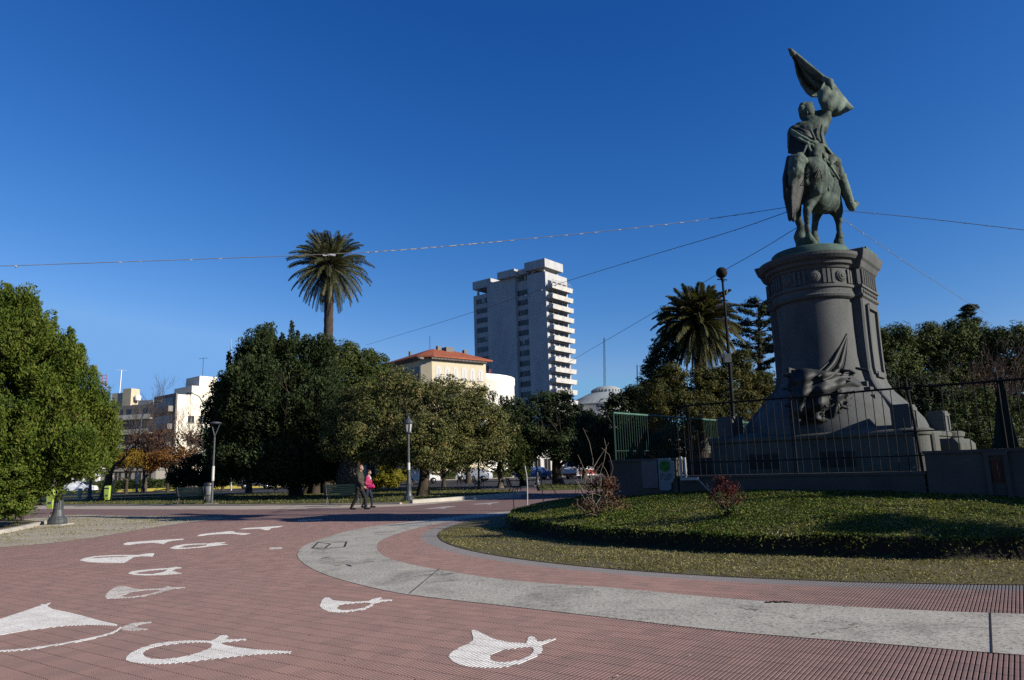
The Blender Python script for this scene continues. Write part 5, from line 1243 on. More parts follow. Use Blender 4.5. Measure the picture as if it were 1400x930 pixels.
# palms
def palm(name, label, base, crown, r0_, nf, L, W, leaf, seed, dead=0, up_lim=80, low_lim=-55, nleaf=26, lw=.05, gold=False, plumpness=1.0):
    q = random.Random(seed); base = Vector(base); cr_ = Vector(crown) - base
    t = thing(name, label, 'palm tree', tuple(base), 0)
    mb = MB(); pts, rads = [], []
    K = 44
    for k in range(K + 1):
        f = k / K; pts.append(cr_ * f + Vector((.25 * math.sin(f * 2.5), 0, 0)) * (1 - f)); rads.append(r0_ * (1.25 - .35 * min(f * 3, 1)) * (1 + (.05 if k % 2 else -.03)) * (1 + .3 * max(0, (f - .93) / .07)))
    mb.tube(pts, rads, 12); mb.build('trunk', M['palmbark'], t)
    mbr = MB(); VV = []
    for i in range(nf):
        a = i * 2.399 + q.uniform(-.2, .2); e = R(low_lim + (up_lim - low_lim) * ((i + .5) / nf) ** .85 + q.uniform(-6, 6))
        LL = L * q.uniform(.85, 1.08) * (1 - .22 * max(0, math.sin(e)) ** 3)
        p = cr_ + Vector((math.cos(a), math.sin(a), 0)) * .12 + Vector((0, 0, .35 * (i / nf) - .1)); P = [p]
        n = 9; ee = e
        for k in range(n):
            P.append(P[-1] + Vector((math.cos(a) * math.cos(ee), math.sin(a) * math.cos(ee), math.sin(ee))) * LL / n)
            ee -= R(q.uniform(7, 10)) * (.25 + 1.5 * (k / n)) * max(.15, math.cos(ee) + .12)
        mbr.tube(P, [.045 * (1 - .8 * k / n) for k in range(n + 1)], 4)
        side0 = Vector((-math.sin(a), math.cos(a), 0))
        tw = q.uniform(-.5, .5)
        for k in range(nleaf):
            f = .1 + .9 * k / nleaf; j = min(int(f * n), n - 1); c = P[j].lerp(P[j + 1], f * n - j); d = (P[j + 1] - P[j]).normalized(); upv = side0.cross(d).normalized()
            for s_ in (-1, 1):
                sd = (side0 * s_ * math.cos(tw) + upv * math.sin(tw) * s_)
                w = W * plumpness * math.sin(math.pi * min(.98, .12 + f * .86)) ** .5 * q.uniform(.8, 1.1)
                dr = (sd * .62 + d * .75 + upv * (.28) + Vector((0, 0, -.22))).normalized() * w; wd = d * lw
                VV += [c - wd, c + dr * .5 - wd * .6 + upv * .02, c + dr, c + dr * .5 + wd * .9]
    mbr.build('stalks', M['palmbark'] if not gold else M['twig'], t)
    V = np.array([tuple(v) for v in VV]); np_mesh('fronds', V, quads_of(V), LM[leaf], t)
    return t
pc = AT(450.5, 364, 58); palm('palm_tree', 'very tall single palm with drooping grey green crown rising above the dark trees', gb(441, 58), pc, .42, 118, 3.75, .62, 'palm', 3, up_lim=82, low_lim=-72, nleaf=30, lw=.055)
pc = AT(955, 443, 46); p2 = palm('palm_tree', 'palm with golden lower fronds behind the tall dark ball-topped pole', gb(958, 46), pc, .42, 150, 3.1, .58, 'palmgold', 4, up_lim=84, low_lim=-68, nleaf=30, lw=.07, gold=True)
mb = MB(); q = random.Random(2)
for k in range(5): pass
# fat shaved palm trunk seen behind the man
pp = thing('palm_stump', 'short fat palm trunk with pale pointed leaf bases behind the walking man', 'palm tree', gb(474, 47))
mb = MB(); mb.lathe([(.30, 0), (.55, .3), (.72, .9), (.66, 1.5), (.45, 2.1), (.3, 2.6)], (0, 0), 18)
mb.build('trunk', M['bark_pale'], pp); mb = MB()
for k in range(120):
    z = .2 + k * .018; a = k * 2.4; r_ = .45 + .3 * math.sin(min(z, 2) * 1.5); p = Vector((math.cos(a) * r_, math.sin(a) * r_, z)); o_ = Vector((math.cos(a), math.sin(a), 1.1)) * .14
    sd = Vector((-math.sin(a), math.cos(a), 0)) * .05; mb.add([p - sd, p + sd, p + o_], [(0, 1, 2)])
mb.build('leaf_bases', M['tan'], pp)
V = crown_leaves([((0, 0, 3.4), (1.5, 1.5, 1.0))], 120, 26, .3, .3, aspect=5, fill=.5); np_mesh('fronds', V, quads_of(V), LM['deep'], pp)

# shrubs on the mound
def mz(x, y): return mound_z(x, y)
def on_mound(px, py):
    d = ray(px, py); p = Vector((0, 0, CH)); t = 5 / d.y
    while t < 40 / d.y:
        q = p + d * t
        if q.z <= mound_z(q.x, q.y): return (q.x, q.y, mound_z(q.x, q.y))
        t += .03 / d.y
    return (q.x, q.y, 0)
b = on_mound(818, 706)
t = thing('bare_shrub', 'tall bare pale stems with a few red leaves on the left crest of the mound', 'shrub', b, 0)
mb = MB(); q = random.Random(31)
def Qb(px, py, dd=0): return AT(px, py, b[1] + dd) - Vector(b)
for pts in ([(812, 700), (808, 660), (811, 630), (806, 605), (797, 585), (803, 590)], [(811, 640), (820, 625), (832, 606)], [(812, 690), (818, 655), (826, 630), (829, 612), (826, 600)], [(808, 660), (798, 640), (790, 622)], [(815, 690), (832, 662), (838, 640), (833, 622), (822, 612)], [(812, 695), (795, 672), (788, 650), (789, 640)], [(816, 700), (826, 680), (838, 668), (848, 660)], [(808, 690), (799, 668), (802, 645)]):
    mb.tube([Qb(x, y, q.uniform(-.3, .3)) for x, y in pts], [.0075 - .0009 * k for k in range(len(pts))], 5)
for k in range(60):
    p = Qb(q.gauss(816, 13), q.uniform(650, 705), q.uniform(-.5, .5)); d = Vector((q.uniform(-1, 1), q.uniform(-1, 1), q.uniform(0, 1.2))) * .28; mb.tube([p, p + d * .5 + Vector((0, 0, .04)), p + d], [.006, .005, .003], 4)
mb.build('stems', M['twig_pale'], t)
V = crown_leaves([(tuple(Qb(820, 665)), (.42, .42, .28)), (tuple(Qb(806, 690)), (.4, .4, .2)), (tuple(Qb(838, 690)), (.4, .4, .2))], 190, 9, .12, .06, 1.6, .5, shell=(.3, 1)); np_mesh('leaves', V, quads_of(V), LM['rusty'], t)
V = crown_leaves([(tuple(Qb(815, 664)), (.25, .3, .12)), (tuple(Qb(830, 663)), (.14, .2, .14))], 26, 9, .09, .055, 1.4, .5, shell=(.3, 1)); np_mesh('red_leaves', V, quads_of(V), LM['redleaf'], t)
b = on_mound(994, 708)
t = thing('red_shrub', 'small dark red leaved shrub in the middle of the mound', 'shrub', b, 0); mb = MB(); q = random.Random(33)
for k in range(26):
    a = q.random() * 6.28; L_ = q.uniform(.25, .62); p = Vector((0, 0, 0)); e = Vector((math.cos(a) * .33, math.sin(a) * .33, L_)) ; mb.tube([p, e * .5 + Vector((0, 0, .06)), e], [.009, .006, .003], 4)
mb.build('stems', M['twig'], t); V = crown_leaves([((0, 0, .38), (.36, .36, .3)), ((-.05, 0, .62), (.14, .14, .14))], 90, 9, .08, .05, 1.4, .5, shell=(.3, 1)); np_mesh('red_leaves', V, quads_of(V), LM['redleaf'], t)
V = crown_leaves([((.05, 0, .12), (.42, .42, .12))], 60, 9, .08, .05, 1.6, .5, shell=(.3, 1)); np_mesh('leaves', V, quads_of(V), LM['cover'], t)
b = on_mound(1277, 669)
t = thing('bare_shrub', 'small bare shrub with pale peeled stems by the bent fence post', 'shrub', b, 0); mb = MB(); q = random.Random(34)
for pts in ([(1278, 668), (1279, 655), (1281, 640), (1282, 627)], [(1279, 655), (1274, 640), (1272, 630)], [(1276, 668), (1265, 660), (1252, 651), (1243, 643)], [(1280, 660), (1288, 650), (1291, 640)], [(1277, 667), (1262, 655), (1257, 643)]):
    mb.tube([AT(x, y, b[1]) - Vector(b) for x, y in pts], [.02, .016, .013, .010][:len(pts)], 5)
for k in range(50):
    p = AT(q.gauss(1268, 11), q.uniform(640, 668), b[1] + q.uniform(-.2, .2)) - Vector(b); d = Vector((q.uniform(-1, 1), q.uniform(-1, 1), q.uniform(0, .8))) * .16; mb.tube([p, p + d], [.004, .002], 4)
mb.build('stems', M['twig_pale'], t); V = crown_leaves([(tuple(AT(1262, 656, b[1]) - Vector(b)), (.22, .22, .14)), (tuple(AT(1285, 640, b[1]) - Vector(b)), (.12, .12, .15))], 40, 7, .08, .04, 1.5, .5, shell=(.3, 1)); np_mesh('leaves', V, quads_of(V), LM['olive'], t)
# stakes at the left of the mound
for lb, pts, r_, mt in (('thin bare stick standing at the left foot of the mound, leftmost', [(703, 703), (702, 685), (703, 676), (705, 668), (716, 667)], .012, 'twig_pale'), ('white stake with red foot standing at the left of the mound', [(721, 692), (721, 665), (720, 650), (717.5, 637)], .022, 'paleshut'),
                        ('thin twisted sapling at the left crest of the mound', [(743, 688), (741, 668), (740, 655), (744, 640)], .013, 'twig_pale'), ('thin leaning forked stick on the left slope of the mound', [(766, 684), (757, 670), (752, 662)], .012, 'twig_pale'), ('short wooden frame of thin sticks left of the tall bare shrub', [(787, 675), (787, 655), (788, 645), (787, 660), (778, 660)], .012, 'twig_pale')):
    c = G(pts[0][0], pts[0][1] + 2); Yq = max(c.y, 0) if pts[0][0] < 730 else on_mound(pts[0][0], pts[0][1])[1]
    c = AT(*pts[0], Yq); mb = MB(); mb.tube([AT(x, y, Yq) - c for x, y in pts], r_, 6)
    o = mb.build('garden_stake', M[mt]); o.location = c; tag(o, lb, 'stake', 'stakes and sticks at the left of the mound')

# ---------------------------------------------------------------- lamps, bins, benches
def prof_lamp_base(s=1.0):
    return [(.24 * s, 0), (.25 * s, .05), (.25 * s, .16), (.22 * s, .19), (.22 * s, .22), (.17 * s, .27), (.14 * s, .36), (.125 * s, .5), (.135 * s, .53), (.12 * s, .56), (.115 * s, .8), (.13 * s, .83), (.11 * s, .86)]
def lamp_post(label, base, H, r, mat='lamp_iron', lantern=True, s=1.0, group='cast iron park lamps', lean=(0, 0)):
    t = thing('lamp_post', label, 'lamp post', tuple(base), 0, group)
    mb = MB(); mb.box((-.30 * s, -.30 * s, -.1), (.30 * s, .30 * s, .035)); mb.build('footing', M['kerb'], t)
    mb = MB(); mb.lathe([(a, b + .035) for a, b in prof_lamp_base(s)], (0, 0), 16, smooth=False); 
    for k in range(16):
        a = k * math.pi / 8; mb.box((math.cos(a) * .118 * s - .008, math.sin(a) * .118 * s - .008, .5), (math.cos(a) * .118 * s + .008, math.sin(a) * .118 * s + .008, .82))
    mb.build('base', M[mat], t)
    mb = MB(); mb.lathe([(.105 * s, .86), (.095 * s, 1.2), (r, H * .5), (r * .85, H - .02)], (0, 0), 14); mb.lathe([(r * 1.5, H * .42), (r * 1.6, H * .42 + .04), (r * 1.3, H * .42 + .08)], (0, 0), 12); mb.build('pole', M[mat], t)
    if lantern:
        mb = MB(); mb.lathe([(.08, H - .05), (.16, H), (.17, H + .04), (.13, H + .06)], (0, 0), 12, smooth=False)
        for k in range(6):
            a = k * math.pi / 3; mb.tube([(math.cos(a) * .14, math.sin(a) * .14, H + .04), (math.cos(a) * .20, math.sin(a) * .20, H + .48)], .014, 5)
        mb.lathe([(.23, H + .46), (.24, H + .50), (.17, H + .62), (.07, H + .72), (.04, H + .80), (.02, H + .84)], (0, 0), 12, smooth=False)
        for k in range(4):
            a = k * math.pi / 2 + .4; mb.tube([(0, 0, H + .80), (math.cos(a) * .12, math.sin(a) * .12, H + .98)], .008, 4)
        ln = mb.build('lantern', M[mat], t); mb = MB(); mb.lathe([(.12, H + .06), (.18, H + .46)], (0, 0), 6, smooth=False); mb.build('lantern_glass', M['paleshut'], ln)
    return t
b = G(559, 686.5); H = AT(559, 592, b.y).z
lp = lamp_post('grey cast iron lamp post with lantern at the corner of the white kerb', b, H, .062)
mb = MB(); mb.lathe([(.072, 0), (.072, .35)], (0, 0), 14); o = mb.build('sticker', M['whitecloth'], lp); o.location = (0, 0, H * .46)
b = G(78, 718); lamp_post('large fluted grey cast iron lamp base half hidden under the left conifer', (b.x, b.y, 0), 4.2, .07, s=1.25)
b = G(122, 684); lamp_post('grey cast iron lamp post with pale footing right of the left conifer', (b.x, b.y, 0), 4.2, .07, s=1.05)
b = G(735, 664.5); lamp_post('slim dark lamp post on the far lawn in front of the dark trees', (b.x, b.y, 0), AT(735, 606, b.y).z, .05, s=.8)
b = G(655, 671); t = thing('bollard_post', 'dark slim post beside the small bench on the far lawn', 'post', (b.x, b.y, 0)); mb = MB(); mb.lathe([(.12, 0), (.12, .1), (.07, .14), (.06, 3.2), (.1, 3.25), (.02, 3.4)], (0, 0), 10); mb.build('pole', M['iron'], t)
# V shaped lamp
b = G(289.5, 690.5); t = thing('lamp_post', 'slim lamp post with V-shaped triangular head beside the grey bin', 'lamp post', (b.x, b.y, 0), 0, None)
def Q(px, py, b=None): return AT(px, py, b.y) - b
mb = MB(); mb.box((-.28, -.28, -.05), (.28, .28, .09)); mb.build('footing', M['kerb'], t)
mb = MB(); mb.tube([(0, 0, .05), Q(291, 650, b), Q(293.5, 597, b)], [.07, .06, .045], 10); mb.build('pole', M['lamp_iron'], t)
mb = MB(); v = Q(293.5, 597, b); mb.tube([v, Q(289.5, 580, b)], .028, 6); mb.tube([v, Q(300.5, 580, b)], .028, 6)
mb.build('fork', M['lamp_iron'], t)
mb = MB(); a_, c_ = Q(287.5, 579, b), Q(302.5, 579.5, b); m_ = (a_ + c_) / 2; w = (c_ - a_).length / 2
mb.lathe([(w * .2, m_.z - .05), (w, m_.z), (w, m_.z + .05), (w * .5, m_.z + .10)], (m_.x, m_.y), 16, smooth=False); mb.build('lamp_shade', M['lamp_iron'], t)
mb = MB(); mb.lathe([(.075, 0), (.073, .8)], (0, 0), 10); o = mb.build('sticker', M['whitecloth'], t); o.location = Q(291, 655, b) + Vector((0, 0, -.1))
# tall arched street lamps
for lb, pts, hd in (('tall green street lamp with arched arm in front of the cream building', [(277.5, 668), (278, 640), (280, 600), (281, 570), (279, 553), (272, 542), (262, 537.5)], (257, 537.5)),
                    ('tall dark street lamp with arched arm reaching right in front of the grey block', [(187, 668), (188, 640), (191, 600), (193, 575), (198, 560), (206, 552), (214, 550)], (220, 548.5)),
                    ('tall straight pale street lamp pole right of the lime bin', [(152, 668), (153, 640), (155, 605)], (150, 602))):
    Yq = 84; c = AT(*pts[0], Yq); c.z = 0; t = thing('street_lamp', lb, 'street lamp', tuple(c), 0, 'tall street lamps along the street')
    mb = MB(); P = [Vector((0, 0, 0))] + [AT(x, y, Yq) - c for x, y in pts[1:]]; mb.tube(P, [.14] + [.11 - .012 * k for k in range(len(P) - 1)], 8); mb.build('pole', M['lamp_iron'] if 'dark' in lb else M['green_iron'] if 'green' in lb else M['paleshut'], t)
    h_ = AT(*hd, Yq) - c; mb = MB(); mb.ell(tuple((P[-1] + h_) / 2), (abs(h_.x - P[-1].x) * .7 + .1, .18, .10)); mb.build('lamp_head', M['lamp_iron'], t)
    mb = MB(); mb.lathe([(.15, 1.0), (.145, 2.2)], (0, 0), 10); mb.build('white_band', M['whitecloth'], t)
# ball-topped pole by the monument
b = Vector((AT(1001, 600, 23.0).x, 23.0, .85)); t = thing('light_pole', 'tall dark pole topped by a black ball, left of the pedestal', 'lamp post', tuple(b))
Q2 = lambda px, py: AT(px, py, 23.0) - b
mb = MB(); mb.tube([(0, 0, -.4), Q2(1001, 545), Q2(997, 490), Q2(992, 430), Q2(988, 386)], [.07, .062, .055, .045, .038], 10); mb.build('pole', M['iron'], t)
v = Q2(986.5, 373); mb = MB(); mb.ell(v, (.185, .185, .185)); gl = mb.build('ball', M['iron'], t)
mb = MB(); mb.tube([v + Vector((-.16, 0, -.22)), v + Vector((.16, 0, -.25))], .02, 6); mb.tube([v + Vector((0, 0, -.15)), v + Vector((.02, 0, -.32))], [.07, .05], 8); mb.build('collar', M['iron'], t)
v = Q2(996.5, 490); mb = MB(); mb.box((v.x - .16, v.y - .09, v.z - .14), (v.x + .06, v.y + .09, v.z + .14)); mb.tube([v + Vector((-.14, 0, .1)), v + Vector((.14, 0, .16))], .02, 5); mb.build('junction_box', M['lamp_iron'], t)
v = Q2(990, 402); mb = MB(); mb.capsule(v + Vector((.06, 0, 0)), v + Vector((.10, 0, .12)), .04, .03); mb.build('insulator', M['lamp_iron'], t)

def bin_lime(label, base, rz=0):
    t = thing('litter_bin', label, 'litter bin', tuple(base), rz, 'lime green litter bins')
    mb = MB(); mb.box((.2, -.03, 0), (.26, .03, 1.15)); mb.box((.05, -.18, -.02), (.42, .18, .05)); mb.build('post', M['iron'], t)
    mb = MB(); mb.loft([rect(-.15, .13, -.14, .14, .22, .03), rect(-.19, .17, -.18, .18, .4, .04), rect(-.21, .19, -.20, .20, .98, .04), rect(-.21, .19, -.20, .20, 1.05, .04), rect(-.16, .14, -.15, .15, 1.14, .05)], True, False); bd_ = mb.build('body', M['lime'], t)
    mb = MB(); mb.box((-.16, -.206, .93), (.14, -.198, 1.01)); mb.box((-.2165, -.14, .93), (-.208, .14, 1.01)); mb.build('opening', M['dark'], bd_)
    mb = MB(); mb.box((-.08, -.199, .45), (.08, -.187, .56)); mb.build('badge', M['lamp_iron'], bd_)
    return t
b = G(147, 688); bin_lime('lime green litter bin on a post right of the pale-footed lamp', (b.x, b.y, 0))
b = G(70, 702); bin_lime('lime green litter bin partly hidden behind the large lamp base', (b.x, b.y, 0))
b = G(284.5, 689); t = thing('litter_bin', 'round grey litter bin beside the V-shaped lamp', 'litter bin', tuple(b))
mb = MB(); mb.lathe([(.20, .12), (.24, .14), (.26, .5), (.265, .98), (.25, 1.0)], (0, 0), 20); mb.build('body', M['binrey'], t)
mb = MB(); mb.lathe([(.27, 1.0), (.28, 1.04), (.25, 1.16), (.1, 1.20)], (0, 0), 20, smooth=False); mb.build('lid', M['dark'], t); mb = MB(); mb.box((-.1, -.1, 0), (.1, .1, .13)); mb.build('foot', M['dark'], t)
b = G(108, 686); t = thing('concrete_post', 'short grey concrete post left of the pale-footed lamp', 'post', tuple(b)); mb = MB(); mb.loft([rect(-.12, .12, -.1, .1, 0), rect(-.12, .12, -.1, .1, .9), rect(-.08, .08, -.07, .07, .96)], True, False); mb.build('shaft', M['kerb'], t)

def bench(label, base, rz, mat='benchgreen'):
    t = thing('park_bench', label, 'bench', tuple(base), rz, 'dark green park benches')
    for k in range(4):
        pass
    mb = MB()
    for k in range(5): mb.box((-.85, -.28 + k * .11, .42), (.85, -.19 + k * .11, .45))
    mb.build('seat', M[mat], t); mb = MB()
    for k in range(5):
        z = .50 + k * .085; y = .27 + k * .03; mb.box((-.85, y, z), (.85, y + .025, z + .07))
    mb.build('backrest', M[mat], t)
    for x in (-.72, .72):
        mb = MB(); mb.tube([(x, -.30, 0), (x, -.22, .41), (x, .22, .41), (x, .30, .5), (x, .42, .93)], .025, 6); mb.tube([(x, .34, 0), (x, .12, .41)], .025, 6); mb.build('leg', M['lamp_iron'], t)
    return t
bb = []
for lb, px, py, rz in (('dark green park bench behind the walking couple', 470, 690, 3.1), ('dark green park bench left of the grey bin, with pale legs', 264, 689, 3.1), ('small dark bench on the far lawn seen from its side', 655, 669, 1.5), ('dark bench in shade at the end of the white kerb', 704, 676, 1.7)):
    b = G(px, py, .07 if px != 704 else 0); bench(lb, b, rz)

#%%PART
# ---------------------------------------------------------------- people
def person(label, loc, rz, H, top_m, bot_m, hair_m, woman=False, step=.24, bald=False, scarf_m=None, voxel=.0105):
    k = H / 1.76
    t = thing('person', label, 'person', tuple(loc), rz)
    J = dict(pel=(0, 0, .95), chest=(.03, 0, 1.32), neck=(.03, 0, 1.46), head=(.075, 0, 1.645))
    sw = .155 if woman else .18
    A = {}
    for s, ph in ((1, 1), (-1, -1)):          # +1 left (far from sun) side
        A[s] = dict(hip=(0, s * .09, .92), knee=(ph * step * .55 + .07, s * .09, .50), ank=(ph * step * 1.05 - (.03 if ph < 0 else 0), s * .09, .10 if ph > 0 else .13), sh=(.02, s * sw, 1.40),
                    el=(-ph * .10 - .02, s * (sw + .06), 1.13), wr=(-ph * .12 + .13, s * (sw + .02), .93))
    if woman:
        for s in (1, -1): A[s]['el'] = (-.02, s * (sw + .06), 1.12); A[s]['wr'] = (.17, s * .12, 1.05)
    V3 = lambda p: Vector(p) * k
    mb = MB(); c = lambda a, b, ra, rb, m_=mb: m_.capsule(V3(a), V3(b), ra * k, rb * k, 12, 5)
    c((0, -.05, .97), (0, .05, .97), .12, .12); c((0, 0, .98), (.02, 0, 1.2), .125, .125); c((.02, -.06, 1.3), (.02, .06, 1.3), .125, .125); c((.02, -.11, 1.39), (.02, .11, 1.39), .075, .075)
    c(J['neck'], (.05, 0, 1.56), .055, .052)
    mb.ell(V3((.07, 0, 1.665)), Vector((.092, .075, .105)) * k); mb.ell(V3((.095, 0, 1.61)), Vector((.06, .055, .06)) * k)
    c((.155, 0, 1.65), (.175, 0, 1.625), .010, .014); c((.15, 0, 1.585), (.152, 0, 1.585), .02, .018)
    for s in (1, -1):
        a = A[s]; c((.055, s * .078, 1.665), (.06, s * .080, 1.63), .014, .010)
        c(a['hip'], a['knee'], .085, .055); c(a['knee'], a['ank'], .055, .036)
        f0 = Vector(a['ank']); dz = -.06; c(tuple(f0 + Vector((-.03, 0, dz))), tuple(f0 + Vector((.15, 0, dz - .005 if f0.x > 0 else dz - .03))), .038, .03)
        c(a['sh'], a['el'], .05, .038); c(a['el'], a['wr'], .036, .025)
        d = (Vector(a['wr']) - Vector(a['el'])).normalized(); w = Vector(a['wr']); side = Vector((0, s, 0)); pn = d.cross(side).normalized()
        c(tuple(w + d * .03), tuple(w + d * .07), .030, .034)
        for j, (o_, L_) in enumerate(((-.027, .058), (-.009, .068), (.009, .064), (.027, .050))):
            b0 = w + d * .085 + pn * o_; b1 = b0 + d * L_ * .5 - side * .008; b2 = b1 + d * L_ * .4 - side * .022
            c(tuple(b0), tuple(b1), .0095, .009); c(tuple(b1), tuple(b2), .009, .0075)
        c(tuple(w + d * .035 - pn * .025), tuple(w + d * .085 - pn * .052 - side * .015), .012, .009)
    body_ = mb.fuse('body', M['skin'], t, voxel=voxel, smooth=1)
    # jacket
    mb = MB(); hem = .80 if not woman else .86
    c((0, -.07, hem + .09), (0, .07, hem + .09), .15, .15, mb); c((0, 0, hem + .1), (.02, 0, 1.2), .18, .17, mb); c((.02, -.08, 1.26), (.02, .08, 1.26), .16, .16, mb); c((.02, -sw + .04, 1.385), (.02, sw - .04, 1.385), .105, .105, mb)
    c((.02, 0, 1.44), (.035, 0, 1.49), .075, .062, mb)
    for s in (1, -1):
        a = A[s]; c(a['sh'], a['el'], .082, .068, mb); e = Vector(a['el']).lerp(Vector(a['wr']), .93); c(a['el'], tuple(e), .066, .050, mb)
    for s in (1, -1): c((.12, s * .06, .90), (.13, s * .05, .90), .025, .025, mb)
    mb.fuse('jacket', M[top_m], t, voxel=voxel * 1.2, smooth=2, noise_amp=.014, noise_scale=.09)
    mb = MB()
    for s in (1, -1):
        a = A[s]; c(a['hip'], a['knee'], .108, .078 if not woman else .07, mb); e = Vector(a['knee']).lerp(Vector(a['ank']), .93); c(a['knee'], tuple(e), .076 if not woman else .066, .062 if not woman else .05, mb)
    c((0, -.05, .95), (0, .05, .95), .125, .125, mb)
    mb.fuse('trousers', M[bot_m], t, voxel=voxel * 1.2, smooth=2, noise_amp=.012, noise_scale=.1)
    for s in (1, -1):
        a = A[s]; f0 = Vector(a['ank']); dz = -.055; sh_ = MB()
        c(tuple(f0 + Vector((-.045, 0, dz))), tuple(f0 + Vector((.16, 0, dz - .008 if f0.x > 0 else dz - .035))), .047, .038, sh_); c(tuple(f0), tuple(f0 + Vector((.03, 0, -.04))), .05, .048, sh_)
        sh_.fuse('shoe', M['dark'], t, voxel=voxel, smooth=1)
    mb = MB()
    if bald:
        for s in (1, -1): mb.capsule(V3((-.01, s * .05, 1.665)), V3((.04, s * .074, 1.69)), .032 * k, .018 * k)
        mb.capsule(V3((-.025, -.03, 1.67)), V3((-.025, .03, 1.67)), .035 * k, .035 * k)
    else:
        mb.ell(V3((.045, 0, 1.70)), Vector((.105, .092, .085)) * k); mb.ell(V3((.0, 0, 1.63)), Vector((.07, .09, .11)) * k)
    mb.fuse('hair', M[hair_m], t, voxel=voxel, smooth=1, noise_amp=.01, noise_scale=.03)
    mb = MB()
    for s in (1, -1): mb.ell(V3((.156, s * .03, 1.668)), Vector((.008, .014, .008)) * k, n=8, m_=6)
    mb.build('eyes', M['dark'], t)
    mb = MB(); mb.ell(V3((.158, 0, 1.603)), Vector((.008, .024, .006)) * k, n=8, m_=6); mb.build('mouth', M['redpaint'], t)
    if scarf_m:
        mb = MB(); c((.10, -.02, 1.15), (.12, .01, 1.40), .055, .05, mb); c((.03, -.05, 1.46), (.06, .05, 1.47), .05, .05, mb); mb.fuse('scarf', M[scarf_m], t, voxel=voxel, smooth=1)
    return t
b = G(491, 697); person('man with grey balding hair in olive brown jacket and charcoal trousers, walking right', (b.x, b.y, 0), R(-8), 1.78, 'jacket', 'trousers', 'hairgrey', bald=True)
b2 = G(502.5, 694.5); person('woman in pink jacket with white top and dark jeans, walking beside the man', (b2.x, b2.y, 0), R(-8), 1.58, 'pink', 'denim', 'hairdark', woman=True, step=.17, scarf_m='whitecloth')
b3 = Vector((b2.x + .17, b2.y - .14, .80)); mb = MB()
mb.capsule((-.10, 0, .08), (.10, 0, .08), .07, .07); mb.capsule((-.08, 0, .15), (.08, 0, .15), .06, .05); bag = mb.fuse('handbag', M['hotpink'], None, voxel=.012, smooth=2); bag.location = b3
tag(bag, 'bright pink bag held in front by the woman in pink', 'handbag')
mb = MB(); mb.tube([(-.09, 0, .20), (-.06, 0, .32), (.04, 0, .34), (.09, 0, .20)], .008, 5); mb.build('strap', M['hotpink'], bag)
b = G(628, 661.5); person('distant person in dark clothes with white top standing by the far path', (b.x, b.y, -.02), R(-60), 1.72, 'whitecloth', 'trousers', 'hairdark', voxel=.03)

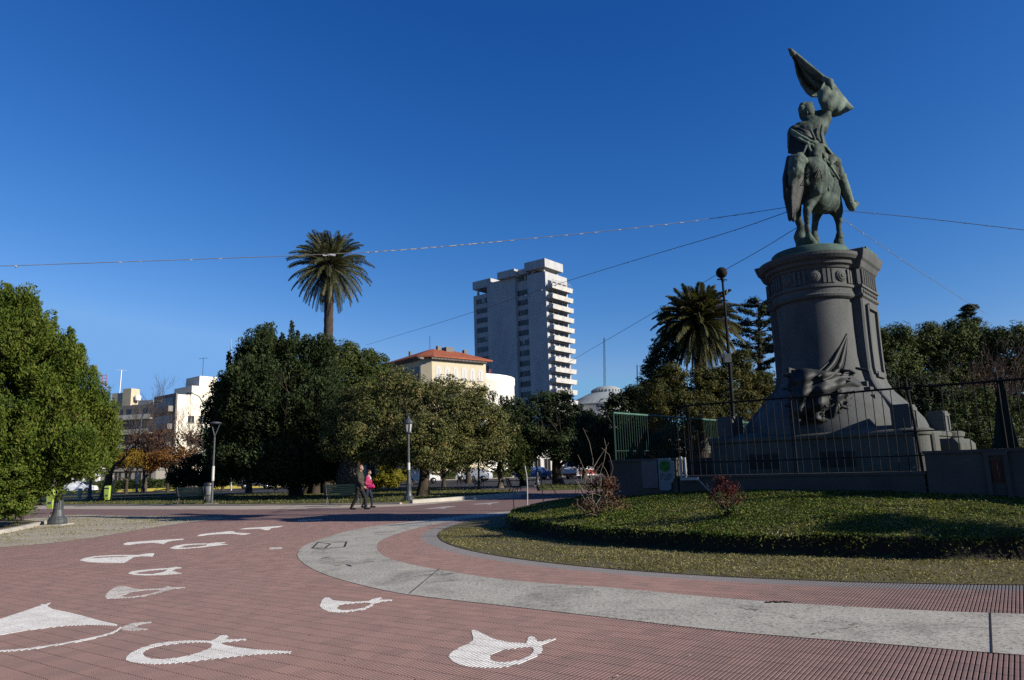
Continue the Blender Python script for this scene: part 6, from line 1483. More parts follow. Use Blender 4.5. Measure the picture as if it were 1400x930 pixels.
# ---------------------------------------------------------------- vehicles
def car(label, loc, rz, paint, van=False):
    t = thing('parked_car' if not van else 'parked_van', label, 'car' if not van else 'van', tuple(loc), rz, 'vehicles parked along the street')
    if paint not in MATS:
        cc = {'silver': (.45, .47, .50), 'carwhite': (.75, .75, .75), 'carblue': (.05, .10, .25), 'carred': (.5, .04, .03), 'cardark': (.03, .03, .035)}[paint]
        mt, nt, b_ = nmat(paint); b_.inputs['Roughness'].default_value = .3; b_.inputs['Coat Weight'].default_value = .6
        n1 = noise(nt, 3); nt.links.new(ramp(nt, n1, [(.3, cc), (.7, tuple(x * .85 for x in cc))]), b_.inputs['Base Color']); MATS[paint] = mt
    if van: prof = [(-2.4, .35), (-2.45, .9), (-2.35, 2.1), (-2.2, 2.25), (1.2, 2.25), (1.75, 1.35), (2.35, 1.1), (2.45, .7), (2.4, .35)]; gl = [((-2.0, 1.35), (-2.0, 2.0), (1.1, 2.0), (1.5, 1.35))]
    else: prof = [(-2.1, .3), (-2.15, .6), (-2.1, .9), (-1.75, 1.0), (-1.25, 1.42), (-.6, 1.48), (.3, 1.44), (1.0, 1.0), (1.9, .85), (2.1, .6), (2.08, .3)]; gl = [((-1.55, 1.0), (-1.18, 1.36), (.25, 1.38), (.85, 1.0))]
    mb = MB(); hw = .86; L = []
    for y, inn in ((-hw, .06), (-hw + .05, 0), (hw - .05, 0), (hw, .06)):
        L.append([(x * (1 - inn * .3), y * (1.0 if z < 1.0 else (.86 if not van else .95)), z - (inn * .5 if z > 1.0 else 0)) for x, z in prof])
    mb.loft(L, True, False); mb.build('body', MATS[paint], t)
    mb = MB()
    for s in (-1, 1):
        for q in gl:
            y = s * (hw * (.93 if not van else .985) + .004); P = [(x, y - s * (z - 1.0) * .22 * (1 if not van else .2), z) for x, z in q]; mb.add(P, [(0, 1, 2, 3)[::s]])
    xa_, xb_ = (1.02, .34) if not van else (1.72, 1.22)
    mb.add([(xa_ + .02, -.70, 1.02 if not van else 1.40), (xa_ + .02, .70, 1.02 if not van else 1.40), (xb_ + .03, .64, 1.41 if not van else 2.18), (xb_ + .03, -.64, 1.41 if not van else 2.18)], [(0, 1, 2, 3)])
    if not van: mb.add([(-1.72, -.68, 1.03), (-1.72, .68, 1.03), (-1.28, .6, 1.39), (-1.28, -.6, 1.39)], [(3, 2, 1, 0)])
    mb.build('window', M['carglass'], t)
    wm = MB(); wm.lathe([(.16, -.10), (.31, -.10), (.33, -.07), (.33, .07), (.31, .10), (.16, .10)], (0, 0), 18)
    wme = wm.mesh('wheel'); wme.materials.append(M['tyre']); wr_ = MB(); wr_.lathe([(.05, -.11), (.19, -.105), (.19, .105), (.05, .11)], (0, 0), 12); wrm = wr_.mesh('rim'); wrm.materials.append(M['chrome'])
    for x in (-1.3, 1.3):
        for s in (-1, 1):
            o = bpy.data.objects.new('wheel', wme); COL.objects.link(o); o.parent = t; o.location = (x, s * .80, .33); o.rotation_euler = (R(90), 0, 0)
            o2 = bpy.data.objects.new('rim', wrm); COL.objects.link(o2); o2.parent = o
    for s in (-1, 1):
        x = 2.07 if not van else 2.4
        mb = MB(); mb.box((x - .06, s * .62 - .13, .62), (x + .02, s * .62 + .13, .76)); mb.build('headlight', M['paleshut'], t)
    return t
car('silver car seen small under the trees left of the spiky evergreen trunk', (GX(383, 80), 80, 0), R(8), 'silver')
car('white car parked behind the central lamp and trunk', (GX(577, 84), 84, 0), R(5), 'carwhite')
car('pale grey car far away beyond the small light trees', (GX(648, 88), 88, 0), R(170), 'silver')
car('dark car far away left of the spiky evergreen trunk', (GX(352, 86), 86, 0), R(4), 'cardark')
car('blue car with bright windscreen behind the slim far lamp', (GX(728, 86), 86, 0), R(185), 'carblue')
car('dark car beside the red and white van beyond the right lawn', (GX(768, 90), 90, 0), R(180), 'cardark')
v = car('white van with red lower part beyond the right lawn', (GX(792, 84), 84, 0), R(240), 'carwhite', van=True)
mb = MB(); mb.box((-2.46, -.88, .45), (1.9, -.865, .95)); mb.box((-2.46, .865, .45), (1.9, .88, .95)); mb.box((2.4, -.8, .38), (2.47, .8, .62)); mb.build('red_band', M['redpaint'], v)
car('white car at the left beyond the yellow kerb', (GX(110, 97), 97, 0), R(0), 'carwhite')

# ---------------------------------------------------------------- buildings
def solve(P, d, px, z):
    tgt = None; lo, hi = .5, 80
    def f(s):
        p = Vector(P) + Vector(d) * s; v = Vector((p.x, p.y, z - CH)); x = v.dot(rr) / v.dot(fw) * F + 700; return x
    sg = 1 if f(hi) > f(lo) else -1
    for _ in range(60):
        mid = (lo + hi) / 2
        if (f(mid) - px) * sg < 0: lo = mid
        else: hi = mid
    return mid
def window(par, mb_dummy, face, a0, a1, z0, z1_, out, frame='towerc', glass='glass', off=0):
    pass
# tower
TY = 185; zt = AT(746, 371, TY).z; TPx = AT(746, 371, TY).x
tw = thing('tower_block', 'tall raw concrete tower block with stacked white balconies on its right side', 'tower', (TPx, TY, 0), R(-38))
bx = lambda v: (math.cos(R(38)) * v, -math.sin(R(38)) * v, 0)
W = solve((TPx, TY, 0), (-math.cos(R(38)), math.sin(R(38)), 0), 645.5, zt - 3); L_ = 9.5
def X(f): return -W + W * f
mb = MB()
mb.box((X(0), .6, 0), (X(.215), 16, zt - 2.2)); mb.box((X(.60), .9, 0), (X(.77), 16, zt - 1.0)); mb.build('recessed_wall', M['towerc'], tw)
mb = MB(); mb.box((X(.215), 0, 0), (X(.60), 16.01, zt + .4)); mb.build('blank_wall', M['towerc'], tw)
mb = MB(); mb.box((X(.77), -.3, 0), (X(1.0), 10.0, zt + .0)); mb.build('fin_wall', M['towerc'], tw)
mb = MB(); mb.box((X(.0), .3, zt - 2.0 + 1.6), (X(.26), 8, zt + 1.9)); mb.build('roof_beam', M['towerc'], tw)
mb = MB(); mb.box((X(.40), -1.2, zt + .4), (X(.63), 7, zt + 2.4)); mb.build('roof_beam', M['towerc'], tw)
mb = MB(); mb.box((X(.63), .5, zt + .8), (X(.77), 6, zt + 2.3)); mb.build('roof_beam', M['towerc'], tw)
mb = MB(); mb.box((X(.76), -1.0, zt + 1.0), (X(1.02), 7.5, zt + 3.3)); mb.build('roof_block', M['towerc'], tw)
mb = MB()
for x, y in ((.04, 1), (.20, 1), (.45, .5), (.68, 1.5), (.82, 0), (.96, 0), (.96, 6), (.82, 6), (.45, 6), (.04, 7)): mb.box((X(x), y, zt - 3), (X(x) + .5, y + .5, zt + 1.05))
mb.build('roof_pillars', M['towerc'], tw)
FH = 2.78; nfl = 15
rt = random.Random(6)
for k in range(nfl):
    z = zt - 4.9 - k * FH
    if z < 4: break
    for (f0, f1, y) in ((.045, .075, .6), (.085, .20, .6), (.61, .68, .9), (.685, .765, .9)):
        mb = MB(); mb.box((X(f0), y - .05, z), (X(f1), y + .02, z + 1.45)); wn_ = mb.build('window', M['glass'], tw)
        mb = MB(); n_ = 3 if f1 - f0 > .04 else 1
        for j in range(n_ + 1):
            xx_ = X(f0) + (X(f1) - X(f0)) * j / n_; mb.box((xx_ - .05, y - .10, z), (xx_ + .05, y - .052, z + 1.45))
        q = rt.random()
        if f1 - f0 > .04 and q < .75: xx_ = X(f0) + (X(f1) - X(f0)) * rt.randint(0, n_ - 1) / n_; mb.box((xx_ + .06, y - .095, z + .2 + .6 * rt.random()), (xx_ + (X(f1) - X(f0)) / n_ - .06, y - .06, z + 1.4))
        mb.build('shutter', M['paleshut' if rt.random() < .35 else 'brownblock'], wn_)
    # spandrel slabs
for k in range(nfl + 1):
    z = zt - 3.5 - k * FH
    if z < 3: break
    # side facade: windows and balcony
    zf = zt - 4.3 - k * FH
    if zf < 1: break
    mb = MB(); mb.box((0.03, .3, zf - .22), (1.7, 9.6, zf)); mb.loft([rect(1.6, 1.75, .3, 9.6, zf - .4, .01), rect(1.8, 2.0, .1, 9.8, zf + .8, .01)], True, False)
    mb.box((.03, .1, zf - .3), (1.85, .28, zf + .75)); mb.box((.03, 9.62, zf - .3), (1.85, 9.8, zf + .75)); mb.build('balcony', M['balcony'], tw)
    mb = MB()
    for j in range(4): mb.box((.01, .8 + j * 2.3, zf + .1), (.06, 2.4 + j * 2.3, zf + 2.1))
    mb.build('balcony_window', M['glass'], tw)
mb = MB()
for j in range(13): mb.box((1.7, .3 + j * .75, zt - 3.35), (1.76, .36 + j * .75, zt - 2.4))
mb.box((1.7, .3, zt - 2.45), (1.76, 9.4, zt - 2.38)); mb.build('roof_railing', M['paleshut'], tw)

def wins(parent, face, rows, n, a0, a1, wdt, z0, dz, hgt, mat='glass', arch=False, y=0, framem='paleshut'):
    """windows on a building face: face 'f' (y = y, along x) or 's' (x = y, along y)"""
    for r_ in range(rows):
        for k in range(n):
            c = a0 + (a1 - a0) * (k + .5) / n; z = z0 + r_ * dz
            mb = MB(); d = .03
            if face == 'f': mb.box((c - wdt / 2, y - d, z), (c + wdt / 2, y + .01, z + hgt))
            else: mb.box((y - .01, c - wdt / 2, z), (y + d, c + wdt / 2, z + hgt))
            if arch:
                pts = [(c + math.cos(a) * wdt / 2, z + hgt - .01 + math.sin(a) * wdt / 2) for a in np.linspace(0, math.pi, 9)]
                if face == 's': mb.add([(y + d, p[0], p[1]) for p in pts], [tuple(range(9))])
                else: mb.add([(p[0], y - d, p[1]) for p in pts], [tuple(range(8, -1, -1))])
            w = mb.build('window', M[mat], parent)
            mb = MB()
            if face == 'f': mb.box((c - wdt / 2 - .1, y - .12, z - .1), (c + wdt / 2 + .1, y + .01, z)); mb.box((c - .03, y - .05, z), (c + .03, y - .031, z + hgt))
            else: mb.box((y - .01, c - wdt / 2 - .1, z - .1), (y + .12, c + wdt / 2 + .1, z)); mb.box((y + .031, c - .03, z), (y + .05, c + .03, z + hgt))
            mb.build('sill', M[framem], w)

# cream building with terracotta roof
IY = 105; P0 = AT(581, 487, IY); zi = P0.z; ANG = 50
it = thing('villa_building', 'cream building with arched windows and hipped terracotta roof, left of the tower', 'building', (P0.x, IY, 0), R(-ANG))
Lr = solve((P0.x, IY, 0), (math.sin(R(ANG)), math.cos(R(ANG)), 0), 664, zi); Wf = solve((P0.x, IY, 0), (-math.cos(R(ANG)), math.sin(R(ANG)), 0), 522, zi)
mb = MB(); mb.loft([[(-Wf, 0, 0), (-1.2, 0, 0), (0, 1.2, 0), (0, Lr, 0), (-Wf, Lr, 0)], [(-Wf, 0, zi), (-1.2, 0, zi), (0, 1.2, zi), (0, Lr, zi), (-Wf, Lr, zi)]], True, False); mb.build('wall', M['cream'], it)
e = .8; mb = MB(); base_ = [(-Wf - e, -e), (-1.2 + e * .3, -e), (e, 1.2 - e * .3), (e, Lr + e), (-Wf - e, Lr + e)]
mb.loft([[(x, y, zi - .1) for x, y in base_], [(x, y, zi + .12) for x, y in base_], [(-Wf * .75, Wf * .25 + 1, zi + 1.9), (-4, 3.6, zi + 1.9), (-3.6, 4, zi + 1.9), (-3.6, Lr - 3.5, zi + 1.9), (-Wf * .75, Lr - 3.5, zi + 1.9)]], True, False)
rf_ = mb.build('roof', M['roof'], it)
for (x, y, w, hh_) in ((-3.5, Lr * .42, .55, .5), (-3.3, Lr * .56, 1.3, .35), (-3.2, Lr * .85, .6, .2), (-Wf * .7, 3, .4, .3)):
    mb = MB(); mb.box((x - w / 2, y - w / 2, zi + .8), (x + w / 2, y + w / 2, zi + 1.9 + hh_)); mb.build('chimney', M['brownblock'], rf_)
mb = MB(); mb.tube([(-3.8, Lr * .3, zi + 1.5), (-3.8, Lr * .3, zi + 4.0)], .04, 4); mb.build('antenna', M['iron'], rf_)
mb = MB()
for k in range(40): mb.box((.0, .8 + k * (Lr - 1) / 40, zi - .42), (.65, .95 + k * (Lr - 1) / 40, zi - .12))
mb.build('eaves_brackets', M['brownblock'], it); mb = MB()
for k in range(30): mb.box((-Wf + k * Wf / 30, -.65, zi - .42), (-Wf + .15 + k * Wf / 30, 0, zi - .12))
mb.build('eaves_brackets', M['brownblock'], it)
wins(it, 's', 1, 6, 1.6, Lr - .3, .95, zi - 3.2, 3.2, 1.5, 'whitecloth', arch=True); wins(it, 's', 3, 6, 1.8, Lr - .5, 1.2, zi - 13.5, 3.3, 1.9)
wins(it, 'f', 1, 7, -Wf + .5, -1.5, 1.0, zi - 3.3, 3.2, 2.0, 'glass'); wins(it, 'f', 3, 7, -Wf + .5, -1.5, 1.0, zi - 13.5, 3.3, 1.9)
mb = MB(); mb.box((0, .9, zi - 4.4), (.5, Lr, zi - 4.1)); mb.box((-Wf, -.5, zi - 4.4), (-.9, 0, zi - 4.1)); mb.build('cornice', M['cream'], it)
# white round building
WYq = 128; R_ = 11.0; cx_ = GX(707, WYq) - R_; zw = AT(680, 508, WYq - R_).z
wb = thing('round_building', 'white round-fronted building with small windows between the terracotta roof and the tower', 'building', (cx_, WYq, 0))
mb = MB(); mb.lathe([(R_, 0), (R_, zw - 1.2), (R_ + .12, zw - 1.15), (R_ + .12, zw)], (0, 0), 64); mb.build('wall', M['white'], wb)
for zr, hh_ in ((zw - 4.6, 1.1), (zw - 8.2, 1.1), (zw - 11.8, 1.1)):
    for k in range(12):
        a = R(-95 + k * 9.5); n = Vector((math.cos(a), math.sin(a), 0)); s = Vector((-n.y, n.x, 0)) * .28; c = n * (R_ + .03)
        mb = MB(); mb.loft([[c - s + Vector((0, 0, zr)), c + s + Vector((0, 0, zr)), c + s - n * .1 + Vector((0, 0, zr)), c - s - n * .1 + Vector((0, 0, zr))], [c - s + Vector((0, 0, zr + hh_)), c + s + Vector((0, 0, zr + hh_)), c + s - n * .1 + Vector((0, 0, zr + hh_)), c - s - n * .1 + Vector((0, 0, zr + hh_))]], True, False); mb.build('window', M['shade'], wb)
mb = MB()
for a0, zr in ((-80, zw - 6.2), (-72, zw - 9.9)):
    for k in range(8): 
        a, b_ = R(a0 + k * 3), R(a0 + k * 3 + 3); mb.loft([[(math.cos(a) * r_, math.sin(a) * r_, zr + h_) for r_, h_ in ((R_, 0), (R_ + .7, 0), (R_ + .7, .15), (R_, .15))], [(math.cos(b_) * r_, math.sin(b_) * r_, zr + h_) for r_, h_ in ((R_, 0), (R_ + .7, 0), (R_ + .7, .15), (R_, .15))]], True, False)
mb.build('canopy_ledge', M['shade'], wb)
mb = MB()
for k in range(9):
    a = R(-88 + k * 5.0); p = Vector((math.cos(a) * (R_ - .5), math.sin(a) * (R_ - .5), zw)); s = Vector((-math.sin(a), math.cos(a), 0)) * .22
    mb.tube([p - s, p - s + Vector((0, 0, .75))], .06, 4)
    if k % 3 == 0: mb.tube([p + s, p + s + Vector((0, 0, .75))], .06, 4); mb.tube([p - s + Vector((0, 0, .72)), p + s + Vector((0, 0, .72))], .06, 4)
    elif k % 3 == 1: mb.tube([p - s + Vector((0, 0, .05)), p + s + Vector((0, 0, .05))], .06, 4)
    else: mb.tube([p - s + Vector((0, 0, .72)), p + s + Vector((0, 0, .72))], .06, 4); mb.tube([p - s + Vector((0, 0, .4)), p + s + Vector((0, 0, .4))], .06, 4)
mb.build('red_sign_letters', M['redpaint'], wb)
# domed building
DY = 210; D0 = AT(830, 545, DY); s_ = SC(DY, 545)
dm = thing('domed_building', 'distant pale building with shallow conical roof and ribbed dark cap', 'building', (D0.x, DY, 0))
zc_ = AT(830, 538, DY).z; ze = AT(790, 556, DY).z
mb = MB(); mb.lathe([(11.5, 0), (11.5, ze - .4)], (0, 0), 40); mb.build('wall', M['white'], dm)
mb = MB(); mb.lathe([(12.2, ze - .4), (12.2, ze), (9, ze + 1.9), (5.2, zc_), (4, zc_)], (0, 0), 40, smooth=False); mb.build('roof', M['domegrey'], dm)
mb = MB(); mb.lathe([(4.4, zc_), (4.4, zc_ + .8), (4.1, zc_ + 1.2), (2.6, zc_ + 1.9), (.3, zc_ + 2.1)], (0, 0), 30, smooth=False)
for k in range(30): a = k * math.pi / 15; mb.box((math.cos(a) * 4.5 - .08, math.sin(a) * 4.5 - .08, zc_ - .4), (math.cos(a) * 4.5 + .08, math.sin(a) * 4.5 + .08, zc_ + .9))
mb.build('ribbed_cap', M['domegrey'], dm)
def mast(label, px, py0, py1, Y, w, name='lattice_mast', mat='iron', cross=True):
    b = AT(px, py0, Y); z1_ = AT(px, py1, Y).z; t = tag(None or bpy.data.objects.new('x', None), None, None) if False else None
    mb = MB(); x1 = AT(px - 2, py1, Y).x - b.x; n = 24
    for s in ((-w, 0), (w, 0), (0, w)): mb.tube([(s[0], s[1], 0), (x1 + s[0] * .4, s[1] * .4, z1_)], .055, 4)
    for k in range(n):
        f, g = k / n, (k + 1) / n; q = 1 - .6 * f; q2 = 1 - .6 * g; sg = 1 if k % 2 else -1
        mb.tube([(x1 * f - w * q * sg, 0, z1_ * f), (x1 * g + w * q2 * sg, 0, z1_ * g)], .035, 3)
    o = mb.build(name, M[mat]); o.location = (b.x, Y, 0); tag(o, label, 'radio mast'); return o
mast('thin tall lattice radio mast above the domed building', 828, 640, 462, 240, .55)
mast('very thin short mast right of the domed building', 873, 640, 499, 250, .3)
# left buildings
P = AT(243, 539, 122); cb = thing('apartment_block', 'tall cream block with blank sunlit wall and stepped roof, dark balcony side at left', 'building', (P.x, 122, 0), R(-40)); z0 = P.z
d1, d2 = (-math.cos(R(40)), math.sin(R(40)), 0), (math.sin(R(40)), math.cos(R(40)), 0)
wl_ = solve((P.x, 122, 0), d1, 213.5, z0); l1 = solve((P.x, 122, 0), d2, 262, z0); l2 = solve((P.x, 122, 0), d2, 345, z0)
mb = MB(); mb.box((-wl_, 0, 0), (0, l2, z0)); mb.build('wall', M['cream_white'], cb)
mb = MB(); mb.box((-wl_ - .2, -.25, .0), (-.02, -.02, z0 + .2)); mb.build('balcony_side_wall', M['brownblock'], cb)  # face turned from the sun, its shade put into a darker brown wall
z1_ = AT(275, 527, 124).z; mb = MB(); mb.box((-wl_ * .8, l1, z0), (-.02, l2, z1_)); mb.build('upper_storey', M['cream_white'], cb)
zp = AT(280, 515, 126).z; xp0 = solve((P.x, 122, 0), d2, 272, z0); xp1 = solve((P.x, 122, 0), d2, 296, z0)
mb = MB(); mb.box((-5, xp0, z1_), (-.04, xp1, zp)); mb.build('roof_house', M['cream_white'], cb)
mb = MB(); mb.tube([(-1, xp0 + 1, zp), (-1, xp0 + 1, zp + 3.4)], .04, 4); mb.tube([(-1.9, xp0 + .6, zp + 3.3), (-.1, xp0 + 1.4, zp + 3.3)], .03, 4); mb.build('antenna', M['iron'], cb)
for k in range(5):
    mb = MB(); z = z0 - 2.9 - k * 3.0; mb.box((-wl_ + .3, -1.2, z), (-.6, -.25, z + .95)); bl = mb.build('balcony', M['greyblock'], cb); mb = MB(); mb.box((-wl_ + .6, -.30, z + .96), (-1.0, -.252, z + 2.5)); mb.build('window', M['glass'], bl)
wins(cb, 's', 3, 2, 1.5, 5.5, 1.1, z0 - 12, 3.6, 1.2)
P = AT(213, 552, 150); gbk = thing('apartment_block', 'pale grey apartment block with balconies and roof tanks, farthest left', 'building', (P.x, 150, 0), R(-16)); z0 = P.z
wl_ = solve((P.x, 150, 0), (-math.cos(R(16)), math.sin(R(16)), 0), 146, z0)
mb = MB(); mb.box((-wl_, 0, 0), (0, 14, z0)); mb.build('wall', M['greyblock'], gbk)
for k in range(5):
    z = z0 - 3.1 - k * 3.05; mb = MB(); mb.box((-wl_ + .5, -1.1, z), (-.4, 0, z + .15)); mb.box((-wl_ + .5, -1.1, z + .15), (-.4, -1.02, z + 1.0)); bl = mb.build('balcony', M['cream_white'], gbk)
    for j in range(5):
        mb = MB(); c = -wl_ + 1.2 + j * (wl_ - 2) / 5; mb.box((c, -.04, z + .2), (c + 1.1, .01, z + 2.3)); mb.build('window', M['glass' if (j + k) % 3 else 'brownblock'], bl)
P2 = AT(163, 537, 150); mb = MB(); mb.box((-wl_ + .2, 1, z0), (-wl_ + 3.6, 5, P2.z + .4)); mb.box((-wl_ + 3.2, .8, z0), (-wl_ + 5.4, 3.2, P2.z + 1.2)); mb.build('roof_house', M['cream'], gbk)
mb = MB(); mb.lathe([(.6, 0), (.65, .9), (.2, 1.2)], (-wl_ + 6.1, 2), 14); mb.v = [(x, y, z + z0 + 1.2) for x, y, z in mb.v]; mb.build('water_tank', M['white'], gbk)
mb = MB(); mb.box((-5.5, 1, z0), (-1.6, 3, z0 + 1.0)); mb.build('roof_panel', M['domegrey'], gbk)
b = AT(164, 531, 148); mb = MB(); h_ = AT(165, 506, 148).z - b.z; mb.tube([(0, 0, -1), (.1, 0, h_)], .09, 5); mb.tube([(-.9, 0, h_), (1.0, 0, h_ - .1)], .05, 4)
o = mb.build('antenna_mast', M['white']); o.location = b; tag(o, 'white antenna mast with short crossbar above the grey block', 'antenna')
b = AT(142, 530, 148); mb = MB(); h_ = AT(142, 513, 148).z - b.z
for s in (-.5, .5): mb.tube([(s, 0, -3), (s * .8, 0, h_)], .07, 4)
for k in range(5): mb.tube([(-.5, 0, h_ * k / 4), (.5, 0, h_ * k / 4)], .05, 4)
o = mb.build('antenna_mast', M['redpaint']); o.location = b; tag(o, 'short red and grey antenna frame at the edge of the left conifer', 'antenna')
# low street fronts
def lowb(label, pa, pb, Y, py, wall, nwin, deep=10, floors=1, rz=0):
    x0, x1 = GX(pa, Y), GX(pb, Y); zt_ = AT((pa + pb) / 2, py, Y).z; t = thing('shop_building' if floors == 1 else 'house_building', label, 'building', ((x0 + x1) / 2, Y, 0)); w = (x1 - x0) / 2
    mb = MB(); mb.box((-w, 0, 0), (w, deep, zt_)); mb.build('wall', M[wall], t); mb = MB(); mb.box((-w - .1, -.3, zt_ - .5), (w + .1, deep + .1, zt_ - .2)); mb.build('cornice', M[wall], t)
    wins(t, 'f', floors, nwin, -w + .4, w - .4, (2 * w - 1) / nwin * .62, .5 if floors == 1 else .6, 3.3, 2.2, 'shade', y=0)
    return t
lowb('low white shop building beyond the right lawn', 712, 800, 122, 612, 'white', 6)
lowb('low white wall building at the left beyond the hedge', 60, 135, 125, 628, 'white', 4)
lowb('plain two storey grey building glimpsed beneath the spiky evergreen', 300, 430, 128, 600, 'greyblock', 8, floors=2)
lowb('cream two storey building hidden behind the magnolia', 440, 610, 132, 590, 'cream', 9, floors=2)
lowb('brownish two storey building behind the small light tree', 612, 706, 130, 596, 'brownblock', 6, floors=2)
lowb('grey two storey building behind the dark left trees', 136, 212, 118, 640, 'greyblock', 5)
lowb('long plain building behind the right trees', 830, 1500, 120, 590, 'greyblock', 16, floors=2)
lowb('long plain building at the far left beyond the conifer', -400, 55, 120, 590, 'greyblock', 14, floors=2)
# iron rail of street fence left
t = thing('street_fence', 'low dark railing on the far side of the street at left', 'fence', (GX(200, 104), 101.5, 0)); mb = MB(); xw = GX(330, 104) - GX(200, 104)
for z in (.5, 1.3): mb.tube([(-xw, 0, z), (xw, 0, z)], .03, 5)
k = -xw
while k < xw: mb.tube([(k, 0, 0), (k, 0, 1.3)], .02, 4); k += .5
mb.build('railing', M['iron'], t)
# flag pole left
b = Vector((GX(316, 78), 78, 0)); t = thing('flag_pole', 'pale flag pole with hanging light blue flag above the spiky evergreen', 'flag pole', tuple(b)); ztp = AT(316, 464, 78)
mb = MB(); mb.tube([(0, 0, 0), ztp - b], [.09, .04], 8); mb.build('pole', M['paleshut'], t)
cloth('flag', [(315.5, 472), (315, 476), (315, 480)], [(309, 505), (312, 512), (316, 512)], M['flagblue'], t, lambda px, py: 78 + .02 * (px - 315), conv=lambda v: v - b, fold=lambda s, t_: .25 * math.sin(s * 9) * t_, thick=.01)

# ---------------------------------------------------------------- wires
def wire(label, pts, r_=.010, tufts=()):
    P = []
    for px, py, Y in pts: P.append((px, py, 1 / Y))
    a = np.array(P); t = np.linspace(0, 1, 60); d = np.r_[0, np.cumsum(np.hypot(np.diff(a[:, 0]), np.diff(a[:, 1])))]; d /= d[-1]
    Q = smooth_line([tuple(p) for p in a], 2); W_ = [AT(x, y, 1 / iy) for x, y, iy in Q]; c = W_[0].copy()
    mb = MB(); mb.tube([w - c for w in W_], r_, 5); o = mb.build('overhead_wire', M['rope']); o.location = c; tag(o, label, 'wire', 'wires strung from the statue')
    qq = random.Random(len(label)); Qa = np.array(Q); dd = np.r_[0, np.cumsum(np.hypot(np.diff(Qa[:, 0]), np.diff(Qa[:, 1])))]
    for tx, tw_, th_ in tufts:
        s = np.interp(tx, Qa[:, 0], np.arange(len(Qa))) if Qa[0, 0] < Qa[-1, 0] else np.interp(-tx, -Qa[:, 0], np.arange(len(Qa)))
        i = int(min(s, len(Q) - 2)); w = W_[i].lerp(W_[i + 1], s - i) - c; dr = (W_[i + 1] - W_[i]).normalized(); L__ = tw_ * SC(1 / Q[i][2], 400) / 2; hh_ = th_ * SC(1 / Q[i][2], 400) / 2
        mb = MB(); K_ = 5
        mb.tube([w + dr * L__ * (2 * k / K_ - 1) + Vector((0, 0, -hh_ * (.4 + .6 * qq.random()))) for k in range(K_ + 1)], [hh_ * (.3 + .7 * qq.random()) for _ in range(K_ + 1)], 5)
        mb.build('tuft', M['tuft'], o)
    return o
tf1 = [(22, 3, 4), (165, 3, 2), (192, 2, 1.6), (262, 3, 2), (302, 3, 2), (450, 17, 4.5), (503, 4, 3)] + [(515 + k * 9.5 + (k * 37 % 7), 4 + k % 3 * 2, 1.8) for k in range(18)] + [(700 + k * 23 + (k * 31 % 11), 5, 1.7) for k in range(15)]
wire('long pale wire with white tufts crossing the sky from the left edge to the statue', [(-120, 367, 15), (0, 364, 15.2), (200, 357, 15.8), (440, 348.5, 16.6), (560, 341, 17), (700, 328.5, 17.6), (850, 314, 18.1), (960, 301, 18.5), (1079, 283, 18.9)], .0085, tf1)
wire('dark wire from the statue down to the left, passing in front of the tower', [(500, 472, 60), (645, 428, 42), (750, 392, 32), (900, 346, 25), (1000, 317, 21.5), (1084, 287, 19)], .011, [(718, 5, 2), (740, 5, 2), (760, 4, 2)] + [(860 + k * 29, 4, 1.4) for k in range(7)])
wire('dark wire from the pedestal top sloping down past the right palm to the trees', [(775, 497, 45), (905, 421, 30), (975, 378, 25), (1040, 342, 21.5), (1090, 311, 19.2)], .010)
wire('wire from the statue feet to the right edge of the view', [(1152, 288, 19), (1240, 296, 18.5), (1320, 305, 18), (1480, 324, 17)], .0085, [(1195 + k * 31, 4, 1.4) for k in range(7)])
wire('wire from the statue feet sloping down to the trees at right', [(1150, 298, 19), (1200, 333, 20.5), (1260, 373, 23), (1330, 418, 30), (1350, 430, 34)], .009, [(1163 + k * 17, 3, 1.4) for k in range(5)])

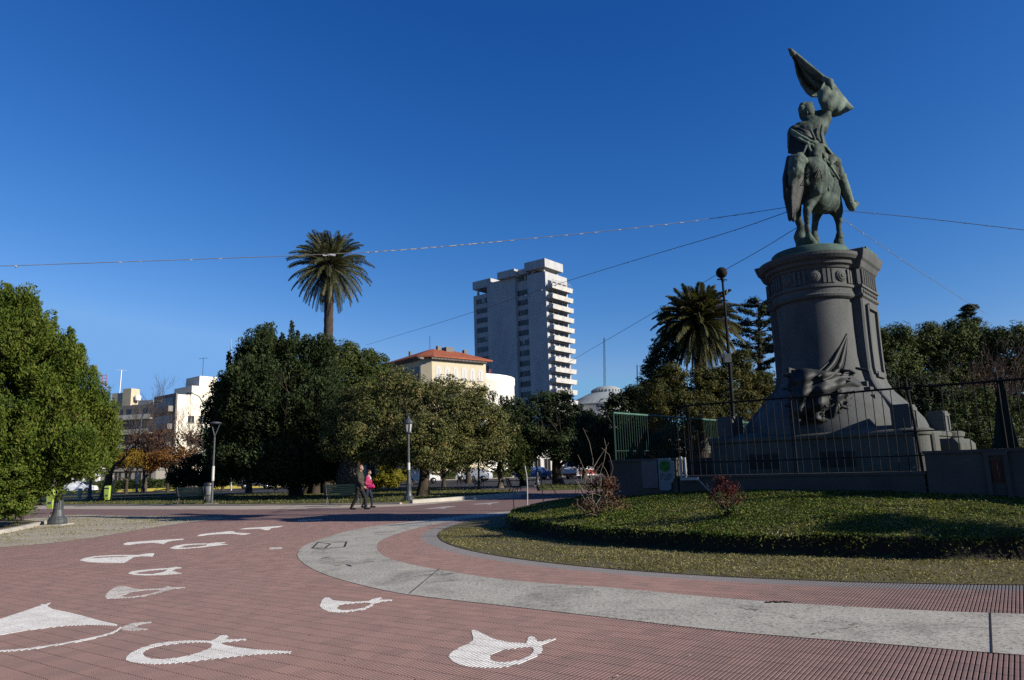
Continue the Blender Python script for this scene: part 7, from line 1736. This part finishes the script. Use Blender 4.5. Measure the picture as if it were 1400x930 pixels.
# trees standing to the right of the view whose shade reaches the mound
for n_, (px, py, hh_, w_, lb) in enumerate(((1185, 717, 2.6, .62, 'young leafy sapling on the mound outside the view, nearer the wall'), (1325, 726, 2.4, .58, 'young leafy sapling on the mound outside the view, nearer the paving'))):
    P = Vector(on_mound(px, py)); q = P + Vector((math.sin(AZ), math.cos(AZ), math.tan(EL))) * (hh_ / math.tan(EL))
    bz = mound_z(q.x, q.y); tree('sapling', lb, 'tree', (q.x, q.y, bz), q.z - bz - .2, .035, [((q.x, q.y, q.z), (w_, w_, .32)), ((q.x + .5, q.y - .25, q.z + .15), (.35, .35, .25))], 'mid', 60, 30, .2, .13, 60 + n_, 'saplings beyond the right edge', nb=5, spread=.5)

# ---------------------------------------------------------------- light

sd = Vector((math.sin(AZ) * math.cos(EL), math.cos(AZ) * math.cos(EL), math.sin(EL)))
sun = bpy.data.lights.new('sun', 'SUN'); so = bpy.data.objects.new('sun', sun); COL.objects.link(so)
sun.energy = 5.0; sun.angle = R(.5); sun.color = (1.0, .93, .82); so.rotation_euler = sd.to_track_quat('Z', 'Y').to_euler(); so.location = (0, 0, 50)
w = bpy.data.worlds.new('World'); scn.world = w; w.use_nodes = True; nt = w.node_tree
sky = nt.nodes.new('ShaderNodeTexSky'); sky.sky_type = 'NISHITA'; sky.sun_disc = False; sky.sun_elevation = EL; sky.sun_rotation = AZ
sky.altitude = 0; sky.air_density = 1.0; sky.dust_density = .4; sky.ozone_density = 3.0
sep = nt.nodes.new('ShaderNodeSeparateColor'); nt.links.new(sky.outputs[0], sep.inputs[0]); cmb = nt.nodes.new('ShaderNodeCombineColor')
for k, (gain, power, top) in enumerate(((11.4, 2.26, .19), (2.58, 1.40, .42), (2.105, 1.008, .82))):     # deep polarised winter blue
    v = math_(nt, 'MULTIPLY', sep.outputs[k], .065); v = math_(nt, 'POWER', v, power); v = math_(nt, 'MINIMUM', math_(nt, 'MULTIPLY', v, gain), top)
    nt.links.new(math_(nt, 'MULTIPLY', v, 10.0 / 2 ** .88), cmb.inputs[k])
bg = nt.nodes['Background']; nt.links.new(cmb.outputs[0], bg.inputs[0]); bg.inputs[1].default_value = .1
scn.view_settings.view_transform = 'Standard'; scn.view_settings.look = 'None'; scn.view_settings.exposure = .88; scn.view_settings.gamma = 1
scn.render.engine = 'CYCLES'; scn.cycles.max_bounces = 5; scn.cycles.diffuse_bounces = 2; scn.cycles.transparent_max_bounces = 4; scn.cycles.use_denoising = False
